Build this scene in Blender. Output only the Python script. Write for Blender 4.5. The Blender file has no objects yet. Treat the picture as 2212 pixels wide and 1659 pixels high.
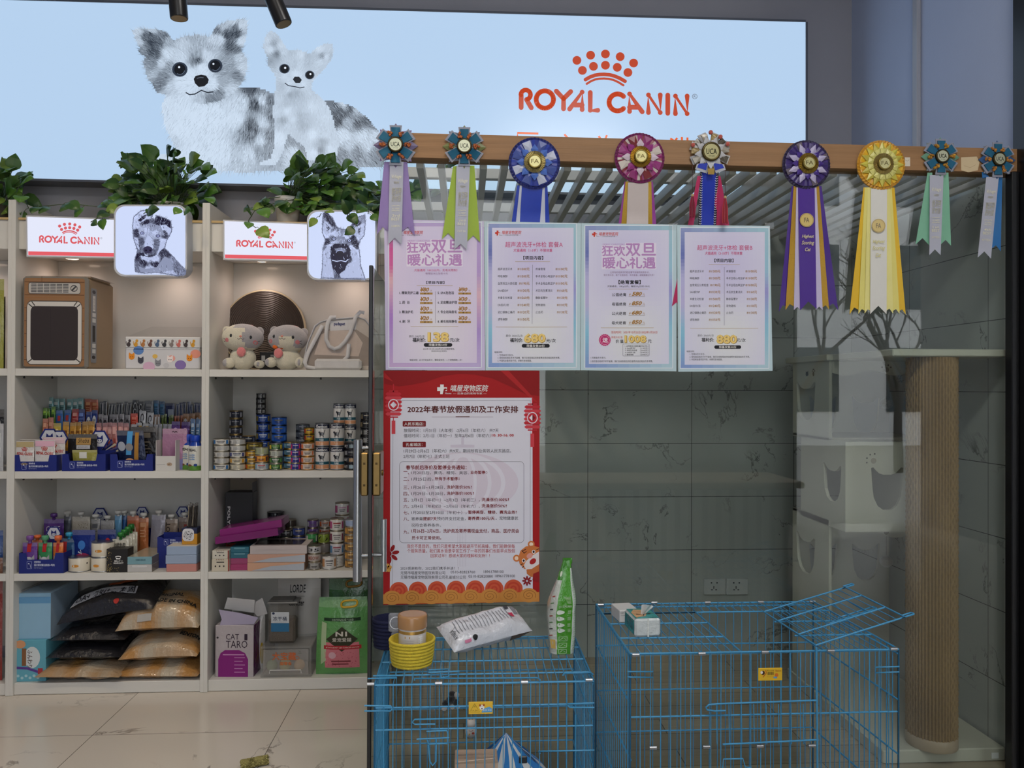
import bpy, math, random
from mathutils import Vector, Matrix, Euler, noise
R = random.Random(7)
SC = bpy.context.scene
PI = math.pi
# ---------------------------------------------------------------- camera
F = 1700.0; CX, CY = 1106.0, 829.5
CAM = Vector((0, 0, 1.53))
_yaw, _pitch, _roll = math.radians(-3.4), math.radians(0.29), -0.0036
CROT = (Matrix.Rotation(_yaw, 3, 'Z') @ Matrix.Rotation(PI / 2 + _pitch, 3, 'X') @ Matrix.Rotation(-_roll, 3, 'Z'))
cd = bpy.data.cameras.new('camera'); cam = bpy.data.objects.new('camera', cd)
SC.collection.objects.link(cam)
cam.matrix_world = Matrix.Translation(CAM) @ CROT.to_4x4()
cd.sensor_fit = 'HORIZONTAL'; cd.sensor_width = 36; cd.lens = 36 * F / 2212
cd.clip_start = 0.05; cd.clip_end = 200
SC.camera = cam
SC.view_settings.view_transform = 'Standard'; SC.view_settings.look = 'None'
SC.view_settings.gamma = 1.0; SC.view_settings.exposure = 0.0; SC.view_settings.use_curve_mapping = False
SC.cycles.use_denoising = True
SC.cycles.max_bounces = 8; SC.cycles.diffuse_bounces = 3; SC.cycles.glossy_bounces = 3
SC.cycles.transparent_max_bounces = 20; SC.cycles.caustics_reflective = False; SC.cycles.caustics_refractive = False
SC.cycles.sample_clamp_indirect = 4.0
# ---------------------------------------------------------------- daylight through the open shop front (behind the camera)
W = bpy.data.worlds.new('daylight'); SC.world = W; W.use_nodes = True
WB = W.node_tree.nodes['Background']
WB.inputs[0].default_value = (0.86, 0.91, 1.0, 1); WB.inputs[1].default_value = 6.5

def lamp(name, kind, loc, power, color=(1, .86, .68), target=None, size=.05, angle=60, blend=.5, size_y=None):
    l = bpy.data.lights.new(name, kind); l.energy = power; l.color = color
    if kind == 'AREA':
        l.size = size
        if size_y: l.shape = 'RECTANGLE'; l.size_y = size_y
    else: l.shadow_soft_size = size
    if kind == 'SPOT': l.spot_size = math.radians(angle); l.spot_blend = blend
    o = bpy.data.objects.new(name, l); SC.collection.objects.link(o); o.location = loc
    if target is not None:
        o.rotation_euler = (Vector(target) - Vector(loc)).to_track_quat('-Z', 'Y').to_euler()
    return o
for _n, _x0, _x1 in (('shopfront_portal', -1.3, .9), ('shopfront_portal', 3.75, 5.2)):
    _l = bpy.data.lights.new(_n, 'AREA'); _l.shape = 'RECTANGLE'; _l.size = _x1 - _x0; _l.size_y = 3.95; _l.cycles.is_portal = True
    _o = bpy.data.objects.new(_n, _l); SC.collection.objects.link(_o); _o.location = ((_x0 + _x1) / 2, -2.6, 1.975); _o.rotation_euler = (PI / 2, 0, 0)
# ceiling track spots of the shop, warm
for _x, _p in ((-2.75, 30), (-1.75, 34), (-1.05, 34), (-.55, 26)):
    lamp('track_spot_light', 'SPOT', (_x, 2.5, 3.72), _p, (1, .82, .60), (_x - .05, 4.0, .7), .025, 75, .7)
# added area fills under the ceiling, not lamps known in the shop
lamp('added_ceiling_fill', 'AREA', (1.0, .9, 3.94), 62, (1, .97, .94), (1.0, 1.2, 0), 1.2, size_y=.6)
lamp('added_ceiling_fill', 'AREA', (-1.4, .9, 3.94), 16, (1, .96, .92), (-1.4, 1.2, 0), 1.2, size_y=.6)

# ---------------------------------------------------------------- pixel rays
def ray(u, v): return CROT @ Vector(((u - CX) / F, -(v - CY) / F, -1.0))
def at(u, v, Y):
    d = ray(u, v); return CAM + d * (Y / d.y)
def atZ(u, v, Z):
    d = ray(u, v); return CAM + d * ((Z - CAM.z) / d.z)
def atX(u, v, X):
    d = ray(u, v); return CAM + d * (X / d.x)

def lin(c):
    c = c / 255.0
    return c / 12.92 if c <= .04045 else ((c + .055) / 1.055) ** 2.4
def C(r, g=None, b=None):
    if g is None:
        if isinstance(r, str):
            r = r.lstrip('#'); r, g, b = int(r[0:2], 16), int(r[2:4], 16), int(r[4:6], 16)
        else: g = b = r
    return (lin(r), lin(g), lin(b))
def mixc(a, b, t): return tuple(a[i] + (b[i] - a[i]) * t for i in range(3))
WHITE = C(232, 232, 230); BLACK = C(22, 22, 24); GOLD = C(196, 152, 62); NAVY = C(16, 28, 92)

# ---------------------------------------------------------------- materials
MATS = {}
def nodes_of(m):
    m.use_nodes = True; nt = m.node_tree
    return nt, nt.nodes['Principled BSDF']
def base_mat(name, rough=.5, metal=0., spec=.5, bump=0., bscale=60., sheen=0., var=.06, vscale=9., coat=0., aniso=(1, 1, 1), alpha=1.0, trans=0.):
    """surface whose own colour is the face colour 'Col', with slight wear variation"""
    m = bpy.data.materials.new(name); nt, b = nodes_of(m); N = nt.nodes; Lk = nt.links.new
    a = N.new('ShaderNodeVertexColor'); a.layer_name = 'Col'
    tc = N.new('ShaderNodeTexCoord')
    mp = N.new('ShaderNodeMapping'); mp.inputs['Scale'].default_value = aniso; Lk(tc.outputs['Object'], mp.inputs[0])
    n = N.new('ShaderNodeTexNoise'); n.inputs['Scale'].default_value = vscale; n.inputs['Detail'].default_value = 3; Lk(mp.outputs[0], n.inputs['Vector'])
    r = N.new('ShaderNodeMapRange'); r.inputs[3].default_value = 1 - var; r.inputs[4].default_value = 1 + var; Lk(n.outputs[0], r.inputs[0])
    mx = N.new('ShaderNodeVectorMath'); mx.operation = 'SCALE'; Lk(a.outputs[0], mx.inputs[0]); Lk(r.outputs[0], mx.inputs['Scale'])
    Lk(mx.outputs[0], b.inputs['Base Color'])
    b.inputs['Roughness'].default_value = rough; b.inputs['Metallic'].default_value = metal
    b.inputs['Specular IOR Level'].default_value = spec
    if sheen: b.inputs['Sheen Weight'].default_value = sheen
    if coat: b.inputs['Coat Weight'].default_value = coat; b.inputs['Coat Roughness'].default_value = .08
    if alpha < 1: b.inputs['Alpha'].default_value = alpha
    if trans: b.inputs['Transmission Weight'].default_value = trans
    if bump:
        n2 = N.new('ShaderNodeTexNoise'); n2.inputs['Scale'].default_value = bscale; n2.inputs['Detail'].default_value = 4; Lk(mp.outputs[0], n2.inputs['Vector'])
        bp = N.new('ShaderNodeBump'); bp.inputs['Strength'].default_value = bump; bp.inputs['Distance'].default_value = .01
        Lk(n2.outputs[0], bp.inputs['Height']); Lk(bp.outputs[0], b.inputs['Normal'])
    MATS[name] = m; return m
base_mat('paper', .65, spec=.3, var=.02)
base_mat('card', .45, var=.03)
base_mat('gloss', .22, var=.02, coat=.2)
base_mat('laminate', .38, var=.015, vscale=3, spec=.4)
base_mat('panelgloss', .12, var=.015, vscale=3, spec=.5)
base_mat('metal', .32, 1.0, var=.08)
base_mat('goldmetal', .28, .85, var=.1, bump=.05, bscale=300)
base_mat('fabric', .9, var=.10, vscale=30, bump=.25, bscale=500, sheen=.2)
base_mat('plush', .95, var=.10, vscale=60, bump=.7, bscale=260, sheen=.5)
base_mat('satin', .35, var=.05, vscale=14, sheen=.3, bump=.1, bscale=25)
base_mat('foil', .26, .15, var=.06, bump=.5, bscale=38)
base_mat('film', .18, var=.1, bump=.7, bscale=42, coat=.3)
base_mat('glitter', .3, .5, var=.55, vscale=900, bump=.4, bscale=900)
base_mat('plaster', .85, var=.05, vscale=2.2, bump=.05, bscale=120, spec=.2)
base_mat('wire', .35, var=.10, vscale=12, spec=.5)
base_mat('rope', .9, var=.18, vscale=90, bump=.6, bscale=400)
base_mat('plastic', .3, var=.03, spec=.5)
base_mat('leaf', .33, var=.22, vscale=24, bump=.15, bscale=60, spec=.45)
base_mat('frosted', .25, var=.02, alpha=.26)
base_mat('clearplastic', .1, var=.02, alpha=.22)
base_mat('timber', .6, var=.28, vscale=7, bump=.15, bscale=14, aniso=(.35, 6, 9))

def emis_mat(name, strength):
    m = bpy.data.materials.new(name); m.use_nodes = True; nt = m.node_tree; nt.nodes.clear()
    a = nt.nodes.new('ShaderNodeVertexColor'); a.layer_name = 'Col'
    e = nt.nodes.new('ShaderNodeEmission'); e.inputs[1].default_value = strength
    g = nt.nodes.new('ShaderNodeBsdfGlossy'); g.inputs['Roughness'].default_value = .25; g.inputs['Color'].default_value = (.05, .05, .05, 1)
    ad = nt.nodes.new('ShaderNodeAddShader')
    o = nt.nodes.new('ShaderNodeOutputMaterial')
    nt.links.new(a.outputs[0], e.inputs[0]); nt.links.new(e.outputs[0], ad.inputs[0]); nt.links.new(g.outputs[0], ad.inputs[1]); nt.links.new(ad.outputs[0], o.inputs[0])
    MATS[name] = m; return m
emis_mat('backlit', 1.0)
emis_mat('lampglow', 6.0)

def glass_mat(name, tint, ior=1.45, rough=.0):
    m = bpy.data.materials.new(name); m.use_nodes = True; nt = m.node_tree; nt.nodes.clear(); N = nt.nodes; L = nt.links.new
    g = N.new('ShaderNodeNewGeometry')
    mr = N.new('ShaderNodeMapRange'); mr.inputs[3].default_value = ior; mr.inputs[4].default_value = 1 / ior; L(g.outputs['Backfacing'], mr.inputs[0])
    fr = N.new('ShaderNodeFresnel'); L(mr.outputs[0], fr.inputs['IOR'])
    t = N.new('ShaderNodeBsdfTransparent'); t.inputs[0].default_value = (*tint, 1)
    gl = N.new('ShaderNodeBsdfGlossy'); gl.inputs['Roughness'].default_value = rough
    mx = N.new('ShaderNodeMixShader'); L(fr.outputs[0], mx.inputs[0]); L(t.outputs[0], mx.inputs[1]); L(gl.outputs[0], mx.inputs[2])
    o = N.new('ShaderNodeOutputMaterial'); L(mx.outputs[0], o.inputs[0])
    MATS[name] = m; return m
glass_mat('glass', (.93, .96, .945)); glass_mat('wrapfilm', (.95, .95, .95), 1.5, .12)

def marble_tile(name, base, vein, grout, sx, sy, ox, oy, axes, gw=.003, rough=.12, vs=1.0, veinw=.018):
    """stone-look tiles of sx by sy metres: grout lines and thin branching veins; axes = which two object axes"""
    m = bpy.data.materials.new(name); nt, b = nodes_of(m); N = nt.nodes; L = nt.links.new
    tc = N.new('ShaderNodeTexCoord'); sp = N.new('ShaderNodeSeparateXYZ'); L(tc.outputs['Object'], sp.inputs[0])
    def math_(op, a, bb=None):
        x = N.new('ShaderNodeMath'); x.operation = op
        for i, q in enumerate((a, bb)):
            if q is None: continue
            if isinstance(q, (int, float)): x.inputs[i].default_value = q
            else: L(q, x.inputs[i])
        return x.outputs[0]
    gl = None
    for ax, s, o in ((axes[0], sx, ox), (axes[1], sy, oy)):
        t = math_('DIVIDE', math_('ADD', sp.outputs[ax], -o), s)
        fr = math_('ABSOLUTE', math_('SUBTRACT', math_('FRACT', t), .5))
        lt = math_('GREATER_THAN', fr, .5 - gw / s / 2)
        gl = lt if gl is None else math_('MAXIMUM', gl, lt)
        if ax == axes[0]: ta = math_('FLOOR', t)
        else: tb = math_('FLOOR', t)
    sh = math_('ADD', math_('MULTIPLY', ta, 3.71), math_('MULTIPLY', tb, 1.93))
    cb = N.new('ShaderNodeCombineXYZ'); L(sh, cb.inputs[0]); L(sh, cb.inputs[1]); L(sh, cb.inputs[2])
    ad = N.new('ShaderNodeVectorMath'); ad.operation = 'ADD'; L(tc.outputs['Object'], ad.inputs[0]); L(cb.outputs[0], ad.inputs[1])
    n = N.new('ShaderNodeTexNoise'); n.inputs['Scale'].default_value = 1.7 * vs; n.inputs['Detail'].default_value = 7; n.inputs['Roughness'].default_value = .6; n.inputs['Distortion'].default_value = .6
    L(ad.outputs[0], n.inputs['Vector'])
    d = math_('ABSOLUTE', math_('SUBTRACT', n.outputs[0], .5))
    vm = N.new('ShaderNodeMapRange'); vm.inputs[1].default_value = 0; vm.inputs[2].default_value = veinw; vm.inputs[3].default_value = 1; vm.inputs[4].default_value = 0; L(d, vm.inputs[0])
    n2 = N.new('ShaderNodeTexNoise'); n2.inputs['Scale'].default_value = 2.3 * vs; n2.inputs['Detail'].default_value = 2; L(ad.outputs[0], n2.inputs['Vector'])
    mk = N.new('ShaderNodeMapRange'); mk.inputs[1].default_value = .5; mk.inputs[2].default_value = .62; L(n2.outputs[0], mk.inputs[0])
    vf = math_('MULTIPLY', vm.outputs[0], mk.outputs[0])
    m1 = N.new('ShaderNodeMix'); m1.data_type = 'RGBA'; L(vf, m1.inputs[0]); m1.inputs[6].default_value = (*base, 1); m1.inputs[7].default_value = (*vein, 1)
    m2 = N.new('ShaderNodeMix'); m2.data_type = 'RGBA'; L(gl, m2.inputs[0]); L(m1.outputs[2], m2.inputs[6]); m2.inputs[7].default_value = (*grout, 1)
    L(m2.outputs[2], b.inputs['Base Color']); b.inputs['Roughness'].default_value = rough
    MATS[name] = m; return m
def plank_floor(name):
    m = bpy.data.materials.new(name); nt, b = nodes_of(m); N = nt.nodes; L = nt.links.new
    tc = N.new('ShaderNodeTexCoord')
    br = N.new('ShaderNodeTexBrick'); br.offset = .37; br.inputs['Color1'].default_value = (*C(184, 166, 140), 1); br.inputs['Color2'].default_value = (*C(156, 140, 118), 1)
    br.inputs['Mortar'].default_value = (*C(60, 54, 47), 1); br.inputs['Scale'].default_value = 1; br.inputs['Mortar Size'].default_value = .002
    br.inputs['Brick Width'].default_value = .9; br.inputs['Row Height'].default_value = .15; L(tc.outputs['Object'], br.inputs['Vector'])
    mp = N.new('ShaderNodeMapping'); mp.inputs['Scale'].default_value = (1.5, 26, 1); L(tc.outputs['Object'], mp.inputs[0])
    n = N.new('ShaderNodeTexNoise'); n.inputs['Scale'].default_value = 2; n.inputs['Detail'].default_value = 6; L(mp.outputs[0], n.inputs['Vector'])
    r = N.new('ShaderNodeMapRange'); r.inputs[3].default_value = .7; r.inputs[4].default_value = 1.2; L(n.outputs[0], r.inputs[0])
    mx = N.new('ShaderNodeVectorMath'); mx.operation = 'SCALE'; L(br.outputs[0], mx.inputs[0]); L(r.outputs[0], mx.inputs['Scale'])
    L(mx.outputs[0], b.inputs['Base Color']); b.inputs['Roughness'].default_value = .3
    MATS[name] = m
plank_floor('plank_floor')

# ---------------------------------------------------------------- text shapes
FONTS = {}
def glyphs(s, bold=0., shear=0., res=2):
    key = (s, bold, shear, res)
    if key in FONTS: return FONTS[key]
    cu = bpy.data.curves.new('t', 'FONT'); cu.body = s; cu.size = 1; cu.offset = bold; cu.shear = shear
    cu.resolution_u = res; cu.fill_mode = 'FRONT'
    o = bpy.data.objects.new('t', cu)
    me = o.to_mesh()
    vs = [(v.co.x, v.co.y) for v in me.vertices]; fs = [tuple(p.vertices) for p in me.polygons]
    o.to_mesh_clear()
    bpy.data.objects.remove(o); bpy.data.curves.remove(cu)
    FONTS[key] = (vs, fs); return FONTS[key]

# ---------------------------------------------------------------- mesh builder
OFF = {}
class MB:
    def __init__(s, M=None): s.v = []; s.f = []; s.c = []; s.s = []; s.M = M; s.curved = False
    def add(s, vs, fs, col, smooth=False):
        b = len(s.v)
        if s.M is not None: vs = [s.M @ Vector(p) for p in vs]
        s.v += [tuple(p) for p in vs]
        multi = isinstance(col, list)
        for i, f in enumerate(fs):
            s.f.append(tuple(b + k for k in f)); s.c.append(col[i] if multi else col); s.s.append(smooth)
        return b
    def poly(s, pts, col): s.add(pts, [tuple(range(len(pts)))], col)
    def box(s, x0, x1, y0, y1, z0, z1, col, bev=0.):
        if bev <= 0:
            v = [(x, y, z) for z in (z0, z1) for y in (y0, y1) for x in (x0, x1)]
            s.add(v, [(0, 2, 3, 1), (4, 5, 7, 6), (0, 1, 5, 4), (2, 6, 7, 3), (0, 4, 6, 2), (1, 3, 7, 5)], col); return
        # rounded vertical/horizontal edges: 24 vertex chamfer box
        b = min(bev, (x1 - x0) / 2.01, (y1 - y0) / 2.01, (z1 - z0) / 2.01)
        v = []; idx = {}
        for sx in (0, 1):
            for sy in (0, 1):
                for sz in (0, 1):
                    X, Y, Z = (x0, x1)[sx], (y0, y1)[sy], (z0, z1)[sz]
                    dx, dy, dz = (b, -b)[sx], (b, -b)[sy], (b, -b)[sz]
                    for k, p in enumerate(((X, Y + dy, Z + dz), (X + dx, Y, Z + dz), (X + dx, Y + dy, Z))):
                        idx[(sx, sy, sz, k)] = len(v); v.append(p)
        fs = []
        q = lambda *a: fs.append(tuple(idx[t] for t in a))
        q((0, 0, 0, 0), (0, 0, 1, 0), (0, 1, 1, 0), (0, 1, 0, 0)); q((1, 0, 0, 0), (1, 1, 0, 0), (1, 1, 1, 0), (1, 0, 1, 0))
        q((0, 0, 0, 1), (1, 0, 0, 1), (1, 0, 1, 1), (0, 0, 1, 1)); q((0, 1, 0, 1), (0, 1, 1, 1), (1, 1, 1, 1), (1, 1, 0, 1))
        q((0, 0, 0, 2), (0, 1, 0, 2), (1, 1, 0, 2), (1, 0, 0, 2)); q((0, 0, 1, 2), (1, 0, 1, 2), (1, 1, 1, 2), (0, 1, 1, 2))
        for a in (0, 1):
            for c in (0, 1):
                q((a, c, 0, 0), (a, c, 0, 1), (a, c, 1, 1), (a, c, 1, 0))
                q((a, 0, c, 0), (a, 1, c, 0), (a, 1, c, 2), (a, 0, c, 2))
                q((0, a, c, 1), (0, a, c, 2), (1, a, c, 2), (1, a, c, 1))
                for d in (0, 1): fs.append((idx[(a, c, d, 0)], idx[(a, c, d, 1)], idx[(a, c, d, 2)]))
        s.add(v, fs, col)
    def tube(s, pts, r, col, n=6, closed=False, caps=True):
        pts = [Vector(p) for p in pts]; m = len(pts); vs = []; fs = []
        up = None
        rr = r if isinstance(r, (list, tuple)) else [r] * m
        for i, p in enumerate(pts):
            a = pts[(i - 1) % m] if (closed or i > 0) else p
            b = pts[(i + 1) % m] if (closed or i < m - 1) else p
            t = (b - a)
            if t.length < 1e-9: t = Vector((0, 0, 1))
            t.normalize()
            if up is None: up = Vector((0, 0, 1)) if abs(t.z) < .9 else Vector((1, 0, 0))
            e = (up - t * up.dot(t))
            if e.length < 1e-6: e = t.orthogonal()
            e.normalize(); g = t.cross(e); up = e
            for k in range(n):
                an = 2 * PI * k / n; vs.append(p + (e * math.cos(an) + g * math.sin(an)) * rr[i])
        for i in range(m if closed else m - 1):
            j = (i + 1) % m
            for k in range(n):
                k2 = (k + 1) % n; fs.append((i * n + k, i * n + k2, j * n + k2, j * n + k))
        s.add(vs, fs, col, True)
        if caps and not closed:
            s.add(vs[:n], [tuple(range(n - 1, -1, -1))], col); s.add(vs[-n:], [tuple(range(n))], col)
    def lathe(s, prof, c, col, n=24, squash=1., smooth=True, axis='Z'):
        """prof: [(r, h)] bottom to top; col one colour or one per ring gap"""
        vs = []; fs = []; cs = []
        for r, h in prof:
            for k in range(n):
                a = 2 * PI * k / n; x, y = r * math.cos(a), r * math.sin(a) * squash
                vs.append((c[0] + x, c[1] + y, c[2] + h) if axis == 'Z' else ((c[0] + x, c[1] - h, c[2] + y) if axis == 'Y' else (c[0] + h, c[1] + x, c[2] + y)))
        for i in range(len(prof) - 1):
            for k in range(n):
                k2 = (k + 1) % n; fs.append((i * n + k, i * n + k2, (i + 1) * n + k2, (i + 1) * n + k))
                cs.append(col[i] if isinstance(col, list) else col)
        s.add(vs, fs, cs, smooth)
        for ri, rev in ((0, True), (len(prof) - 1, False)):
            if prof[ri][0] > 1e-6:
                ring = vs[ri * n:(ri + 1) * n]; f = tuple(range(n))
                s.add(ring, [f[::-1] if rev else f], cs[0] if ri == 0 else cs[-1])
    def grid(s, P, nu, nv, col, smooth=True, closed=False):
        """P(a,b) for a,b in 0..1 ; col colour or function(a,b)"""
        vs = [P(i / nu, j / nv) for j in range(nv + 1) for i in range(nu + 1)]; fs = []; cs = []
        for j in range(nv):
            for i in range(nu):
                k = j * (nu + 1) + i; fs.append((k, k + 1, k + nu + 2, k + nu + 1))
                cs.append(col((i + .5) / nu, (j + .5) / nv) if callable(col) else col)
        s.add(vs, fs, cs, smooth)
    def ball(s, c, r, col, n=14, m=9, smooth=True):
        rx, ry, rz = r if isinstance(r, (tuple, list)) else (r, r, r)
        s.grid(lambda a, b: (c[0] + rx * math.sin(PI * b) * math.cos(2 * PI * a), c[1] + ry * math.sin(PI * b) * math.sin(2 * PI * a), c[2] - rz * math.cos(PI * b)), n, m, col, smooth)
    def build(s, name, mat, parent=None, flat=False):
        off = OFF.get(parent.name, Vector((0, 0, 0))) if parent is not None else Vector((0, 0, 0))
        me = bpy.data.meshes.new(name)
        me.from_pydata([(p[0] - off.x, p[1] - off.y, p[2] - off.z) for p in s.v], [], s.f)
        ca = me.color_attributes.new('Col', 'FLOAT_COLOR', 'CORNER')
        buf = []
        for f, c in zip(s.f, s.c): buf += [c[0], c[1], c[2], 1.0] * len(f)
        ca.data.foreach_set('color', buf)
        me.polygons.foreach_set('use_smooth', s.s)
        me.materials.append(MATS[mat] if isinstance(mat, str) else mat)
        me.update()
        o = bpy.data.objects.new(name, me); SC.collection.objects.link(o)
        if parent is not None: o.parent = parent
        OFF[o.name] = off.copy()
        return o
    # ---- print on a flat face. frame = function (a, b, lift) -> 3D point, a/b in print units (b downwards)
    def art(s, fr, pts, col, lift=1):
        if not s.curved: s.poly([fr(p[0], p[1], lift) for p in pts], col); return
        n = len(pts); cx, cy = sum(p[0] for p in pts) / n, sum(p[1] for p in pts) / n; E = []
        k = max(1, 20 // n)
        for i in range(n):
            a, b = pts[i], pts[(i + 1) % n]; E += [(a[0] + (b[0] - a[0]) * j / k, a[1] + (b[1] - a[1]) * j / k) for j in range(k)]
        q = len(E); vs = [fr(cx, cy, lift)]; fs = []
        for r in range(1, 5): vs += [fr(cx + (p[0] - cx) * r / 4, cy + (p[1] - cy) * r / 4, lift) for p in E]
        for i in range(q):
            j = (i + 1) % q; fs.append((0, 1 + i, 1 + j)); fs += [(1 + r * q + i, 1 + (r + 1) * q + i, 1 + (r + 1) * q + j, 1 + r * q + j) for r in range(3)]
        s.add(vs, fs, col)
    def ell(s, fr, cx, cy, rx, ry, col, lift=1, n=20, rot=0., a0=0., a1=2 * PI):
        c, sn = math.cos(rot), math.sin(rot); P = []
        full = abs(a1 - a0 - 2 * PI) < 1e-6
        for k in range(n if full else n + 1):
            a = a0 + (a1 - a0) * k / n; x, y = rx * math.cos(a), ry * math.sin(a); P.append((cx + x * c - y * sn, cy + x * sn + y * c))
        s.art(fr, P, col, lift)
    def ring(s, fr, cx, cy, rx, ry, w, col, lift=1, n=28, a0=0., a1=2 * PI):
        vs = []; fs = []
        for k in range(n + 1):
            a = a0 + (a1 - a0) * k / n
            vs += [fr(cx + rx * math.cos(a), cy + ry * math.sin(a), lift), fr(cx + (rx - w) * math.cos(a), cy + (ry - w) * math.sin(a), lift)]
        for k in range(n): fs.append((2 * k, 2 * k + 2, 2 * k + 3, 2 * k + 1))
        s.add(vs, fs, col)
    def line(s, fr, pts, w, col, lift=1, w1=None):
        n = len(pts); vs = []; fs = []
        for i, p in enumerate(pts):
            a = pts[max(i - 1, 0)]; b = pts[min(i + 1, n - 1)]; dx, dy = b[0] - a[0], b[1] - a[1]; l = math.hypot(dx, dy) or 1
            ww = (w if w1 is None else w + (w1 - w) * i / max(n - 1, 1)) / 2
            vs += [fr(p[0] - dy / l * ww, p[1] + dx / l * ww, lift), fr(p[0] + dy / l * ww, p[1] - dx / l * ww, lift)]
        for i in range(n - 1): fs.append((2 * i, 2 * i + 2, 2 * i + 3, 2 * i + 1))
        s.add(vs, fs, col)
    def rect(s, fr, a0, b0, a1, b1, col, lift=1, rad=0.):
        if rad <= 0: s.art(fr, [(a0, b0), (a1, b0), (a1, b1), (a0, b1)], col, lift); return
        P = []
        for cx, cy, st in ((a1 - rad, b0 + rad, -PI / 2), (a1 - rad, b1 - rad, 0), (a0 + rad, b1 - rad, PI / 2), (a0 + rad, b0 + rad, PI)):
            for k in range(6): t = st + PI / 2 * k / 5; P.append((cx + rad * math.cos(t), cy + rad * math.sin(t)))
        s.art(fr, P, col, lift)
    def frame_line(s, fr, a0, b0, a1, b1, w, col, lift=1, rad=0.):
        P = []
        rad = max(rad, .001)
        for cx, cy, st in ((a1 - rad, b0 + rad, -PI / 2), (a1 - rad, b1 - rad, 0), (a0 + rad, b1 - rad, PI / 2), (a0 + rad, b0 + rad, PI)):
            for k in range(5): t = st + PI / 2 * k / 4; P.append((cx + rad * math.cos(t), cy + rad * math.sin(t)))
        P.append(P[0]); s.line(fr, P, w, col, lift)
    def text(s, fr, t, a0, b0, a1, b1, col, lift=1.6, bold=0., shear=0., rot=0, keep=False, res=2):
        """fit the string's ink into the box a0..a1, b0 (top)..b1 (bottom) of the print frame"""
        if any(ord(ch) > 0x2fff for ch in t) and bold > 0:
            d = (bold - .003) * (abs(b1 - b0) if rot not in (90, -90) else abs(a1 - a0)) * .9
            for k, (p, q) in enumerate(((-d, 0), (d, 0), (0, d), (0, -d)) if bold > .009 else ((0, 0),)): s.text(fr, t, a0 + p, b0 + q, a1 + p, b1 + q, col, lift + k * .03, 0., shear, rot, keep, res)
            return
        vs, fs = glyphs(t, bold, shear, res)
        if not vs: return
        x0 = min(p[0] for p in vs); x1 = max(p[0] for p in vs); y0 = min(p[1] for p in vs); y1 = max(p[1] for p in vs)
        W_, H_ = (x1 - x0) or 1, (y1 - y0) or 1
        if rot in (90, -90): sx, sy = (b1 - b0) / W_, (a1 - a0) / H_
        else: sx, sy = (a1 - a0) / W_, (b1 - b0) / H_
        if keep: k = min(abs(sx), abs(sy)); sx = math.copysign(k, sx); sy = math.copysign(k, sy)
        out = []
        for x, y in vs:
            px, py = (x - (x0 + x1) / 2) * sx, (y - (y0 + y1) / 2) * sy
            if rot == 90: a, b = (a0 + a1) / 2 + py, (b0 + b1) / 2 + px      # reads downwards
            elif rot == -90: a, b = (a0 + a1) / 2 - py, (b0 + b1) / 2 - px   # reads upwards
            elif rot: 
                c_, s_ = math.cos(rot), math.sin(rot); a, b = (a0 + a1) / 2 + px * c_ + py * s_, (b0 + b1) / 2 - py * c_ + px * s_
            else: a, b = (a0 + a1) / 2 + px, (b0 + b1) / 2 - py
            out.append(fr(a, b, lift))
        s.add(out, fs, col)

EPS = .0004
def pix(Y):
    """print frame in photograph pixels on the upright plane Y; lift goes towards the room"""
    def fr(u, v, lift=0): return at(u, v, Y - lift * EPS)
    return fr
def local(o, ex, ey, ez, eps=EPS):
    """print frame: origin o, ex right, ey DOWN, ez out of the face"""
    o, ex, ey, ez = Vector(o), Vector(ex), Vector(ey), Vector(ez)
    def fr(a, b, lift=0): return o + ex * a + ey * b + ez * (lift * eps)
    return fr

def tag(o, label, cat, group=None):
    o['label'] = label; o['category'] = cat
    if group: o['group'] = group
    return o
def thing(name, label, cat, loc=(0, 0, 0), group=None):
    o = bpy.data.objects.new(name, None); SC.collection.objects.link(o); o.location = loc; o.empty_display_size = .05
    OFF[o.name] = Vector(loc); return tag(o, label, cat, group)
def struct(o): o['kind'] = 'structure'; return o
def kids(o): return list(o.children)
def dup(root, loc, label, rotz=0., group=None, scale=None):
    r = root.copy(); SC.collection.objects.link(r); r.location = loc; r.rotation_euler = (0, 0, rotz); r['label'] = label
    if group: r['group'] = group
    if scale: r.scale = scale
    for ch in kids(root):
        c = ch.copy(); SC.collection.objects.link(c); c.parent = r
        for g in kids(ch):
            d = g.copy(); SC.collection.objects.link(d); d.parent = c
    return r
# ================================================================ the room
YB, YS, YG = 4.45, 4.03, 3.05            # back wall, shelf fronts, glass partition
XR = atX(2205, 300, 1).x and 2.24        # right wall
XGL = -0.335                             # left end of the glass partition
_t = at(1270, 958, YB); _u = atZ(645, 1497, 0); _w = atZ(200, 1588, 0)
marble_tile('floor_marble', C(214, 205, 192), C(140, 130, 120), C(100, 92, 84), .80, .80, _u.x, _w.y, (0, 1), rough=.16, vs=1.0, veinw=.012)
marble_tile('wall_tile', C(178, 181, 176), C(104, 106, 104), C(66, 68, 68), .60, .305, _t.x, _t.z, (0, 2), rough=.16, vs=1.3, veinw=.009)
marble_tile('wall_tile_side', C(178, 181, 176), C(104, 106, 104), C(66, 68, 68), .60, .305, YB, _t.z, (1, 2), rough=.16, vs=1.3, veinw=.009)
ZC = 3.95
def slab(name, mat, col, *a):
    m = MB(); m.box(*a, col); return struct(m.build(name, mat))
m = MB(); m.box(-4.6, XGL, -2.6, YB, -.06, 0, WHITE); m.box(XGL, 5.2, -2.6, YG - .02, -.06, 0, WHITE); struct(m.build('floor', 'floor_marble'))
slab('floor', 'plank_floor', WHITE, XGL, XR, YG - .02, YB, -.06, 0.0)
slab('ceiling', 'plaster', C(200, 200, 204), -4.6, 5.2, -2.6, YB, ZC, ZC + .1)
PAINT = C(186, 197, 222)
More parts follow.
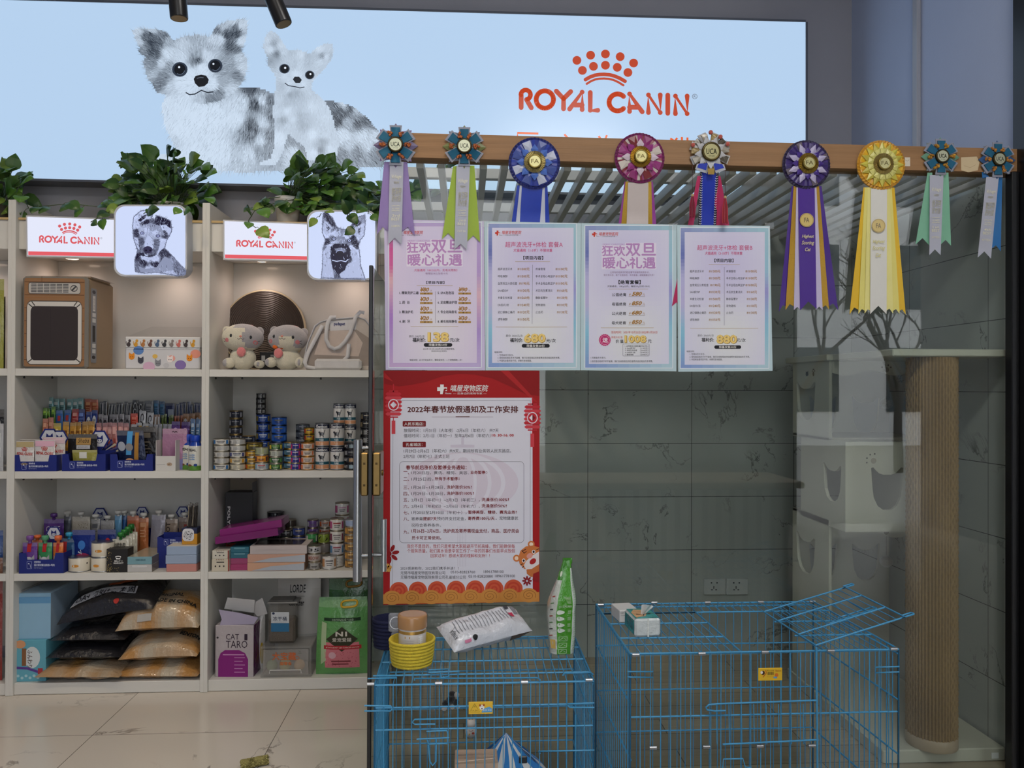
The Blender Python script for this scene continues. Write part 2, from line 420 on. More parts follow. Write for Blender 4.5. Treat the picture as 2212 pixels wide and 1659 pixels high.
slab('wall_back', 'plaster', C(172, 172, 180), -4.6, XGL + .02, YB, YB + .12, 0, ZC)
slab('wall_back', 'plaster', C(172, 172, 180), XGL + .02, XR + .1, YB, YB + .12, 2.44, ZC)
slab('wall_back', 'wall_tile', WHITE, XGL + .02, XR + .1, YB, YB + .12, 0, 2.44)
slab('wall_right', 'plaster', PAINT, XR, XR + .12, YG - .12, YB, 2.44, ZC)
slab('wall_right', 'wall_tile_side', WHITE, XR, XR + .12, YG - .12, YB, 0, 2.44)
slab('wall_right', 'plaster', C(120, 122, 126), XR + .12, 5.2, YG - .12, YG, 0, ZC)
slab('wall_left', 'plaster', PAINT, -4.7, -4.6, -2.6, YB, 0, ZC)
slab('wall_right', 'plaster', C(150, 150, 152), 5.2, 5.3, -2.6, YG - .1, 0, ZC)
# shop front behind the viewer: a solid stretch to the right, open glazing on both sides, the street beyond
slab('wall_front', 'plaster', C(150, 146, 140), -4.6, -1.3, -2.72, -2.6, 0, ZC)  # unseen stretch added to keep daylight out of the shelf compartments
slab('wall_front', 'plaster', C(92, 88, 84), .9, 3.75, -2.72, -2.6, 0, ZC)
slab('ground', 'plaster', C(150, 146, 140), -30, 30, -40, -2.75, -.2, -.06)
m = MB(); m.box(-22, 26, -16, -15.5, -.06, 9, C(226, 224, 220))
for i in range(16):
    for j in range(3): x = -20 + i * 2.9; m.box(x, x + 1.5, -15.52, -15.46, .9 + j * 2.9, 2.7 + j * 2.9, C(70, 78, 84))
o = m.build('street_building', 'plaster'); tag(o, 'long pale building across the street mirrored in the glass', 'building')
def bare_tree(x, y, h, seed, label):
    rr = random.Random(seed); t = thing('bare_tree', label, 'tree', (x, y, -.06)); m = MB()
    def br(p, d, l, r, lev):
        q = p + d * l; m.tube([p, p + d * l * .5 + Vector((rr.uniform(-.04, .04), 0, rr.uniform(-.02, .05))) * l, q], [r, r * .85, r * .7], C(58, 48, 40), 5)
        if lev == 0: return
        for _ in range(3 if lev > 1 else 2):
            e = (d + Vector((rr.uniform(-.75, .75), rr.uniform(-.5, .5), rr.uniform(-.1, .5)))).normalized(); br(q if rr.random() < .6 else p + d * l * .7, e, l * rr.uniform(.6, .8), r * .58, lev - 1)
    br(Vector((x, y, -.06)), Vector((rr.uniform(-.1, .1), 0, 1)).normalized(), h * .3, .10, 5); m.build('branches', 'timber', t)
bare_tree(5.6, -7.5, 5.2, 4, 'bare street tree whose branches mirror behind the yellow rosette'); bare_tree(8.3, -8.5, 5.6, 9, 'bare street tree whose branches mirror at the far right of the glass')
t = thing('reception_counter', 'wood topped reception counter with a ribbed white front, mirrored in the glass', 'counter', (1.3, .85, 0))
m = MB(); m.box(.42, 2.2, .5, 1.12, .885, .925, C(206, 176, 134), .004); m.build('counter_top', 'laminate', t)
m = MB(); m.box(.5, 2.12, .56, 1.06, .001, .8845, C(150, 150, 150)); [m.box(.5 + k * .09, .545 + k * .09, 1.0605, 1.085, .02, .87, C(226, 226, 222)) for k in range(18)]; m.build('ribbed_body', 'laminate', t)
# wall socket pair on the tiles
so = thing('wall_socket', 'white double wall socket low on the grey tiled wall behind the large cage', 'socket', at(1567, 1267, YB))
for k in (0, 1):
    m = MB(); u0 = 1520 + 48 * k
    a, b = at(u0, 1250, YB), at(u0 + 47, 1284, YB)
    m.box(a.x, b.x, YB - .010, YB - .0004, b.z, a.z, C(196, 198, 196), .003)
    fr = pix(YB - .0104)
    for du, dv, w, h in ((17, 9, 3, 3), (29, 9, 3, 3), (22, 19, 2, 6), (18, 24, 4, 2), (27, 24, 4, 2)): m.rect(fr, u0 + du - w / 2, 1250 + dv - h / 2, u0 + du + w / 2, 1250 + dv + h / 2, C(40, 40, 42))
    m.build('socket_plate', 'plastic', so)
# conduit on the right wall
m = MB(); p = atX(1979, 60, XR - .001); q = atX(1990, 60, XR - .001)
m.box(XR - .022, XR - .0002, q.y, p.y, 2.46, ZC, C(176, 178, 186), .004)
tag(m.build('cable_conduit', 'plastic'), 'pale vertical cable conduit on the upper right wall', 'conduit')
# cable hole high on the back wall
m = MB(); p = at(1681, 33, YB); m.lathe([(.0, -.012), (.016, -.010), (.022, -.001)][::-1], (p.x, YB - .0003, p.z), C(24, 24, 28), 14, axis='Y')
tag(m.build('wall_hook', 'plastic'), 'small dark round fixing on the wall above the big lightbox', 'hook')

# ================================================================ glass partition
def glass_panel(name, x0, x1, y0, y1, z0, z1):
    m = MB(); m.box(x0, x1, y0, y1, z0, z1, WHITE); return struct(m.build(name, 'glass'))
glass_panel('window_1', XGL + .006, XR - .07, YG, YG + .010, 0.002, 2.44)
ztop = at(810, 574, 2.81).z
pn = glass_panel('window_2', XGL - .005, XGL + .005, 2.83, YB - .03, 0.002, ztop)
m = MB(); m.box(XGL - .007, XGL + .007, 2.812, 2.829, .002, ztop + .002, C(14, 14, 15), .002); struct(m.build('window_2_frame', 'plastic', None))
# black upright frame at the far right
m = MB(); xa = at(2181, 900, YG - .03).x
m.box(xa, xa + .03, YG - .045, YG - .002, 0.001, at(2181, 372, YG - .03).z, C(20, 20, 22), .003)
m.box(xa + .03, xa + .16, YG - .075, YG - .004, 0.001, 3.3, C(14, 14, 16), .003)
struct(m.build('window_1_frame', 'plastic'))
# timber beam along the top of the glass
pa, pb = at(842, 286, YG - .03), at(2203, 322, YG - .03); pc = at(890, 340, YG - .03); pd = at(2150, 372, YG - .03)
m = MB(); zt, zb = (pa.z + pb.z) / 2, (pc.z + pd.z) / 2
tilt_t = (pb.z - pa.z) / 2; 
v = []
for x, t in ((pa.x, 0), (pb.x, 1)):
    for y in (YG - .03, YG + .05):
        zz = pc.z + (pd.z - pc.z) * (x - pc.x) / (pd.x - pc.x); z2 = pa.z + (pb.z - pa.z) * t
        v += [(x, y, zz), (x, y, z2)]
m.add(v, [(0, 4, 5, 1), (2, 3, 7, 6), (0, 1, 3, 2), (4, 6, 7, 5), (1, 5, 7, 3), (0, 2, 6, 4)], C(152, 114, 76))
beam = struct(m.build('trim_1', 'timber')); BEAMZ = (zb, zt)
# slatted white roof over the glass room
zs = pc.z - .005
roof = thing('slat_roof', 'white slatted timber roof above the glass room behind the rosettes', 'pergola', (1.0, 3.7, zs))
xs = at(907, 345, YG + .06).x; k = 0
while xs < XR - .03:
    m = MB(); m.box(xs - .014, xs + .014, YG + .052, YB - .002, zs - .012, zs + .03, C(214, 210, 206), .002)
    o = m.build('slat', 'laminate', roof); xs += .0835; k += 1
m = MB(); y = 3.42; m.box(XGL + .03, XR - .01, y - .018, y + .018, zs + .031, zs + .075, C(206, 206, 208), .002); m.build('cross_rail', 'laminate', roof)
m = MB(); y = 4.05; m.box(XGL + .03, XR - .01, y - .018, y + .018, zs + .031, zs + .075, C(206, 206, 208), .002); m.build('cross_rail', 'laminate', roof)
# door lock and pull handles on the glass edge
lk = thing('door_lock', 'bronze lock box clamped over the black edge of the open glass door', 'lock', (XGL, 2.86, 1.2))
za, zb_ = at(806, 978, 2.82).z, at(806, 1071, 2.82).z
for sx, nm in ((-1, 'lock_plate'), (1, 'lock_plate')):
    m = MB(); x0, x1 = (XGL - .034, XGL - .0075) if sx < 0 else (XGL + .0075, XGL + .036)
    m.box(x0, x1, 2.815, 2.93, zb_, za, C(122, 100, 60), .004)
    m.lathe([(.011, 0), (.011, .004), (.006, .006)], (x0 if sx < 0 else x1, 2.87, (za + zb_) / 2), C(120, 96, 50), 14, axis='X') if sx > 0 else None
    for zz in (.25, .75): m.box((x0 + x1) / 2 - .004, (x0 + x1) / 2 + .004, 2.8135, 2.8149, zb_ + (za - zb_) * zz - .004, zb_ + (za - zb_) * zz + .004, C(70, 56, 32))
    m.build(nm, 'goldmetal', lk)
hd = thing('door_pull', 'pair of upright steel bar pull handles on the open glass door', 'handle', (XGL, 2.88, 1.0))
z1, z0 = at(787, 950, 2.88).z, at(787, 1255, 2.88).z
m = MB(); m.tube([(XGL - .052, 2.88, z0), (XGL - .052, 2.88, z1)], .0165, C(178, 180, 182), 14); m.build('handle_bar', 'metal', hd)
m = MB(); m.tube([(XGL + .040, 2.90, z0 + .03), (XGL + .040, 2.90, z0 + .22)], .011, C(196, 200, 200), 12); m.build('handle_bar', 'metal', hd)
m = MB(); zz = at(806, 1200, 2.88).z
m.tube([(XGL - .04, 2.88, zz), (XGL - .0055, 2.88, zz)], .007, C(150, 152, 154), 8); m.tube([(XGL + .0055, 2.89, zz), (XGL + .034, 2.89, zz)], .007, C(150, 152, 154), 8)
m.tube([(XGL - .04, 2.88, z1 - .03), (XGL - .0055, 2.88, z1 - .03)], .007, C(150, 152, 154), 8)
m.build('handle_post', 'metal', hd)

# ================================================================ big lightbox sign
YL = 4.33
ul, ur = -420, 1740
lt, rt = at(ul, -12, YL), at(ur, 48, YL); lb, rb = at(ul, 373, YL), at(ur, 429, YL)
sg = thing('lightbox_sign', 'huge glowing wall lightbox with two black and white dogs and a red crown logo', 'sign', (lb.x, YL, lb.z))
m = MB(); m.poly([lt, rt, rb, lb], C(182, 209, 238))
SIGNM = m
m2 = MB(); 
fw = .012
for a, b in ((lt, rt), (rt, rb), (rb, lb), (lb, lt)):
    d = (b - a).normalized(); n_ = Vector((-d.z, 0, d.x)) * -1
    n_ = Vector((d.z, 0, -d.x))
    o1, o2 = a - n_ * -fw * 0, b
    p0, p1 = a + n_ * fw * -1, b + n_ * fw * -1
    m2.add([a + Vector((0, -.004, 0)), b + Vector((0, -.004, 0)), p1 + Vector((0, -.004, 0)), p0 + Vector((0, -.004, 0)), a + Vector((0, YB - YL, 0)), b + Vector((0, YB - YL, 0)), p1 + Vector((0, YB - YL - .001, 0)), p0 + Vector((0, YB - YL - .001, 0))],
           [(0, 1, 2, 3), (3, 2, 6, 7), (0, 4, 5, 1)], C(104, 108, 118))
m2.build('sign_frame', 'laminate', sg)
# ================================================================ print helpers for pictures
def inside(p,poly):
    x,y=p;r=False;j=len(poly)-1
    for i in range(len(poly)):
        xi,yi=poly[i];xj,yj=poly[j]
        if (yi>y) != (yj>y) and x<(xj-xi)*(y-yi)/(yj-yi)+xi:r=not r
        j=i
    return r
def tone_at(x,y,ctrl,pw=3.0):
    a=b=0
    for cx,cy,t in ctrl:
        w=1/(((x-cx) **2+(y-cy) **2) **(pw/2)+1e-3);a+= w*t;b+= w
    return a/b
def tone_fill(m,fr,poly,ctrl,cell,dark,light,lift=1,pw=3.0):
    x0=min(p[0] for p in poly);x1=max(p[0] for p in poly);y0=min(p[1] for p in poly);y1=max(p[1] for p in poly)
    nx,ny=int((x1-x0)/cell)+1,int((y1-y0)/cell)+1
    for i in range(nx):
        for j in range(ny):
            x,y=x0+i*cell,y0+j*cell
            if inside((x+cell/2,y+cell/2),poly):
                t=tone_at(x+cell/2,y+cell/2,ctrl,pw)
                m.art(fr,[(x,y),(x+cell,y),(x+cell,y+cell),(x,y+cell)],mixc(dark,light,t),lift)
def fur(m,fr,poly,ctrl,n,ln,wd,dirf,dark,light,lift=2,jit=.25,pw=3.0):
    x0=min(p[0] for p in poly);x1=max(p[0] for p in poly);y0=min(p[1] for p in poly);y1=max(p[1] for p in poly)
    k=0
    while k<n:
        x,y=R.uniform(x0,x1),R.uniform(y0,y1)
        if not inside((x,y),poly):continue
        k+= 1;t=tone_at(x,y,ctrl,pw)+R.uniform(-jit,jit)
        a=dirf(x,y)+R.uniform(-.35,.35);l=ln*R.uniform(.6,1.3);c,s=math.cos(a),math.sin(a)
        m.art(fr,[(x-s*wd/2,y+c*wd/2),(x+s*wd/2,y-c*wd/2),(x+c*l,y+s*l)],mixc(dark,light,max(0,min(1,t))),lift+R.random())
def remap(ctrl,g,o=.5):return [(a,b,max(0,min(1,(t-o)*g+o))) for a,b,t in ctrl]
def crown_logo(m,fr,T,col,sc,lift=1.5,grey=C(90,90,96)):
    def st(pts,w,close=False):
        P=[T(*p) for p in pts];m.line(fr,P,w*sc,col,lift)
        for p in P:m.ell(fr,p[0],p[1],w*sc/2,w*sc/2,col,lift+.05,12)
    def arc(cx,cy,r,a0,a1,n=26):return [(cx+r*math.cos(a0+(a1-a0)*k/n),cy+r*math.sin(a0+(a1-a0)*k/n)) for k in range(n+1)]
    st([(180,575),(180,715)],52);st(arc(229,577,52,PI,2*PI+1.1),50);st([(238,628),(290,718)],52)
    st(arc(437,628,94,0,2*PI),54)
    st([(562,537),(640,620),(640,730)],52);st([(718,542),(640,620)],52)
    st([(706,732),(842,548),(842,738)],52);st([(760,688),(842,688)],52)
    st([(930,552),(930,745),(1012,745)],52)
    st(arc(1227,660,92,2*PI-.80,.80),54)
    st([(1357,758),(1357,568),(1494,762)],52);st([(1357,712),(1445,712)],52)
    st([(1562,770),(1562,578),(1690,770),(1690,578)],52);st([(1772,580),(1772,778)],52);st([(1855,782),(1855,590),(1982,782),(1982,590)],52)
    for x,y in ((785,203),(934,147),(1095,134),(1255,163),(1401,232),(845,312),(965,268),(1095,256),(1223,279),(1339,335)):
        p=T(x,y);q=T(x+48,y);r_=math.hypot(q[0]-p[0],q[1]-p[1]);m.ell(fr,p[0],p[1],r_,r_,col,lift,18)
    st([(878,412),(930,383),(980,365),(1030,357),(1080,355),(1140,360),(1190,372),(1250,397),(1308,430)],40)
    st([(892,458),(940,428),(985,410),(1030,402),(1080,400),(1130,404),(1180,415),(1235,440),(1290,474)],24)
    p=T(2065,595);q=T(2093,595);r_=abs(q[0]-p[0])+1e-9
    if r_>1.5:
        m.ring(fr,p[0],p[1],r_,r_,r_*.16,grey,lift);m.text(fr,'R',p[0]-r_*.4,p[1]-r_*.5,p[0]+r_*.4,p[1]+r_*.5,grey,lift)
    else:m.ell(fr,p[0],p[1],r_,r_,grey,lift,8)

def patches(m,fr,s,ox,oy,L,down,rim=()):
    for i in range(len(rim)):
        a,b=rim[i],rim[(i+1) % len(rim)];n=max(1,int(math.hypot(b[0]-a[0],b[1]-a[1])/.7));d0=math.atan2(b[1]-a[1],b[0]-a[0])
        m.line(fr,[a,b],1.3,mixc(DK,LT,.22),5.5)
        for k in range(n):x,y=a[0]+(b[0]-a[0])*k/n,a[1]+(b[1]-a[1])*k/n;d=d0+R.uniform(-.6,.6)+R.choice((0,PI));l=R.uniform(2,5);m.line(fr,[(x,y),(x+l*math.cos(d),y+l*math.sin(d))],.9,mixc(DK,LT,R.uniform(.1,.4)),5.6,.2)
    for i,(c,P) in enumerate(L):
        Q=[(ox+p[0]/s,oy+p[1]/s) for p in P];m.art(fr,Q,c,3.6+i*.05);cx,cy=sum(p[0] for p in Q)/len(Q),sum(p[1] for p in Q)/len(Q)
        for k in range(int(len(Q)*9)):   # hairs crossing the patch border
            a,b=Q[k % len(Q)],Q[(k+1) % len(Q)];t=R.random();x,y=a[0]+(b[0]-a[0])*t,a[1]+(b[1]-a[1])*t;d=math.atan2(y-cy,x-cx)+R.uniform(-.5,.5);l=R.uniform(1.5,4)
            m.art(fr,[(x-2*math.cos(d)-.4*math.sin(d),y-2*math.sin(d)+.4*math.cos(d)),(x-2*math.cos(d)+.4*math.sin(d),y-2*math.sin(d)-.4*math.cos(d)),(x+l*math.cos(d),y+l*math.sin(d))],c,3.62+i*.05)
        for k in range(int(len(Q)*3)):
            x,y=R.uniform(min(p[0] for p in Q),max(p[0] for p in Q)),R.uniform(min(p[1] for p in Q),max(p[1] for p in Q));l=R.uniform(2.5,5);a=down+R.uniform(-.4,.4)
            if inside((x,y),Q):m.line(fr,[(x,y),(x+l*math.cos(a),y+l*math.sin(a))],.7,mixc(DK,LT,R.choice((.1,.95,.6))),4.6)
# ---- the big lightbox print
SF=pix(YL)
D1,L1=C(30,40,54),C(207,224,243)
def K(pts,s,ox,oy):return [(ox+p[0]/s,oy+p[1]/s)+tuple(p[2:]) for p in pts]
# lying long-haired dog: body
body=K([(2160,1200),(2400,1290),(2700,1330),(3050,1400),(3450,1430),(3700,1500),(3950,1700),(4150,1950),(4250,2230),(4230,2480),(3900,2500),(3300,2530),(2900,2560),(2300,2560),(2000,2580),(1400,2560),(1180,2480),(900,2450),(560,2530),(80,2500),(60,2440),(200,2370),(700,2280),(820,2180),(720,1990),(640,1780),(600,1500),(700,1250)],7.541,270,30)
bctrl=K([(700,1700,.93),(900,1900,.97),(1200,1700,.97),(1500,1700,.97),(1800,1700,.93),(1500,2200,.95),(1100,2300,.97),(800,2100,.8),(150,2470,.7),(500,2420,.9),(900,2350,.93),(1900,1450,.85)],7.541,270,30)+ \
        K([(10,720,.08),(60,900,.1),(30,1150,.12),(140,850,.8),(150,1100,.78),(220,850,.2),(240,1050,.25),(120,1300,.8),(220,1250,.3),(230,1400,.35),(80,1430,.4),(20,1250,.25),(20,1450,.85),(250,760,.35),(150,730,.3),(500,1300,.4),(500,1450,.85),(600,1380,.35),
           (900,800,.45),(1000,830,.3),(1050,880,.85),(900,900,.2),(1000,1000,.1),(960,1080,.08),(1100,960,.12),(1200,950,.7),(1250,1000,.35),(1300,1080,.12),(1380,1060,.25),(1200,1130,.15),(1430,1150,.2),(1100,1130,.5),(1050,1250,.88),(1250,1250,.85),(1400,1250,.8),(1100,1370,.7),(1200,1440,.3),(1400,1460,.3),(1050,1470,.3),(1300,1370,.75)],5.183,540,50)
tone_fill(SIGNM,SF,body,bctrl,4,D1,L1,1,4.0)
fur(SIGNM,SF,body,bctrl,5200,13,1.3,lambda x,y:2.0 if x<520 else (1.75 if x<600 else .9),D1,L1,2,.3,4.0)
head=K([(110,265),(230,235),(420,240),(600,270),(700,310),(780,430),(880,400),(1050,350),(1200,340),(1380,375),(1430,290),(1500,190),(1700,110),(1900,85),(1990,110),(1990,250),(1960,450),(1890,600),(1980,720),(1990,850),(1960,1000),(1900,1130),(1750,1300),(1500,1420),(1250,1470),(1000,1400),(700,1330),(520,1280),(450,1150),(350,1010),(340,930),(300,800),(330,700),(220,620),(250,560),(170,400)],7.541,270,30)
hctrl=K([(1150,400,.55),(1150,550,.58),(950,520,.75),(1400,550,.62),(1180,770,.2),(1180,660,.5),(900,700,.85),(1330,680,.85),(700,650,.88),(600,800,.8),(450,950,.6),(430,880,.35),(650,1000,.3),(720,880,.45),(590,1120,.22),(750,1200,.75),(900,1130,.95),(1050,1000,.97),(1250,880,.97),(1420,1150,.95),(1050,1150,.95),(1600,900,.4),(1700,800,.42),(1830,980,.3),(1900,900,.8),(1850,700,.75),(1600,1100,.5),(1520,1300,.3),(1700,1250,.8),(1000,1350,.9),(1200,1450,.7),(1420,1400,.25),(800,1450,.95),(1750,1450,.95),(600,1330,.65),(520,1230,.25),
           (200,300,.75),(450,270,.72),(420,450,.06),(480,600,.06),(330,400,.15),(420,350,.1),(560,450,.15),(660,340,.25),(720,430,.5),(250,450,.75),(260,600,.3),(500,700,.15),(480,770,.3),(1900,200,.8),(1750,130,.75),(1480,270,.2),(1580,200,.6),(1650,350,.08),(1800,330,.06),(1800,230,.2),(1700,520,.1),(1900,450,.85),(1820,600,.2),(1550,420,.8),(1450,420,.8)],7.541,270,30)
tone_fill(SIGNM,SF,head,hctrl,3,D1,L1,4,4.0)
fur(SIGNM,SF,head,hctrl,3600,10,1.0,lambda x,y:math.atan2(y-172,x-428),D1,L1,5,.28,4.0)
def eye(u,v,r,hl):
    SIGNM.ell(SF,u,v,r*1.15,r*1.1,C(46,56,72),7);SIGNM.ell(SF,u,v,r*.85,r*.88,C(14,18,26),7.5)
    SIGNM.ring(SF,u,v,r*.78,r*.8,r*.10,C(92,106,126),7.7,20,.2,2.2);SIGNM.ell(SF,u+hl[0],v+hl[1],r*.16,r*.16,C(226,236,250),8)
eye(388.5,150,14.5,(-1.5,-5));eye(465,142,13.5,(-4,-4))
nose=K([(1120,1060),(1150,1010),(1240,990),(1320,1005),(1365,1070),(1350,1130),(1290,1180),(1200,1190),(1140,1130)],7.541,270,30)
SIGNM.art(SF,nose,C(22,24,30),7.5);SIGNM.line(SF,K([(1170,1050),(1230,1035),(1280,1040)],7.541,270,30),1.6,C(96,104,118),8)
SIGNM.line(SF,K([(990,1280),(1050,1315),(1140,1305),(1245,1245),(1340,1280),(1440,1270)],7.541,270,30),2.4,C(30,36,48),7.5)
# sitting puppy
pup=K([(280,770),(300,700),(295,620),(240,520),(195,480),(200,400),(160,300),(150,250),(180,130),(225,85),(290,110),(360,200),(415,300),(480,300),(560,305),(670,340),(760,270),(830,235),(920,230),(930,330),(900,420),(840,500),(760,580),(700,660),(680,740),(790,830),(880,930),(930,1050),(960,1200),(1000,1330),(980,1450),(945,1560),(850,1580),(800,1540),(640,1540),(620,1400),(500,1300),(430,1240),(400,1330),(370,1430),(330,1520),(280,1590),(110,1590),(120,1560),(230,1510),(270,1400),(280,1200),(255,1000)],5.183,540,50)
pctrl=K([(230,130,.72),(270,230,.4),(200,200,.8),(300,350,.15),(230,300,.9),(350,250,.85),(220,420,.35),(380,330,.8),(460,340,.62),(570,360,.9),(650,370,.58),(500,480,.65),(430,420,.7),(560,480,.8),(640,470,.62),(880,270,.75),(800,370,.3),(850,380,.88),(900,370,.6),(780,300,.92),(780,440,.85),(800,520,.7),(330,600,.7),(380,600,.85),(520,570,.96),(600,680,.9),(450,660,.85),(350,700,.6),(420,750,.75),(640,740,.75),(680,650,.72),(450,800,.4),(400,900,.6),(520,790,.45),(560,830,.6),(330,850,.75),(300,1000,.8),(420,980,.93),(560,1050,.55),(700,930,.88),(800,900,.8),(850,1050,.82),(480,1080,.85),(370,1090,.4),(330,1280,.93),(240,1550,.85),(430,1150,.75),(560,1100,.5),(600,1150,.5),(700,1250,.93),(720,1450,.95),(850,1250,.78),(820,1330,.4),(790,1420,.25),(900,1400,.88),(890,1550,.8),(960,1350,.75)],5.183,540,50)
pctrl=remap(pctrl,.86,1.);tone_fill(SIGNM,SF,pup,pctrl,3.5,D1,L1,10,2.6)
fur(SIGNM,SF,pup,pctrl,2600,8,1.0,lambda x,y:math.atan2(y-172,x-641) if y<200 else 1.6,D1,L1,11,.16,2.6)
def eye2(u,v,r):
    SIGNM.ell(SF,u,v,r*1.15,r*1.05,C(70,82,100),13);SIGNM.ell(SF,u,v,r*.92,r*.92,C(14,18,26),13.5);SIGNM.ell(SF,u+1.5,v-1.8,r*.24,r*.24,C(230,238,250),14)
eye2(614.5,148.5,10);eye2(669,162,9)
SIGNM.art(SF,K([(480,630),(500,600),(550,600),(580,635),(560,670),(510,670)],5.183,540,50),C(30,34,42),13.5)
SIGNM.line(SF,K([(390,670),(430,700),(500,710),(560,725),(610,715)],5.183,540,50),2.,C(40,48,62),13.5)
# logo and the strokes of the line below it
crown_logo(SIGNM,SF,lambda x,y:(1090+x/5.027,90+y/5.027),C(186,66,36),1/5.027)
OR=C(226,96,36)
for P in ([(1118,300),(1118,287),(1163,288.5)],[(1219,290),(1229,301),(1232,312)],[(1293,294),(1304,308)],[(1311,292),(1303,312)],[(1448,299),(1466,310),(1450,322)],[(1463,298),(1452,312)],[(1462,305),(1490,305)],[(1473,296),(1473,314)],[(1485,297),(1485,314)]):
    SIGNM.line(SF,P,4.4,OR,1.5)

# ================================================================ display shelves
SHX=[at(-60,900,YS).x-.78,at(23,900,YS).x,at(443,900,YS).x,-0.385]
Z3,Z2,Z1,Z0=at(235,797,YS).z,at(235,1018,YS).z,at(235,1238,YS).z,at(235,1475,YS).z
SHT=.036
ZTOP=at(23,431,YS).z;ZROOF=at(52,468,YS).z;ZHEAD=at(52,536,YS).z
SHC=C(214,212,206)
def shelf_unit(i,label,x0,x1):
    r=thing('display_shelf',label,'shelf',((x0+x1)/2,YS,0))
    for s in (0,1):
        m=MB();xa,xb=(x0,x0+.0185) if s==0 else (x1-.0185,x1)
        m.box(xa,xb,YS,YB-.002,0.001,ZTOP,SHC,.0012);m.build('side_panel','laminate',r)
    a,b=x0+.0187,x1-.0187
    m=MB();m.box(a,b,YB-.012,YB-.002,.12,ZHEAD-.001,SHC);m.build('back_panel','panelgloss',r)
    for z in (Z3,Z2,Z1):
        m=MB();m.box(a,b,YS+.003,YB-.0125,z-SHT,z,SHC,.001);m.build('shelf_board','laminate',r)
        for fx in (.02,.17,.62):   # little shelf pins under the boards
            px_=a+(b-a)*fx;m=MB();m.lathe([(.004,-.012),(.005,-.008),(.003,0)],(px_,YS+.05,z-SHT-.0005),C(40,40,42),8);m.build('shelf_pin','plastic',r)
    m=MB();m.box(a,b,YS+.012,YB-.0125,.002,Z0,SHC,.0015);m.build('plinth','laminate',r)
    m=MB();m.box(a,b,YS+.028,YB-.002,ZHEAD,ZROOF-.012,SHC,.001);m.build('header_box','laminate',r)
    m=MB();m.box(a,b,YS+.02,YB-.002,ZROOF-.0118,ZROOF,C(198,170,120),.001);m.build('roof_board','laminate',r)
    return r
units=[shelf_unit(0,'white shelf unit cut off by the left edge of the view',SHX[0],SHX[1]),
         shelf_unit(1,'white shelf unit holding the television shaped cat house and the bagged cat litter',SHX[1],SHX[2]),
         shelf_unit(2,'white shelf unit holding the two cat plushies and the tins beside the glass door',SHX[2],SHX[3])]
# recessed downlights in the top compartments
for i,x in ((1,-2.09),(1,-1.57),(2,-1.10),(2,-.62),(0,-2.6)):
    m=MB();m.lathe([(.038,0),(.045,.004)],(x,4.31,ZHEAD-.0045),C(225,225,222),20);g=m.build('downlight','plastic'); 
    tag(g,{-2.09:'recessed downlight above the television cat house',-1.57:'recessed downlight above the cat print tray',-1.10:'recessed downlight above the left cat plushie',-.62:'recessed downlight above the grey pet carrier',-2.6:'recessed downlight in the shelf unit at the left edge'}[x],'light','downlights in the top shelf compartments')
    m=MB();m.lathe([(.03,0),(.033,.001)],(x,4.31,ZHEAD-.0062),C(255,222,196),20);m.build('lamp_disc','lampglow',g)
    lamp('downlight_beam','SPOT',(x,4.31,ZHEAD-.02),2.6,(1,.78,.68),(x,4.25,1),.05,172,1.)

# small backlit brand signs on the shelf headers
def small_sign(label,rect,sq,dogfn,T,sc):
    root=thing('shelf_sign',label,'sign',at(sq[0],sq[3],YS-.05))
    yr,yq=YS-.015,YS-.055
    fr,fq=pix(yr),pix(yq)
    # rectangular box
    m=MB();A=[at(*p,yr) for p in rect];Bk=[Vector((p.x,YS+.027,p.z)) for p in A]
    m.add(A+Bk,[(0,1,2,3)[::-1],(0,4,5,1),(1,5,6,2),(2,6,7,3),(3,7,4,0)],C(196,198,202))
    m.build('sign_case','plastic',root)
    u0,v0,u1,v1=sq
    # rounded square box
    P=[];rad=22
    for cx,cy,st in ((u1-rad,v0+rad,-PI/2),(u1-rad,v1-rad,0),(u0+rad,v1-rad,PI/2),(u0+rad,v0+rad,PI)):
        for k in range(7):t=st+PI/2*k/6;P.append((cx+rad*math.cos(t),cy+rad*math.sin(t)))
    A=[at(*p,yq) for p in P];n=len(A);Bk=[Vector((p.x,YS+.0265,p.z)) for p in A]
    m=MB();m.add(A+Bk,[tuple(range(n))]+[(i,i+n,(i+1) % n+n,(i+1) % n) for i in range(n)],C(192,196,204),False);m.build('sign_case','plastic',root)
    m=MB();(a,b),(c,d),(e,f),(g,h)=rect
    m.art(fr,[(a+3,b+3),(c,d+3),(e,f-3),(g+3,h-3)],C(228,232,250),1)
    hh=(h-b)*.085
    m.art(fr,[(g+4,h-4-hh),(e,f-4-hh),(e,f-3.5),(g+4,h-3.5)],C(226,92,100),1.5)
    crown_logo(m,fr,T,C(216,90,96),sc,1.6)
    m.build('sign_face','backlit',root)
    m=MB();q=[((p[0]-(u0+u1)/2)*.955+(u0+u1)/2,(p[1]-(v0+v1)/2)*.955+(v0+v1)/2) for p in P]
    m.art(fq,q,C(206,218,250),1);dogfn(m,fq);m.build('sign_face','backlit',root)
    return root
DK,LT=C(30,26,50),C(200,212,250)
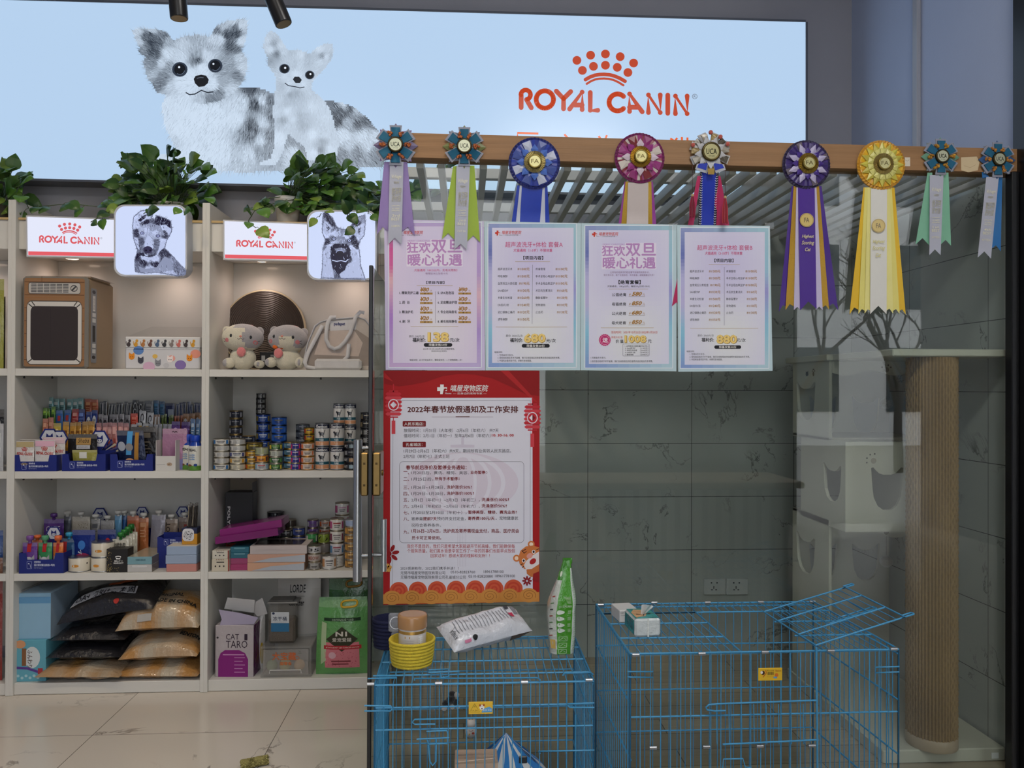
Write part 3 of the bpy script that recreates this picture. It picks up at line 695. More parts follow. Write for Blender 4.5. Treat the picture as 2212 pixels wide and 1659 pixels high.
def puppy_print(m,fr):
    s,ox,oy=4.608,0,280
    b=K([(1345,1400),(1340,1300),(1370,1200),(1330,1080),(1320,960),(1330,870),(1400,810),(1500,795),(1530,820),(1510,880),(1540,900),(1555,855),(1640,880),(1700,910),(1710,1000),(1690,1050),(1660,1100),(1640,1180),(1700,1240),(1780,1330),(1850,1400),(1845,1440),(1780,1455),(1560,1420),(1440,1430),(1350,1415)],s,ox,oy)
    c=K([(1450,850,.9),(1400,900,.2),(1500,820,.35),(1370,900,.8),(1350,950,.7),(1450,930,.15),(1500,960,.25),(1560,950,.15),(1640,900,.1),(1680,960,.25),(1620,960,.75),(1690,1020,.8),(1360,1030,.2),(1410,1020,.55),(1500,1050,.55),(1570,1050,.5),(1460,980,.75),(1540,1010,.7),(1640,1040,.2),(1480,1100,.5),(1400,1120,.25),(1400,1200,.3),(1560,1130,.3),(1480,1150,.7),(1470,1200,.25),(1550,1220,.3),(1620,1130,.9),(1350,1120,.85),(1400,1250,.15),(1500,1255,.25),(1450,1280,.9),(1540,1290,.7),(1430,1310,.05),(1540,1330,.1),(1380,1370,.3),(1500,1390,.6),(1620,1220,.2),(1620,1320,.25),(1680,1350,.45),(1760,1380,.3),(1700,1430,.6),(1820,1430,.35)],s,ox,oy)
    c=remap(c,1.7,.42);tone_fill(m,fr,b,c,1.6,DK,LT,2,9.0);fur(m,fr,b,c,1900,6,.9,lambda x,y:math.atan2(y-520,x-318) if y<545 else 1.2,DK,LT,3,.42,9.0)
    M1,M2=mixc(DK,LT,.82),mixc(DK,LT,.45)
    patches(m,fr,s,ox,oy,[(M1,[(1345,900),(1400,850),(1490,808),(1520,825),(1480,880),(1400,925),(1345,965)]),(DK,[(1375,900),(1420,862),(1470,838),(1440,885),(1395,915)]),(M2,[(1400,960),(1500,930),(1600,960),(1640,1060),(1560,1020),(1440,1000)]),(DK,[(1565,862),(1640,885),(1698,920),(1690,975),(1640,945),(1600,950)]),(M1,[(1612,955),(1650,950),(1705,990),(1690,1045),(1650,1010)]),(M1,[(1430,985),(1470,965),(1490,1000),(1455,1010)]),(M1,[(1520,1020),(1555,1000),(1585,1030),(1550,1040)]),(M1,[(1470,1060),(1510,1060),(1530,1130),(1500,1165),(1440,1150),(1450,1100)]),(M1,[(1338,1080),(1375,1100),(1385,1190),(1350,1160)]),(M1,[(1600,1120),(1650,1100),(1640,1170),(1590,1210),(1560,1250)]),(M1,[(1400,1255),(1450,1275),(1520,1272),(1570,1240),(1560,1282),(1470,1302),(1410,1288)]),(M2,[(1380,1360),(1450,1390),(1560,1370),(1640,1260),(1700,1300),(1720,1400),(1560,1415),(1400,1420)])],1.1,b)
    for x,y in ((1415,1030),(1572,1058)):
        p=K([(x,y)],s,ox,oy)[0];m.ell(fr,*p,4.6,3.6,C(60,56,90),5);m.ell(fr,*p,2.8,2.6,C(170,182,230),5.3);m.ell(fr,*p,1.3,1.3,C(20,18,36),5.6)
    p=K([(1472,1195)],s,ox,oy)[0];m.ell(fr,*p,10,7.5,C(52,48,76),5)
    for d in (-4,5):m.ell(fr,p[0]+d,p[1]+1.5,2.2,1.7,C(16,14,30),5.4)
    m.line(fr,[(p[0]-12,p[1]+12),(p[0],p[1]+15),(p[0]+14,p[1]+11)],1.4,C(20,18,36),5.4)
def shepherd_print(m,fr):
    s,ox,oy=6.144,470,440
    b=K([(1375,985),(1390,850),(1400,600),(1430,480),(1390,380),(1395,220),(1405,130),(1440,98),(1530,200),(1580,310),(1650,340),(1740,350),(1800,240),(1880,170),(1955,150),(1960,270),(1945,420),(1890,490),(1870,560),(1885,660),(1900,830),(1960,1000)],s,ox,oy)
    c=K([(1450,140,.1),(1480,230,.05),(1420,250,.4),(1470,320,.8),(1540,280,.1),(1430,350,.7),(1450,400,.85),(1520,330,.3),(1850,260,.1),(1920,200,.4),(1820,330,.6),(1900,330,.75),(1880,430,.8),(1780,320,.1),(1640,380,.4),(1560,400,.7),(1720,420,.8),(1600,400,.05),(1450,520,.05),(1430,580,.3),(1480,580,.85),(1530,470,.3),(1640,480,.5),(1800,480,.15),(1830,560,.1),(1790,600,.85),(1700,530,.3),(1560,520,.6),(1520,640,.05),(1560,720,.1),(1630,600,.3),(1740,680,.05),(1700,760,.2),(1830,650,.7),(1440,650,.7),(1420,750,.6),(1450,900,.5),(1560,800,.02),(1620,850,.02),(1680,800,.02),(1620,930,.2),(1540,900,.35),(1750,850,.55),(1850,800,.7),(1850,950,.4),(1700,950,.5),(1920,970,.5),(1400,960,.6)],s,ox,oy)
    c=remap(c,1.7,.42);tone_fill(m,fr,b,c,1.6,DK,LT,2,9.0);fur(m,fr,b,c,1900,6,.9,lambda x,y:math.atan2(y-545,x-735) if y<560 else 1.5,DK,LT,3,.42,9.0)
    M1,M2=mixc(DK,LT,.74),mixc(DK,LT,.36)
    patches(m,fr,s,ox,oy,[(M1,[(1415,235),(1465,250),(1525,325),(1480,400),(1425,412),(1402,320)]),(DK,[(1450,290),(1490,320),(1470,380),(1450,350)]),(M1,[(1900,285),(1950,250),(1942,420),(1890,475),(1825,400),(1850,330)]),(DK,[(1870,330),(1900,320),(1890,400),(1862,385)]),(M1,[(1555,385),(1625,355),(1640,425),(1590,440)]),(M1,[(1690,425),(1720,380),(1795,405),(1750,445)]),(M2,[(1600,440),(1690,440),(1700,560),(1650,600),(1590,560)]),(M1,[(1430,600),(1480,545),(1505,620),(1492,705),(1418,725)]),(M1,[(1785,580),(1850,640),(1882,765),(1795,745),(1765,680)]),(DK,[(1505,570),(1560,530),(1715,535),(1765,610),(1738,760),(1640,785),(1535,760),(1495,660)]),(M2,[(1560,600),(1640,585),(1700,610),(1690,640),(1640,620),(1580,640)]),(M1,[(1398,770),(1500,730),(1520,830),(1545,985),(1390,985)]),(M1,[(1730,800),(1890,745),(1950,980),(1640,985),(1620,940)]),(DK,[(1510,780),(1722,780),(1690,880),(1605,935),(1540,885)])],1.5,b)
    for x,y in ((1545,465),(1750,488)):
        p=K([(x,y)],s,ox,oy)[0];m.ell(fr,*p,5,4,C(40,36,60),5);m.ell(fr,*p,3,2.8,C(180,192,236),5.3);m.ell(fr,*p,1.4,1.4,C(20,18,36),5.6)
    p=K([(1625,660)],s,ox,oy)[0];m.ell(fr,*p,10,7,C(30,26,44),5);m.ring(fr,p[0],p[1]-1,9,6,1.2,C(170,182,226),5.4,18,PI,2*PI)
    m.line(fr,K([(1520,750),(1580,765),(1640,755),(1700,770),(1730,740)],s,ox,oy),2.,LT,5.4)
small_sign('lit brand sign above the television cat house showing a floppy eared shepherd puppy',[(56,465),(246,472),(247,558),(57,554.5)],(246,442,404,597),puppy_print,lambda x,y:(84.2+(x-152)*.0704,508+(y-498)*.0665),.068)
small_sign('lit brand sign above the cat plushies showing a prick eared adult shepherd dog',[(482,474.5),(664,482),(664,565),(482,561)],(663,454,814,605),shepherd_print,lambda x,y:(509.9+(x-152)*.0664,517.8+(y-498)*.062),.064)
# track spot heads in front of the big lightbox
def spot_head(label,u,v,top,r=.031):
    a=at(u,v,2.9);b=at(top[0],top[1],2.9);d=(b-a).normalized()
    t=thing('track_spotlight',label,'spotlight',a)
    m=MB();m.tube([a,a+d*.003,a+d*.22],[r*.97,r,r],C(20,20,22),22);m.tube([a+d*.22,a+d*.24],[r,r*.8],C(20,20,22),22);m.build('housing','plastic',t)
    m=MB();e=d.orthogonal().normalized();g=d.cross(e);c0=a-d*.0008
    m.poly([c0+(e*math.cos(k*PI/12)+g*math.sin(k*PI/12))*r*.86 for k in range(24)],C(150,128,92));m.build('lens','metal',t)
    m=MB();c1=a+d*.24;m.tube([c1,Vector((c1.x,c1.y+.02,c1.z+.1)),Vector((c1.x,c1.y+.02,ZC-.03))],.006,C(24,24,26),8);m.build('stem','plastic',t)
    return t
spot_head('black cylinder spotlight pointing straight down before the larger printed dog',387,40,(383,-10))
spot_head('black cylinder spotlight tilted to the right above the printed puppy',613,52,(588,-8))
m=MB();m.box(-3.6,.6,2.88,2.96,ZC-.03,ZC-.0005,C(20,20,22));tag(m.build('lighting_track','plastic'),'black ceiling track that carries the two cylinder spotlights','track')
# ================================================================ posters taped to the glass
YP=YG-.009
PF=pix(YP)
def lerp_stops(t,st):
    for (a,ca),(b,cb) in zip(st,st[1:]):
        if t <=b:return mixc(ca,cb,max(0,min(1,(t-a)/(b-a))))
    return st[-1][1]
def sheet(m,quad,col):
    """a thin sheet of paper with real edges"""
    A=[PF(u,v,0) for u,v in quad];B=[p+Vector((0,.0008,0)) for p in A]
    m.add(A+B,[(3,2,1,0),(4,5,6,7)]+[(i,(i+1) % 4,(i+1) % 4+4,i+4) for i in range(4)],col)
def gradient_rect(m,u0,v0,u1,v1,f,nu,nv,lift):
    for i in range(nu):
        for j in range(nv):
            a0,a1,b0,b1=i/nu,(i+1)/nu,j/nv,(j+1)/nv
            m.art(PF,[(u0+(u1-u0)*a0,v0+(v1-v0)*b0),(u0+(u1-u0)*a1,v0+(v1-v0)*b0),(u0+(u1-u0)*a1,v0+(v1-v0)*b1),(u0+(u1-u0)*a0,v0+(v1-v0)*b1)],f((a0+a1)/2,(b0+b1)/2),lift)
BL,AQ,LAV,PK=C(118,128,196),C(160,204,222),C(196,188,226),C(214,150,196)
def band_blue(a,b): 
    l=lerp_stops(b,[(0,C(150,160,206)),(.2,C(104,112,184)),(.35,C(190,186,226)),(.55,LAV),(.75,C(140,200,224)),(1,C(134,156,212))])
    r=lerp_stops(b,[(0,C(170,206,216)),(.3,AQ),(.45,C(160,156,214)),(.7,C(146,200,222)),(1,C(186,214,222))])
    return mixc(l,r,a)
def band_pink(a,b):
    l=lerp_stops(b,[(0,C(186,170,214)),(.18,C(214,84,150)),(.3,C(214,96,156)),(.4,C(226,180,186)),(.65,C(176,128,208)),(.85,C(190,160,214)),(1,C(206,176,216))])
    r=lerp_stops(b,[(0,C(190,176,220)),(.35,C(184,160,214)),(.5,C(226,186,196)),(.75,C(178,150,212)),(1,C(196,180,220))])
    return mixc(l,r,a)
def panel_f(pink):
    def f(a,b):
        c=C(222,220,238)
        d=math.hypot(a-.5,(b-.25)*1.5);c=mixc(c,C(206,198,232),max(0,.9-d*1.4))
        d=math.hypot(a-.55,(b-.8)*1.4);c=mixc(c,C(232,234,226),max(0,.8-d*1.6))
        if pink:c=mixc(c,C(222,196,226),.55*(abs(a-.5)+.35))
        return c
    return f
INK,GO,PNK,MAU=C(34,34,40),C(172,128,66),C(206,96,140),C(190,142,196)
def hospital_logo(m,u,v,s,col=C(206,62,46),ink=C(50,40,44),fr=PF):
    m.rect(fr,u,v+3.2*s,u+11*s,v+7.6*s,col,2);m.rect(fr,u+3.4*s,v,u+7.4*s,v+11*s,col,2.1)
    m.art(fr,[(u+6.2*s,v+11*s),(u+7.6*s,v+5*s),(u+10*s,v+4.4*s),(u+11*s,v+6*s),(u+9*s,v+7*s),(u+8.4*s,v+11*s)],C(236,226,232) if ink != WHITE else C(150,20,24),2.3)
    m.text(fr,'喵屋宠物医院',u+15*s,v+.5*s,u+58*s,v+8*s,col if ink != WHITE else WHITE,2,.012,.22)
    m.text(fr,'— 您身边的宠物专家 —',u+18*s,v+9*s,u+56*s,v+11.4*s,ink,2)
    m.text(fr,'Miaowu',u+9*s,v+9.2*s,u+16*s,v+11*s,ink,2)
def T4(m,s,ox,oy):
    def f(t,x0,y0,x1,y1,col,bold=0.,shear=0.,**kw):m.text(PF,t,ox+x0/s,oy+y0/s,ox+x1/s,oy+y1/s,col,2.2,bold,shear,**kw)
    f.X=lambda x:ox+x/s
    f.Y=lambda y:oy+y/s
    return f
def price_base(m,quad,lf,pn,pink):
    sheet(m,quad,C(192,214,220) if not pink else C(206,196,226))
    u0,v0,u1,v1=lf;bf=band_pink if pink else band_blue
    gradient_rect(m,u0,v0,u1,v1,bf,8,40,1);m.frame_line(PF,u0,v0,u1,v1,1.6,C(234,240,246),1.4)
    gradient_rect(m,*pn,panel_f(pink),20,30,1.3)
def hline(m,u0,u1,v,w=.8,col=C(190,164,120)):m.line(PF,[(u0,v),((u0+u1)/2,v+.2),(u1,v)],w,col,1.9)
def pill(m,t,u0,v0,u1,v1):
    m.rect(PF,u0,v0,u1,v1,INK,1.9,(v1-v0)/2.05);m.text(PF,t,u0+(u1-u0)*.18,v0+1.3,u1-(u1-u0)*.18,v1-1.3,C(230,226,220),2.3,.02)
def big_price(m,t,u0,v0,u1,v1):
    m.text(PF,t,u0+.8,v0+.8,u1+.8,v1+.8,C(140,104,52),2.,.05);m.text(PF,t,u0,v0,u1,v1,C(222,182,84),2.5,.05);m.text(PF,t,u0+.6,v0+.6,u1-.6,v1-.6,C(242,212,130),2.8,.01)
def xmas_head(m,f,d,k):
    x,y=d
    m.rect(PF,f.X(x+368*k),f.Y(y+246*k),f.X(x+940*k),f.Y(y+498*k),C(232,224,240),1.8,1.5);m.rect(PF,f.X(x+612*k),f.Y(y+220*k),f.X(x+940*k),f.Y(y+262*k),C(232,224,240),1.7,1.5)
    for t,a,b,c_,e in (('狂欢',372,250,612,358),('双旦',620,226,932,358),('暖心',382,372,655,488),('礼遇',660,372,930,488)):
        f(t,x+a*k,y+b*k,x+c_*k,y+e*k,MAU,.035)
    f('MERRY CHRISTMAS',x+380*k,y+228*k,x+608*k,y+246*k,MAU,.0)
POST='price posters taped to the glass'
# --- poster 1
m=MB();price_base(m,[(829.7,474),(1045,478),(1048,800),(833,799)],(840,480,1040,794),(849,489,1030,784),True)
f=T4(m,4.7065,800,470);hospital_logo(m,857,498,.98)
xmas_head(m,f,(0,0),1)
f('犬猫通用（4KG以内，无毛长限制）',445,522,885,548,PNK,.012);f('每增加1KG,加收十元',560,558,788,580,C(150,110,150),.0)
f('【项目内容】',570,645,752,675,INK,.03);hline(m,900,978,617)
for i,(t,p) in enumerate((('1. 精致洗护二遍','80'),('2. 药  浴','30'),('3. 精油护毛','30'),('4. 刷  牙','20'),('5. SPA泡泡浴','90'),('6. 足底精油护理','30'),('7. 专业祛除废毛','30'),('8. 美毛祛除静电','30'))):
    c,r=i // 4,i % 4;x,y=295+390*c,750+97*r;w=[195,105,140,108,165,195,195,195][i]
    f(t,x,y,x+w,y+30,INK,.02);bx=x+210;f('¥' +p,bx,y-40,bx+92,y+4,GO,.04,.3);f('/次',bx+98,y-16,bx+122,y+2,GO)
    m.rect(PF,800+bx/4.7065,470+(y+12)/4.7065,800+(bx+128)/4.7065,470+(y+32)/4.7065,C(178,138,74),2)
    for t2,q in (('原',42),('价',76)):f(t2,bx+q,y+14,bx+q+16,y+30,C(60,44,22),.02)
m.line(PF,[(940.5,629.5),(940.5,698)],.8,C(150,140,150),2);hline(m,887,990,705)
f('原价: 340元/次',392,1195,552,1218,C(70,66,76));f('福利价:',430,1222,562,1266,INK,.03);f('元/次',808,1226,906,1264,INK,.02)
big_price(m,'138',923.5,717.5,969.5,738.5);pill(m,'限量发售50份',915.5,741,977,749)
f('2022年1月15日-2022年2月15日暂停使用。',535,1326,858,1346,C(70,66,76));f('其他时间均正常使用。',620,1350,782,1366,C(70,66,76))
f('喵屋说明：此卡不走会员卡，需现金支付，一个宠物限购一次！',400,1438,932,1460,INK,.005)
tag(m.build('price_poster','paper'),'pink bordered grooming price poster with the gold figure 138, beside the glass door','poster',POST)
# --- posters 2 and 4
LI=[('超声波洁牙术','300'),('呼吸麻醉','300'),('血常规五分类检查','90'),('SAA或CRP','130'),('半套生化检查','260'),('DR拍片2张','240'),('进口镇静止痛药','120'),('诱导麻醉','150')]
RI=[('疼痛管理','100'),('手术全程心电监护','100'),('手术全程血氧监护','100'),('术后抗生素消炎','60'),('静脉留置针','30'),('宠物建档','10'),('止血药','30')]
def dental(m,f,S,dx,dy,k,tl,age,old,price,mid,px):
    X=lambda x:dx+x*k;Y=lambda y:dy+y*k
    def g(t,x0,y0,x1,y1,*a):f(t,X(x0),Y(y0),X(x1),Y(y1),*a)
    g('超声波洗牙+体检 套餐' +tl,1372,246,1956,302,PNK,.012);g('犬猫通用（' +age+'）不限体重',1455,316,1850,350,PNK,.02)
    g('【项目内容】',1556,390,1756,428,INK,.03)
    for items,x0,pr in ((LI,1296,1618),(RI,1680,2004)):
        for i,(t,p) in enumerate(items):
            if t.startswith('半套'):p=mid
            y=510+73*i;w=24.5*len(t) if not t.startswith('SAA') else 104
            if t.startswith('DR'):w=112
            g(t,x0,y,x0+w,y+27,C(52,52,60),.0)
            g('原价',pr-122+(0 if len(p) ==3 else 14),y+3,pr-78+(0 if len(p) ==3 else 14),y+26,GO,.01);g(p+'元',pr-77+(0 if len(p) ==3 else 16),y,pr,y+28,GO,.03)
    g('原价: %s元/次' % old,1378,1190,1548,1214,C(70,66,76));g('福利价:',1420,1226,1550,1268,INK,.03);g('元/次',1788,1232,1884,1270,INK,.02)
    g('喵屋说明：',1262,1360,1345,1378,INK);g('1. 可用会员卡支付。',1295,1388,1455,1408,INK)
    g('2. 若检查后相关手术不能做，我们仅收取相应的检查费并退还相应的手术费。',1293,1416,1928,1437,INK);g('3. 半套和全套项目不同，详情可咨询客服。',1293,1444,1640,1466,INK)
m=MB();price_base(m,[(1046,478),(1255.5,482),(1253,800),(1049,800)],(1054,482.5,1245,794),(1063,492,1239,784),False)
f=T4(m,4.7065,800,470);hospital_logo(m,1069.5,498,.98)
dental(m,f,1,0,0,1,'A','1-3岁','2020','680','260',None)
hline(m,1113,1188,565);m.line(PF,[(1150.3,572),(1149.5,699.5)],.8,C(140,140,158),2);hline(m,1071,1225,706.5)
big_price(m,'680',1131.5,720,1178.5,740.5);pill(m,'限量发售50份',1127,743,1187.5,751)
tag(m.build('price_poster','paper'),'blue bordered dental cleaning poster with package letter A and the gold figure 680','poster',POST)
PF=pix(YP-.004)
m=MB();price_base(m,[(1462.5,486),(1663,488),(1669,801),(1465,803)],(1469.5,491.5,1661,796),(1479,501,1652,788),False)
f=T4(m,4.88,1240,470);hospital_logo(m,1486,506,.95)
dental(m,f,1,-72,44,.998,'B','3-10岁','2060','880','500',None)
hline(m,1531,1598,571);m.line(PF,[(1564.5,577),(1564.5,703)],.8,C(140,140,158),2);hline(m,1491,1638,709)
big_price(m,'880',1547.5,723,1592,742.5);pill(m,'限量发售50份',1543,746,1601,753.5)
tag(m.build('price_poster','paper'),'blue bordered dental cleaning poster with package letter B and the gold figure 880','poster',POST)
PF=pix(YP)
# --- poster 3
m=MB();price_base(m,[(1256,482),(1462,485),(1461,802),(1254,800)],(1263.5,487,1453,795),(1272,497,1445,786),False)
f=T4(m,4.88,1240,470);hospital_logo(m,1279,501,.98)
xmas_head(m,f,(-80,44),1.008)
f('让所有的毛孩子们赶在春节前做完绝育手术、',380,566,795,588,C(150,120,150));f('洗干净牙齿，做个全面体检，欢欢喜喜、健健康康过大年！',312,596,846,618,C(150,120,150))
f('【绝育套餐】',470,660,702,702,INK,.035);f('犬猫通用，10Kg以内，每超1Kg加收100元',350,714,798,738,INK,.005);hline(m,1315,1400,624.5)
for i,(t,p) in enumerate((('公猫绝育','580'),('母猫绝育','850'),('公犬绝育','680'),('母犬绝育','850'))):
    y=796+99*i;f(t,400-i,y,550-i,y+34,INK,.015);f('¥',580,y+4,600,y+28,GO,.01,.2);f(p,608,y-14,716,y+30,GO,.045,.3);f('元',724,y+6,746,y+28,GO)
    m.line(PF,[(1240+576/4.88,470+(y+38)/4.88),(1240+748/4.88,470+(y+38)/4.88)],.7,C(120,100,80),2)
hline(m,1298,1412,708);f('活动时间：2021年12月22日-2022年1月20日',390,1196,876,1222,C(206,96,70),.015)
m.ell(PF,1306.5,734.5,12,12,C(196,46,110),2)
for k in range(18):m.ell(PF,1306.5+11.5*math.cos(k*PI/9),734.5+11.5*math.sin(k*PI/9),1.7,1.7,C(196,46,110),2.05,8)
m.ring(PF,1306.5,734.5,10.2,10.2,.7,C(236,180,206),2.2);f('送',300,1266,356,1316,C(240,224,234),.04)
f('体检大礼包',392,1250,512,1274,C(206,96,70),.01);f('价 值:',440,1286,526,1322,INK,.025);f('元',778,1284,816,1320,INK,.02);big_price(m,'1008',1349,724,1396,740.5)
m.frame_line(PF,1345.5,743,1402.5,769,.6,C(110,110,120),2,2)
for i,(t,p) in enumerate((('1. 血常规五分类检查','90'),('2. SAA或CRP','130'),('3. 术前生化检查','260'),('4. DR拍片2张','240'),('5. 基础体检','288'))):
    y=1346+22.5*i;f(t,536,y,536+[164,110,128,110,92][i],y+17,INK,.01);f('（%s元）' % p,696,y,786,y+17,INK,.01)
f('1.可用会员卡支付。',175,1468,338,1488,INK);f('2.若检查后相关手术不能做，我们仅收取相应的检查费并退还相应的手术费。',173,1504,830,1526,INK)
tag(m.build('price_poster','paper'),'lavender neutering price poster with four gold prices and the figure 1008','poster',POST)

# --- red new year notice
RED,DRED=C(166,22,26),C(126,14,20)
m=MB();sheet(m,[(828.5,800.5),(1165.5,801),(1165.5,1299.5),(828,1307)],RED)
A=lambda pts:[(810+x/5.821,790+y/5.821) for x,y in pts];Bq=lambda pts:[(810+x/5.821,1040+y/5.821) for x,y in pts]
m.art(PF,A([(112,62),(2068,62),(2068,380),(1900,360),(1700,260),(1480,160),(1250,110),(1050,100),(850,130),(650,200),(450,240),(300,260),(115,225)]),C(140,16,20),1)
m.art(PF,A([(1580,62),(1680,62),(2055,470),(1990,440)]),C(176,34,36),1.1)
m.art(PF,A([(115,80),(230,200),(115,150)]),C(176,34,36),1.1)
m.art(PF,A([(195,404),(1980,402)])+Bq([(1984,1360),(187,1380)]),C(218,216,226),1.2)
m.line(PF,A([(228,440),(1955,437)]),.7,C(130,130,140),1.4);m.line(PF,A([(228,440)])+Bq([(217,1330)]),.7,C(130,130,140),1.4);m.line(PF,A([(1955,437)])+Bq([(1950,1320)]),.7,C(130,130,140),1.4)
# faint lantern watermark
WM=C(206,198,212)
m.art(PF,A([(1085,880),(1118,880),(1118,990),(1250,995),(1250,1030),(950,1030),(950,995),(1085,990)]),WM,1.4)
def wm(cx,cy,rx,ry,lo):m.ell(PF,cx,cy,rx,ry,lo,1.5,40)
wm(999,1043,121,66,C(212,202,214));m.ring(PF,1000,1043,92,64,9,C(220,216,226),1.6);m.ring(PF,1000,1043,62,64,8,C(220,216,226),1.62);m.ring(PF,1000,1043,30,64,7,C(220,216,226),1.64)
for k in range(6):m.line(PF,Bq([(1040+k*20,560),(1040+k*20,1070)]),.8,C(206,200,212),1.5)
hospital_logo(m,944.5,830.5,1.9,WHITE,WHITE)
f=T4(m,5.821,810,790);BRN=C(84,26,20)
f('2022年春节放假通知及工作安排',410,506,1798,590,BRN,.035)
m.line(PF,A([(715,644),(1485,644)]),.8,C(140,120,120),1.6);m.line(PF,A([(1015,642),(1190,642)]),2,BRN,1.7)
MAR=C(122,22,26);IK=C(40,38,44);RT=C(176,42,40)
for y,t in ((696,'人民东路店：'),(956,'孔雀城店：')):
    m.rect(PF,*A([(348,y)])[0],*A([(640,y+70)])[0],MAR,1.6,2);f(t,368 if y<800 else 388,y+14,618 if y<800 else 596,y+56,WHITE,.01)
f('放假时间：1月31日（大年夜）-2月6日（年初六） 共7天',362,790,1555,838,IK,.006);f('值班时间：2月1日（年初一）至年2月6日（年初六）',362,856,1455,902,IK,.006);f('10: 30-16: 00',1468,858,1746,892,RT,.03)
f('1月29日-2月6日（年初六）共9天，期间所有业务转人民东路店。',360,1048,1712,1096,IK,.006);f('2月7日（年初七）正式上班',358,1118,938,1164,IK,.006)
m.frame_line(PF,*A([(308,1205)])[0],*Bq([(1872,770)])[0],.8,C(110,108,118),1.7,8)
f('春节前后涨价及暂停业务通知：',390,1252,1150,1306,MAR,.03)
f=T4(m,5.821,810,1040)
ROWS=[('一、',-130,'1月20日后，赛洗、精剪、美容、',1180,'业务暂停',1384,'。',1412),('二、',-50,'1月25日后，',732,'所有手术暂停',1040,'。',1066),('三、',55,'1月26日~1月28日，',880,'洗护涨价50%',1198,'！',1218),('四、',133,'1月29日~1月30日，',880,'洗护涨价100%',1222,'！',1244),
        ('五、',212,'2月1日（年初一）~2月3日（年初三），',1318,'洗澡涨价100%',1662,'！',1686),('六、',291,'2月4日（年初四）~2月6日（年初六），',1318,'洗澡涨价50%',1634,'！',1658),('七、',370,'1月20日至2月10日（年初十），',1150,'暂停美容、精修、赛洗业务',1762,'！',1782)]
for h,y,a,xa,b,xb,c_,xc in ROWS:
    y+= 0;f(h,358,y,428,y+44,MAR,.015);f(a,458,y-1,xa,y+43,IK,.004);f(b,xa+22,y-6,xb,y+38,MAR,.03);f(c_,xb+8,y,xc,y+34,MAR)
f('八、',358,452,428,496,MAR,.015);f('寄养需',458,450,602,492,IK,.004);f('提前7天',606,448,776,490,MAR,.03);f('预约并支付定金，',780,446,1140,490,IK,.004);f('寄养费100元/天',1170,442,1504,486,MAR,.03);f('。宠物健康状',1516,438,1800,484,IK,.004)
f('况符合寄养条件。',454,528,830,572,IK,.004);f('九、',358,612,428,656,MAR,.015);f('1月26日~2月6日，洗护类及寄养需现金支付，商品、医疗类会',458,596,1812,648,MAR,.02);f('员卡可正常使用。',462,688,832,732,MAR,.02)
f('涨价不是目的，我们只是希望大家能避开节前高峰，我们能确保每',402,788,1758,840,RT,.006);f('个服务质量，我们离乡背景辛苦工作了一年的同事们也能早点放假',404,848,1760,900,RT,.006);f('回家过年！感谢大家的理解和支持！！',700,910,1445,956,RT,.006)
f('2021感谢有你，2022我们携手并进！！',320,1072,1048,1114,IK);f('无锡市喵屋宠物医院有限公司',322,1128,882,1170,IK);f('0510-82823760',952,1122,1258,1156,IK);f('18961788100',1366,1118,1618,1150,IK)
f('无锡市喵屋宠物医院有限公司孔雀城分公司',322,1182,1140,1226,IK);f('0510-82820880',1176,1176,1482,1210,IK);f('18961778100',1510,1172,1760,1206,IK)
# paper lanterns
def lantern(cx,cy,flip):
    L=C(190,40,52);D=C(206,64,74)
    m.line(PF,[(cx,cy-45),(cx,cy-28)],2.2,L,2);m.rect(PF,cx-10,cy-31,cx+10,cy-28,L,2)
    for k in range(6):
        y=cy-27+k*8.6;w=19-(1.5 if k in (0,5) else 0);m.art(PF,[(cx-w,y+3.6),(cx-w+4,y),(cx+w-4,y),(cx+w,y+3.6),(cx+w-4,y+7.4),(cx-w+4,y+7.4)],D if k % 2 else L,2)
    m.rect(PF,cx-10,cy+25,cx+10,cy+28,L,2);m.line(PF,[(cx,cy+28),(cx,cy+34)],1.6,L,2)
    m.rect(PF,cx-4,cy+34,cx+4,cy+63,D,2);m.ell(PF,cx,cy,11.6,12.5,L,2.2);m.ring(PF,cx,cy,11.6,12.5,2.1,C(230,214,222),2.4)
    m.art(PF,[(cx,cy-7),(cx+7,cy),(cx,cy+7),(cx-7,cy)],C(214,208,220) if not flip else DRED,2.4);m.art(PF,[(cx,cy-7),(cx-7,cy),(cx,cy+7)],C(230,226,234),2.5)
lantern(850,874.5,False);lantern(1150,902.5,True)
# wave border
for k in range(9):
    cx,cy=820+k*41.3,1278-k*.9
    for q,r in enumerate((20,15,11,7,3.5)):m.ell(PF,max(cx,830+r*0),cy,r,r,(C(206,88,56),C(196,66,44))[q % 2],2+q*.15,28) if 849 <=cx <=1146 else None
    m.ell(PF,cx,cy,20,20,C(206,88,56),2,28) if False else None
m.art(PF,Bq([(103,1420),(2065,1390),(2065,1512),(103,1542)]),C(204,136,62),3)
for k in range(8):
    cx,cy=849+k*42.2,1291.5-k*.8
    m.ell(PF,cx-2,cy,19.5,15.5,C(206,140,66),3.2,28)
    m.line(PF,[(cx+(1+t*.28)*1.*math.cos(t*.42)*1.6-2,cy+(1+t*.28)*math.sin(t*.42)*1.25) for t in range(32)],.8,C(132,76,28),3.5)
# flowers at the left edge
for k in range(7):a=k*2*PI/7-.2;m.ell(PF,max(838,842)+13*math.cos(a),1196+13*math.sin(a),8,4,C(150,22,28),3.6,14,a) if math.cos(a)>-.75 else None
m.ell(PF,840,1196,6,6,C(150,22,28),3.7)
for k in range(5):a=k*2*PI/5-PI/2;m.ell(PF,837+5*math.cos(a),1227+5*math.sin(a),4.6,4.6,C(222,166,84),3.6,12)
m.ell(PF,837,1227,2,2,C(190,110,40),3.8)
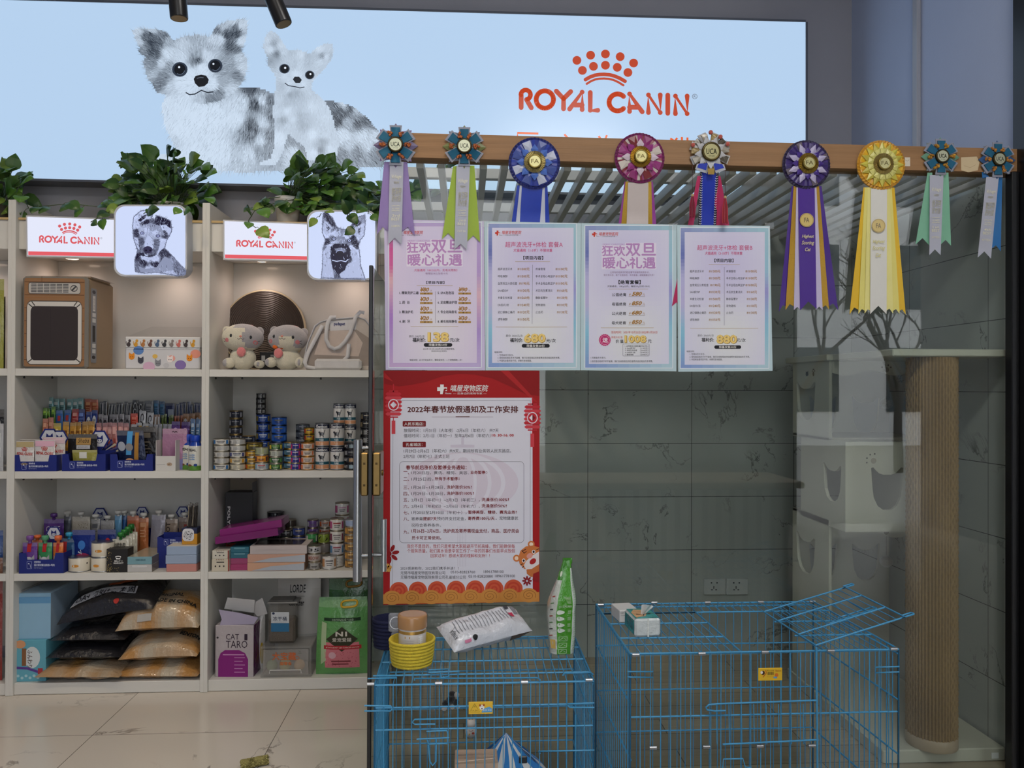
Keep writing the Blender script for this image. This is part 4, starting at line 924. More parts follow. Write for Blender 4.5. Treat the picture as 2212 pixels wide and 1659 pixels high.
# little tiger peeking in from the right edge
TG,TW,TD=C(206,120,62),C(226,216,214),C(52,28,22)
for x,y in ((1965,790),(1780,965)):m.ell(PF,*Bq([(x,y)])[0],7.5,7.5,TG,3.6);m.ell(PF,*Bq([(x,y)])[0],4.2,4.2,C(240,214,190),3.7)
m.art(PF,Bq([(1800,960),(1830,870),(1900,815),(1990,805),(2063,830),(2063,1060),(1980,1100),(1880,1100),(1820,1040)]),TG,3.8)
m.art(PF,Bq([(1900,1000),(1980,930),(2063,880),(2063,1040),(1970,1100),(1900,1105),(1870,1060)]),TW,4)
m.ell(PF,*Bq([(1945,935)])[0],7,5.5,C(226,156,142),4.2,16,-.5);m.ell(PF,*Bq([(1985,1005)])[0],8,5.6,C(176,34,34),4.2,16,-.7)
for x,y in ((1870,995),(1995,885)):m.ell(PF,*Bq([(x,y)])[0],3.6,4.2,C(240,236,236),4.3);m.ell(PF,*Bq([(x,y)])[0],2.3,2.8,TD,4.5)
for p in ([(1850,880),(1900,850)],[(1870,905),(1905,880)],[(1845,865),(1880,905)],[(1830,1050),(1862,1035)],[(1850,1085),(1876,1062)],[(2030,860),(2063,845)]):m.line(PF,Bq(p),1.5,TD,4.3)
m.art(PF,Bq([(1905,1110),(1990,1060),(2063,1040),(2063,1200),(1960,1200),(1910,1160)]),C(198,112,58),3.9);m.art(PF,Bq([(1990,1160),(2063,1130),(2063,1270),(1980,1240)]),C(150,26,30),4)
for k in range(8):a=k*PI/4;c0=Bq([(1912,1250)])[0];m.ell(PF,c0[0]+6.5*math.cos(a),c0[1]+6.5*math.sin(a),4.6,2,C(140,22,28),4.2,12,a)
tag(m.build('notice_poster','paper'),'large red holiday notice poster taped to the glass below the price posters','poster')
# clear tape at the poster corners
tp=[(1047,484,'between the pink bordered poster and the package A poster'),(1455,490,'between the neutering poster and the package B poster'),(1662,489,'on the free top corner of the package B poster')]
for u,v,w in tp:
    m=MB();m.rect(pix(YP-.0016),u-10,v-8,u+10,v+6,C(220,226,228),1)
    o=m.build('clear_tape','clearplastic');tag(o,'strip of clear tape ' +w,'tape','clear tape strips on the posters')
# ================================================================ show rosettes pinned along the beam
YR=YG-.0335
def ribbon(m,L,Rr,y0,y1,col,notch=.5,n=10,wave=.0006,drop=1.):
    """one hanging ribbon tail between two photograph outlines, swallow-tailed, with thickness"""
    def edge(P,t):
        k=t*(len(P)-1);i=min(int(k),len(P)-2);f=k-i
        return (P[i][0]+(P[i+1][0]-P[i][0])*f,P[i][1]+(P[i+1][1]-P[i][1])*f)
    ph=R.uniform(0,6);F_=[]
    wpx=abs(Rr[-1][0]-L[-1][0]);nt=wpx*notch
    for j in range(n+1):
        t=j/n;a,b=edge(L,t),edge(Rr,t)
        for k in range(5):
            s=k/4;u,v=a[0]+(b[0]-a[0])*s,a[1]+(b[1]-a[1])*s
            if j==n:v+= -nt*(1-abs(s-.5)*2) if notch>0 else 0
            F_.append(at(u,v,y0+(y1-y0)*min(1.,t*drop)+wave*math.sin(ph+t*7+s*2.2)-wave))
    q=5;fs=[(j*q+k,j*q+k+1,(j+1)*q+k+1,(j+1)*q+k) for j in range(n) for k in range(4)]
    m.add(F_,fs,col,True);m.add([p+Vector((0,.0006,0)) for p in F_],[f[::-1] for f in fs],col,True)
def rib_frame(L0,R0,L1,R1,y0,y1,wave=.0022):
    """print frame on a ribbon: a across 0..1, b down 0..1"""
    def fr(a,b,lift=0):
        u0,u1=L0[0]+(L1[0]-L0[0])*b,R0[0]+(R1[0]-R0[0])*b;v0,v1=L0[1]+(L1[1]-L0[1])*b,R0[1]+(R1[1]-R0[1])*b
        return at(u0+(u1-u0)*a,v0+(v1-v0)*a,y0+(y1-y0)*b-wave)
    return fr
def q1(p):return (800+p[0]/4.916,260+p[1]/4.916)
def q2(p):return (1250+p[0]/4.916,260+p[1]/4.916)
def q3(p):return (1660+p[0]/3.77,280+p[1]/3.77)
SIL,OGL,TEAL=C(176,178,192),C(206,120,70),C(24,96,128)
class Ros:
    def __init__(s,name,label,u,v,y=YR):
        s.c=at(u,v,y);s.k=s.c.y/F;s.y=y;s.root=thing(name,label,'rosette',s.c)
    def P(s,x,z,dy=0):return Vector((s.c.x+x*s.k,s.c.y-dy*s.k,s.c.z+z*s.k))
    def fr(s):
        return lambda a,b,l=0:s.P(a,-b,l)
    def tail(s,name,mat,q,l0,r0,l1,r1,col,y0=None,y1=None,**kw):
        m=MB();ribbon(m,[q(l0),q(l1)],[q(r0),q(r1)],s.y if y0 is None else y0,(s.y if y1 is None else y1),col,**kw);return m.build(name,mat,s.root)
    def petals(s,name,mat,n,r0,r1,w,col,lift,a0=0.,tip='point',puff=3.):
        m=MB()
        for k in range(n):
            a=a0+2*PI*k/n;c,sn=math.cos(a),math.sin(a);X=lambda r,t:(r*c-t*sn,r*sn+t*c)
            cc=col[k % len(col)] if isinstance(col,list) else col
            if tip=='point':
                A=[X(r0,-w*.5),X(r0+(r1-r0)*.45,-w),X(r1,0),X(r0+(r1-r0)*.45,w),X(r0,w*.5)];M_=X(r0+(r1-r0)*.45,0)
            else:
                A=[X(r0,-w*.7),X(r1,-w),X(r1,w),X(r0,w*.7)];M_=X((r0+r1)/2,0)
            pts=[s.P(p[0],p[1],lift) for p in A]+[s.P(M_[0],M_[1],lift+puff)]+[s.P(p[0],p[1],lift-1.2) for p in A]
            na=len(A);fs=[(i,i+1,na) for i in range(na-1)]+[(na-1,0,na)]+[(i+1,i,i+na+1,i+na+2) for i in range(na-1)]
            m.add(pts,fs,cc)
        return m.build(name,mat,s.root)
    def disc(s,name,mat,r,col,lift,pleats=0,amp=1.5,thick=3,inner=0.):
        m=MB();n=pleats*2 if pleats else 48;vs=[];fs=[]
        for k in range(n):
            a=2*PI*k/n;z=lift+(amp if (pleats and k % 2) else 0)
            for rr,zz in ((inner,lift+thick*.4),(r*.97,z),(r,z-.5),(r,lift-thick)):vs.append(s.P(rr*math.cos(a),rr*math.sin(a),zz))
        for k in range(n):
            j=(k+1) % n
            for t in range(3):fs.append((k*4+t,j*4+t,j*4+t+1,k*4+t+1))
        cs=[]
        for k in range(n):
            cc=col[k % len(col)] if isinstance(col,list) else col;cs+= [cc]*3
        m.add(vs,fs,cs);return m.build(name,mat,s.root)
    def button(s,r,lift,rim,face,txt,tcol,h=5,sub=None):
        m=MB();f=s.fr();n=28;prof=[(r,0),(r,h*.7),(r*.92,h),(r*.80,h),(r*.78,h*.8)];vs=[]
        for rr,z in prof:vs+= [s.P(rr*math.cos(2*PI*k/n),rr*math.sin(2*PI*k/n),lift+z) for k in range(n)]
        fs=[(i*n+k,i*n+(k+1) % n,(i+1)*n+(k+1) % n,(i+1)*n+k) for i in range(len(prof)-1) for k in range(n)]
        m.add(vs,fs,rim,True);b=m.build('medallion_rim','goldmetal',s.root)
        m=MB();L_=lift+h*.8+.05;m.ell(f,0,0,r*.78,r*.78,face,L_,28)
        m.text(f,txt,-r*.56,-r*.28,r*.56,r*.3,tcol,L_+.25,.01)
        if sub:m.text(f,sub,-r*.3,r*.42,r*.3,r*.54,tcol,L_+.25)
        m.build('medallion_face','metal' if face[0]>.3 else 'gloss',s.root)
def star_rosette(label,u,v,sc,back,tails,puff):
    s=Ros('star_rosette',label,u,v)
    for nm,q,l0,r0,l1,r1,col,y1 in tails:s.tail(nm,'satin',q,l0,r0,l1,r1,col,YR+.004,y1)
    s.petals('back_petals','satin',8,14*sc,47*sc,13*sc,back,2,PI/8*0,'point')
    A=[PI/2,-PI/2,.62,PI-.62,-.62,PI+.62]
    for nm,mat,r0,r1,w,col,lf in (('loop_petals','satin',12,42,13,C(140,142,156),4.5),('glitter_bands','glitter',14,37,9.5,TEAL,7)):
        m=MB()
        for a in A:
            c,sn=math.cos(a),math.sin(a);X=lambda r,t:(r*sc*c-t*sc*sn,r*sc*sn+t*sc*c)
            Q=[X(r0,-w*.7),X(r1,-w),X(r1,w),X(r0,w*.7)]
            m.add([s.P(*p,lf) for p in Q]+[s.P(*p,lf-2.2) for p in Q],[(0,1,2,3),(0,4,5,1),(1,5,6,2),(2,6,7,3),(3,7,4,0)],col)
        m.build(nm,mat,s.root)
    for a in (0,PI,1.12,PI-1.12,-1.12,PI+1.12):
        m=MB()
        for _ in range(7):
            r_,t_=R.uniform(20,32)*sc,R.uniform(-4,4)*sc;p=s.P(r_*math.cos(a)-t_*math.sin(a),r_*math.sin(a)+t_*math.cos(a),8)
            m.ball(p,R.uniform(2.2,3.6)*sc*s.k,mixc(puff,C(120,60,36),R.random()*.6),6,4,False)
        m.build('tinsel_puff','glitter',s.root)
    s.button(16.5*sc,8,C(70,62,40),C(206,206,176),'UCA',C(30,34,30),5,'CAT CLUB')
    return s
def gold_text(m,fr,lines,col=C(226,222,196)):
    for t,a0,b0,a1,b1,sh in lines:m.text(fr,t,a0,b0,a1,b1,col,1,.01,sh)
SHOWN='rosettes pinned along the wooden beam'
def silver_tail(s,q,l0,r0,l1,r1,y1,place,sub):
    y0=YR-.003
    o=s.tail('printed_tail','satin',q,l0,r0,l1,r1,SIL,y0,y1)
    m=MB();fr=rib_frame(q(l0),q(r0),q(l1),q(r1),y0,y1)
    gold_text(m,fr,[('Vchage',.16,.155,.86,.215,.3),('微超杯',.32,.235,.72,.265,0),('魅深朔',.18,.31,.9,.40,.2),('舒約居',.2,.405,.88,.48,.2),('ALL BREED',.24,.555,.8,.575,0),(place,.26,.635,.8,.665,0),('BEST',.2,.675,.84,.71,0),(sub,.2,.765,.82,.79,0)])
    for b in (.535,.595):m.line(fr,[(.2,b),(.35,b-.006),(.5,b),(.65,b-.006),(.82,b)],.006,C(226,222,196),1)
    m.build('gold_lettering','gloss',o)
LAVR,LIME,MINT,SKYB=C(142,118,178),C(150,178,24),C(122,182,150),C(22,106,172)
s=star_rosette('lavender star rosette with a gold button, first from the glass door',855,315,1.02,[C(104,92,128),C(120,100,150)],[('colour_tail',q1,(148,440),(215,440),(68,1215),(196,1180),LAVR,YP-.004),('colour_tail',q1,(340,440),(392,440),(322,1190),(472,1225),LAVR,YP-.004)],OGL)
silver_tail(s,q1,(208,440),(352,440),(188,1318),(332,1318),YP-.007,'3rd','CHAMPION')
s=star_rosette('lime green star rosette with a gold button, second from the glass door',1003,318,1.0,[C(110,116,60),C(96,98,112)],[('colour_tail',q1,(878,490),(925,480),(760,1262),(892,1265),LIME,YP-.004),('colour_tail',q1,(1040,480),(1105,480),(1022,1290),(1166,1296),LIME,YP-.004)],OGL)
silver_tail(s,q1,(915,480),(1058,480),(893,1372),(1026,1378),YP-.007,'2nd','CAT IN')
s=star_rosette('mint green star rosette beside the yellow pleated rosette',2030,340,.95,[C(100,150,124),C(116,126,130)],[('colour_tail',q3,(1296,350),(1335,350),(1198,935),(1312,945),MINT,YR+.006),('colour_tail',q3,(1425,350),(1466,350),(1398,940),(1487,945),MINT,YR+.006)],C(226,170,60))
silver_tail(s,q3,(1314,370),(1426,370),(1310,1022),(1402,1022),YR-.004,'1st','KITTEN')
s=star_rosette('bright blue star rosette at the end of the beam by the black frame',2152.5,346,.93,[C(34,78,128),C(120,126,140)],[('colour_tail',q3,(1862,390),(1904,390),(1815,970),(1892,992),SKYB,YR+.006),('colour_tail',q3,(1738,330),(1795,380),(1742,400),(1790,400),SKYB,YR+.006)],C(226,156,70))
silver_tail(s,q3,(1774,385),(1876,385),(1704,1042),(1812,1050),YR-.004,'4th','KITTEN')
# --- pleated rosettes
def pleated(label,u,v,r,rim,face,pts,center,tails,extra):
    s=Ros('pleated_rosette',label,u,v)
    for nm,mat,q,l0,r0,l1,r1,col,y0,y1 in tails:s.tail(nm,mat,q,l0,r0,l1,r1,col,y0,y1,drop=1.7 if y1>YR+.02 else 1.)
    s.disc('pleated_rim','satin',r,rim,3,46,2.2,3);s.disc('face_disc','satin',r*.9,face,5.5,26,1.5,1.5)
    for (n,r0,r1,w,col,lf,a0,mat,tip) in pts:s.petals('petals',mat,n,r*r0,r*r1,r*w,col,lf,a0,tip)
    s.disc('ruffle','goldmetal',r*.42,center,14,36,3,3)
    s.button(r*.27,16,C(150,132,70),C(214,206,150),'FA',C(120,108,70),5)
    extra(s) if extra else None
    return s
BLU,RBL=C(14,40,134),C(12,56,176)
IN=YP+.0076
pleated('royal blue pleated rosette between the lime rosette and the magenta rosette',1154,353.5,56,C(16,30,104),[C(18,42,140),C(24,54,160),C(20,46,146)],
        [(8,.35,.86,.17,[C(190,196,216),C(52,74,150)],8,PI/8,'satin','flat'),(8,.34,.70,.15,C(74,112,196),11,0.,'satin','point')],C(176,166,130),
        [('colour_tail','satin',q1,(1560,690),(1612,690),(1478,1230),(1545,1230),RBL,YR,IN),('white_tail','satin',q1,(1588,690),(1640,690),(1530,1230),(1600,1230),C(200,206,222),YR-.002,IN-.0015),('white_tail','satin',q1,(1800,690),(1852,690),(1775,1230),(1860,1230),C(200,206,222),YR-.002,IN-.0015),('colour_tail','satin',q1,(1838,690),(1880,690),(1846,1230),(1912,1230),RBL,YR,IN),('centre_tail','satin',q1,(1610,690),(1830,690),(1580,1230),(1790,1230),RBL,YR-.004,IN-.003)],None)
MAG=C(128,22,92)
pleated('magenta and cream pleated rosette between the blue rosette and the gilt rosette',1381,342.5,55,C(112,20,82),[C(140,26,100),C(150,34,110),C(196,186,176),C(128,30,50)],
        [(8,.35,.88,.16,[C(206,196,186),C(138,30,104),C(120,34,40),C(146,36,116)],8,PI/8,'satin','flat'),(8,.34,.74,.15,[C(214,196,208),C(146,42,120)],11,0.,'satin','point')],C(176,150,84),
        [('colour_tail','satin',q2,(488,650),(510,650),(405,1230),(450,1230),C(150,60,150),YR,IN),('gold_tail','glitter',q2,(498,650),(540,650),(440,1230),(510,1230),C(196,158,56),YR-.002,IN-.0015),('gold_tail','glitter',q2,(722,650),(772,650),(730,1230),(786,1230),C(196,158,56),YR-.002,IN-.0015),('colour_tail','satin',q2,(762,650),(788,650),(778,1230),(834,1230),C(150,60,150),YR,IN),('centre_tail','satin',q2,(524,660),(740,660),(505,1230),(738,1230),C(206,194,190),YR-.004,IN-.003)],None)
def tail_print(s,q,cx,cy,rr,words,col,y):
    m=MB();f=pix(y);c0=q((cx,cy));k=1/3.77
    m.ell(f,c0[0],c0[1],rr*k,rr*k,C(206,178,92),2,26);m.ring(f,c0[0],c0[1],rr*k*.93,rr*k*.93,.6,C(110,90,40),3);m.text(f,'FA',c0[0]-5.5,c0[1]-5,c0[0]+5.5,c0[1]+5,C(110,90,40),3.4,.02)
    for t,a,b,c_,d in words:p0,p1=q((a,b)),q((c_,d));m.text(f,t,p0[0],p0[1],p1[0],p1[1],col,3,.012,.3)
    m.build('gold_lettering','gloss',s.root)
PUR=C(66,24,132)
s=pleated('deep purple pleated rosette with gold edged tails, beside the yellow rosette',1740.5,356.5,54,C(30,16,62),[C(44,22,96),C(56,30,110),C(50,26,104)],
        [(8,.4,.92,.12,[C(96,84,96),C(50,28,96)],8,PI/8,'satin','flat'),(8,.38,.86,.13,C(186,178,210),10.5,PI/8,'satin','point'),(8,.36,.66,.13,C(60,28,130),12,0.,'satin','point')],C(170,150,84),
        [('colour_tail','satin',q3,(190,460),(222,460),(84,1485),(150,1440),PUR,YR,YR+.01),('gold_tail','glitter',q3,(205,460),(240,460),(138,1470),(208,1440),C(190,150,52),YR-.002,YR+.006),('white_tail','satin',q3,(228,460),(256,460),(207,1470),(262,1470),C(196,186,216),YR-.003,YR+.003),('white_tail','satin',q3,(366,460),(390,460),(384,1470),(442,1470),C(196,186,216),YR-.003,YR+.003),('gold_tail','glitter',q3,(386,460),(412,460),(438,1450),(494,1466),C(190,150,52),YR-.002,YR+.006),('colour_tail','satin',q3,(405,460),(432,460),(486,1440),(568,1472),PUR,YR,YR+.01),('centre_tail','satin',q3,(240,470),(376,470),(258,1472),(392,1460),C(70,26,140),YR-.005,YR-.001)],None)
tail_print(s,q3,312,736,57,[('Highest',273,855,371,888),('Scoring',271,905,373,945),('Cat',298,961,344,990)],C(222,206,150),YR-.0085)
YEL,PYE=C(228,184,14),C(228,216,116)
s=pleated('bright yellow pleated rosette with white centre tail, right of the purple rosette',1901.5,357.5,55,C(196,140,16),[C(224,170,22),C(206,150,26),C(232,184,40)],
        [(16,.4,.92,.13,[C(206,196,76),C(190,178,66)],9,0.,'satin','point'),(14,.36,.62,.12,C(216,210,120),12,.2,'satin','flat')],C(186,170,120),
        [('colour_tail','satin',q3,(775,470),(800,470),(660,1505),(738,1470),YEL,YR,YR+.01),('pale_tail','satin',q3,(785,470),(820,470),(732,1500),(790,1480),PYE,YR-.001,YR+.006),('pale_tail','satin',q3,(808,470),(842,470),(783,1498),(834,1480),C(232,222,136),YR-.002,YR+.003),('pale_tail','satin',q3,(958,470),(988,470),(954,1480),(1016,1498),C(232,222,136),YR-.002,YR+.003),('pale_tail','satin',q3,(980,470),(1004,470),(1010,1480),(1068,1500),PYE,YR-.001,YR+.006),('colour_tail','satin',q3,(998,470),(1026,470),(1060,1480),(1118,1506),YEL,YR,YR+.01),('centre_tail','satin',q3,(834,480),(966,480),(828,1502),(962,1502),C(222,220,212),YR-.005,YR-.001)],None)
tail_print(s,q3,897,782,56,[('Highest',850,898,948,930),('Scoring',847,948,950,986),('Cat',874,1006,918,1036)],C(206,196,110),YR-.0085)
# --- gilt rosette with tassels
s=Ros('gilt_rosette','white and gilt rosette with blue tail and two red tassels',1532.5,331)
HP,DB=C(186,36,92),C(12,48,172)
s.tail('pink_tail','satin',q2,(1262,590),(1300,590),(990,1975),(1085,1985),HP,YR,YP-.0018,drop=3.2);s.tail('pink_tail','satin',q2,(1475,590),(1505,590),(1400,1230),(1620,1230),HP,YR,IN+.0005,drop=1.7)
def zebra(l0,r0,l1,r1):
    m=MB();ribbon(m,[q2(l0),q2(l1)],[q2(r0),q2(r1)],YR-.0025,IN-.0015,C(30,32,52),0,drop=1.7);o=m.build('zebra_tail','satin',s.root)
    m=MB();fr=rib_frame(q2(l0),q2(r0),q2(l1),q2(r1),YR-.002,IN)
    for k in range(26):b=.02+k*.037;m.line(fr,[(.15,b),(.5,b+.012),(.85,b+.002)],.009,C(210,212,222),1)
    m.build('zebra_print','satin',o)
zebra((1290,550),(1325,550),(1262,1230),(1312,1230));zebra((1445,550),(1488,550),(1420,1230),(1455,1230))
s.tail('centre_tail','satin',q2,(1310,550),(1462,550),(1296,1230),(1425,1230),DB,YR-.005,IN-.003,drop=1.7)
s.petals('back_petals','satin',8,18,45,10,[C(186,184,180),C(150,148,150)],3,-.35,'flat')
s.petals('gilt_petals','foil',11,14,42,7,[C(170,164,150),C(90,84,72),C(150,130,84)],6,.2,'flat');s.petals('white_petals','satin',9,14,36,8,C(190,190,192),8,.5,'point')
m=MB()
for a,rr in ((PI/2,43),(1.0,40),(.45,42),(PI-.35,42)):p=s.P(rr*math.cos(a),rr*math.sin(a),9);m.ball(p,5*s.k,C(206,92,78),10,7)
m.build('pompoms','plush',s.root)
m=MB()
for sx in (-1,1):
    Q=[(sx*4,-24),(sx*30,-26),(sx*34,-38),(sx*12,-46)];m.add([s.P(*p,8) for p in Q]+[s.P(*p,6) for p in Q],[(0,1,2,3),(0,4,5,1),(1,5,6,2),(2,6,7,3)],C(176,178,186));Q=[(sx*6,-24),(sx*26,-26),(sx*30,-34),(sx*10,-40)];m.add([s.P(*p,8.6) for p in Q],[(0,1,2,3)],DB)
m.add([s.P(-12,-18,10),s.P(12,-18,10),s.P(0,-38,11)],[(0,1,2)],C(192,194,198));m.build('collar_bow','satin',s.root)
m=MB();f=s.fr();m.rect(f,-7,37,7,50,C(196,164,90),12);m.build('gold_clasp','goldmetal',s.root)
s.button(21,11,C(84,72,40),C(190,184,138),'UCA',C(34,38,30),5,'CAT CLUB')
for u0,v0,v1,v2,w,cc in ((1496,357,422,471,9,C(166,26,66)),(1566.5,350,426,484,9.5,C(196,52,66))):
    m=MB();m.tube([at(u0,v0,YR-.012),at(u0,v1,YR-.012)],.0009,C(80,40,44),5);h=at(u0,v1,YR-.012);m.ball(h,.006,C(196,170,120),8,6);b=m.build('tassel_cord','fabric',s.root)
    m=MB();e=at(u0,v2,YR-.012)
    for k in range(30):
        a=2*PI*k/30*5;rr=.002+.011*(k/30);m.tube([h+Vector((rr*.3*math.cos(a),rr*.3*math.sin(a),-.004)),h+Vector((rr*.9*math.cos(a),rr*.6*math.sin(a),(e.z-h.z)*.4)),Vector((e.x+rr*math.cos(a),e.y+rr*.7*math.sin(a),e.z+R.uniform(0,.008)))],.0011,mixc(cc,C(110,12,40),R.random()*.5),4)
    m.build('tassel','fabric',s.root)
# bits of torn tape and paper left on the beam
m=MB();f=pix(YG-.0312);m.art(f,[(2076,340),(2110,338),(2116,350),(2112,368),(2092,372),(2076,368)],C(206,186,150),1);m.line(f,[(2082,358),(2096,362),(2108,356)],.8,C(180,156,120),1.5)
tag(m.build('torn_tape','paper'),'torn beige paper tape on the beam between the mint and blue rosettes','tape')
m=MB();m.rect(f,1954.5,340,1966,359,C(216,208,190),1);m.line(f,[(1956,346),(1960,348),(1964,345)],.7,C(130,120,100),1.5)
tag(m.build('paper_scrap','paper'),'small white paper scrap on the beam beside the yellow rosette','paper')
# ================================================================ soft goods helper: filled bags
def surf_pillow(M,L,W,H,pe=(2.4,2.4),seed=0,wr=.0,base=0.,seam=.012,flatb=.55):
    """filled bag: local x along its length, y across, z thickness; returns S(a,b,side) in world space"""
    def S(a,b,side=1,lift=0.):
        ea=max(0.,1-abs(2*a-1) **pe[0]);eb=max(0.,1-abs(2*b-1) **pe[1])
        h=H*(ea**.55)*(eb**.55)*(1 if side>0 else -flatb)
        x,y=(a-.5)*L,(b-.5)*W*(1-.10*ea*(1 if H>.05 else .4)) 
        n=noise.noise(Vector((a*5+seed,b*4+seed*1.7,seed)))*wr+noise.noise(Vector((a*13+seed,b*9,seed*2.1)))*wr*.5
        return M @ Vector((x,y,base+h+n*(ea*eb) **.3+lift*(1 if side>0 else -1)))
    return S
def bag_mesh(m,S,colf,nu=22,nv=16):
    for side in (1,-1):
        vs=[S(i/nu,j/nv,side) for j in range(nv+1) for i in range(nu+1)];fs=[];cs=[]
        for j in range(nv):
            for i in range(nu):
                k=j*(nu+1)+i;f=(k,k+1,k+nu+2,k+nu+1);fs.append(f if side>0 else f[::-1]);cs.append(colf((i+.5)/nu,(j+.5)/nv,side))
        m.add(vs,fs,cs,True)
def bag_frame(S,side=1,up=.0022):
    return lambda a,b,lift=0:S(a,b,side,up+lift*.0004)

# ================================================================ wire cages
WB1,WB2=C(70,150,194),C(58,134,180)
RV,RF=.0017,.0030
def wire_panel(A,B,Cc,D,nv,hs,frame=True,m=None,vt=(0.,1.),rv=RV,rf=RF):
    """A top-left, B top-right, Cc bottom-right, D bottom-left"""
    m=m or MB()
    for i in range(nv+1):
        s=i/nv;p,q=A.lerp(B,s),D.lerp(Cc,s)
        edge=i in (0,nv)
        m.tube([p.lerp(q,vt[0]),p.lerp(q,vt[1])],rf if edge else rv,WB1 if not edge else WB2,5)
    for t in hs:
        p,q=A.lerp(D,t),B.lerp(Cc,t);n_=(B-A).cross(D-A).normalized()*rv*1.6
        m.tube([p+n_,q+n_],rf,WB1,6)
    return m
def loop(pts,r=.0028,m=None):m=m or MB();m.tube(pts,r,WB1,6,caps=True);return m
def clip_on(root,p,d,ln=.022):
    m=MB();d=d.normalized();m.tube([p-d*ln/2,p+d*ln/2],.0056,C(190,192,194),8);m.build('clip','metal',root)
def mesh_cage(name,label,FL,FR,BR,BL,nf,nd,hf):
    """FL.. are the four top corners; walls go straight down"""
    r=thing(name,label,'cage',((FL.x+FR.x)/2,(FL.y+BL.y)/2,0))
    dn=lambda p,z=.05:Vector((p.x,p.y,z))
    wire_panel(FL,FR,dn(FR),dn(FL),nf,hf).build('front_panel','wire',r)
    wire_panel(BL,BR,dn(BR),dn(BL),nf,[.02,.24,.5,.74,.98]).build('back_panel','wire',r)
    wire_panel(BL,FL,dn(FL),dn(BL),nd,[.02,.24,.5,.74,.98]).build('side_panel','wire',r)
    wire_panel(FR,BR,dn(BR),dn(FR),nd,[.02,.24,.5,.74,.98]).build('side_panel','wire',r)
    z=.055
    wire_panel(dn(BL,z),dn(BR,z),dn(FR,z),dn(FL,z),nf,[k/nd for k in range(0,nd+1,3)]).build('floor_grid','wire',r)
    m=MB();e=.012
    m.box(min(FL.x,BL.x)+e,max(FR.x,BR.x)-e,FL.y+e,BL.y-e,.012,.016,C(40,112,176))
    for a in (0,1):
        x=(min(FL.x,BL.x)+e) if a==0 else max(FR.x,BR.x)-e;m.box(x-.003,x+.003,FL.y+e,BL.y-e,.012,.045,C(40,112,176))
        y=FL.y+e if a==0 else BL.y-e;m.box(min(FL.x,BL.x)+e,max(FR.x,BR.x)-e,y-.003,y+.003,.012,.045,C(40,112,176))
    m.build('tray','plastic',r)
    for sx in (FL,FR):
        for sy in (FL.y+.03,BL.y-.03):
            m=MB();x=sx.x+(.03 if sx is FL else -.03);m.lathe([(.014,0),(.017,.012)],(x,sy,.0),C(40,112,176),12);m.build('foot','plastic',r)
    return r
# ---- large cage on the right
zc=at(1520,1301,2.985).z
FL,FR,BR,BL=atZ(1362,1413,zc),atZ(1940,1402,zc),atZ(1756,1299,zc),atZ(1288,1306,zc)
ya,yb_=(FL.y+FR.y)/2,(BL.y+BR.y)/2
FL.y=FR.y=ya;BL.y=BR.y=yb_
NF,ND=27,17
cg=mesh_cage('wire_cage','larger blue wire cage with its roof hatch flipped open',FL,FR,BR,BL,NF,ND,[.005,.30,.62,.98])
T=lambda s,t:FL.lerp(FR,s).lerp(BL.lerp(BR,s),t)
up=Vector((0,0,.002))
# roof: left section, right section, rear strip
m=MB()
for k in range(12):p,q=T(k/NF,0),T(k/NF,1);m.tube([p+up,q+up],RV,WB1,5)
for t in (.27,.55,.78):m.tube([T(0,t),T(11/NF,t)],RF,WB1,6)
m.tube([T(11/NF,0),T(11/NF,.78)],RF,WB1,6);m.tube([T(0,0),T(1,0)],RF,WB1,6);m.tube([T(0,1),T(1,1)],RF,WB1,6);m.tube([T(0,0),T(0,1)],RF,WB1,6);m.tube([T(1,0),T(1,1)],RF,WB1,6)
for k in range(11,19):p,q=T(k/NF,.78),T(k/NF,1);m.tube([p+up,q+up],RV,WB1,5)
m.tube([T(0,.78),T(1,.78)],RF,WB1,6)
for k in range(19,28):p,q=T(k/NF,0),T(k/NF,1);m.tube([p+up,q+up],RV,WB1,5)
for t in (.27,.55):m.tube([T(18.6/NF,t),T(1,t)],RF,WB1,6)
m.build('roof_panel','wire',cg)
H1,H2=atZ(1762,1398,zc),atZ(1650,1325,zc);T1,T2=at(1976,1326,H1.y),at(1846,1263,H2.y)
H1+= up*3;H2+= up*3
m=MB();e1,e2=H1.lerp(T1,.9),H2.lerp(T2,.9)
for s in range(11):
    p,q=H1.lerp(H2,s/10),e1.lerp(e2,s/10)
    if s in (0,3,7,10):m.tube([p,q],RF,WB1,6)
for s in range(12):p,q=H1.lerp(T1,.9*s/11),H2.lerp(T2,.9*s/11);m.tube([p,q],RF if s in (0,11) else RV,WB1,5)
for a,b in ((e1,T1),(e2,T2)):
    n_=(H2-H1).normalized()*.008;d=(b-a)*.9;m.tube([a-d*.4,a,a+d,a+d*1.08+n_*.5,a+d*1.08+n_*1.5,a+d+n_*2,a+n_*2],RF,WB1,6)
m.build('roof_hatch','wire',cg)
m=MB();c0=H1.lerp(H2,.5).lerp(e1.lerp(e2,.5),.62);ex=(e1-H1).normalized();ey=(H2-H1).normalized();nz=ex.cross(ey).normalized()*-.006
m.tube([c0-ex*.07-ey*.05+nz,c0+ex*.10-ey*.05+nz,c0+ex*.10-ey*.03+nz,c0-ex*.03-ey*.03+nz],.0026,WB1,6)
m.tube([c0-ey*.05+nz,c0+ex*.02+ey*.09+nz,c0+ex*.07+ey*.09+nz,c0+ex*.06-ey*.05+nz],.0026,WB1,6);m.build('hatch_latch','wire',cg)
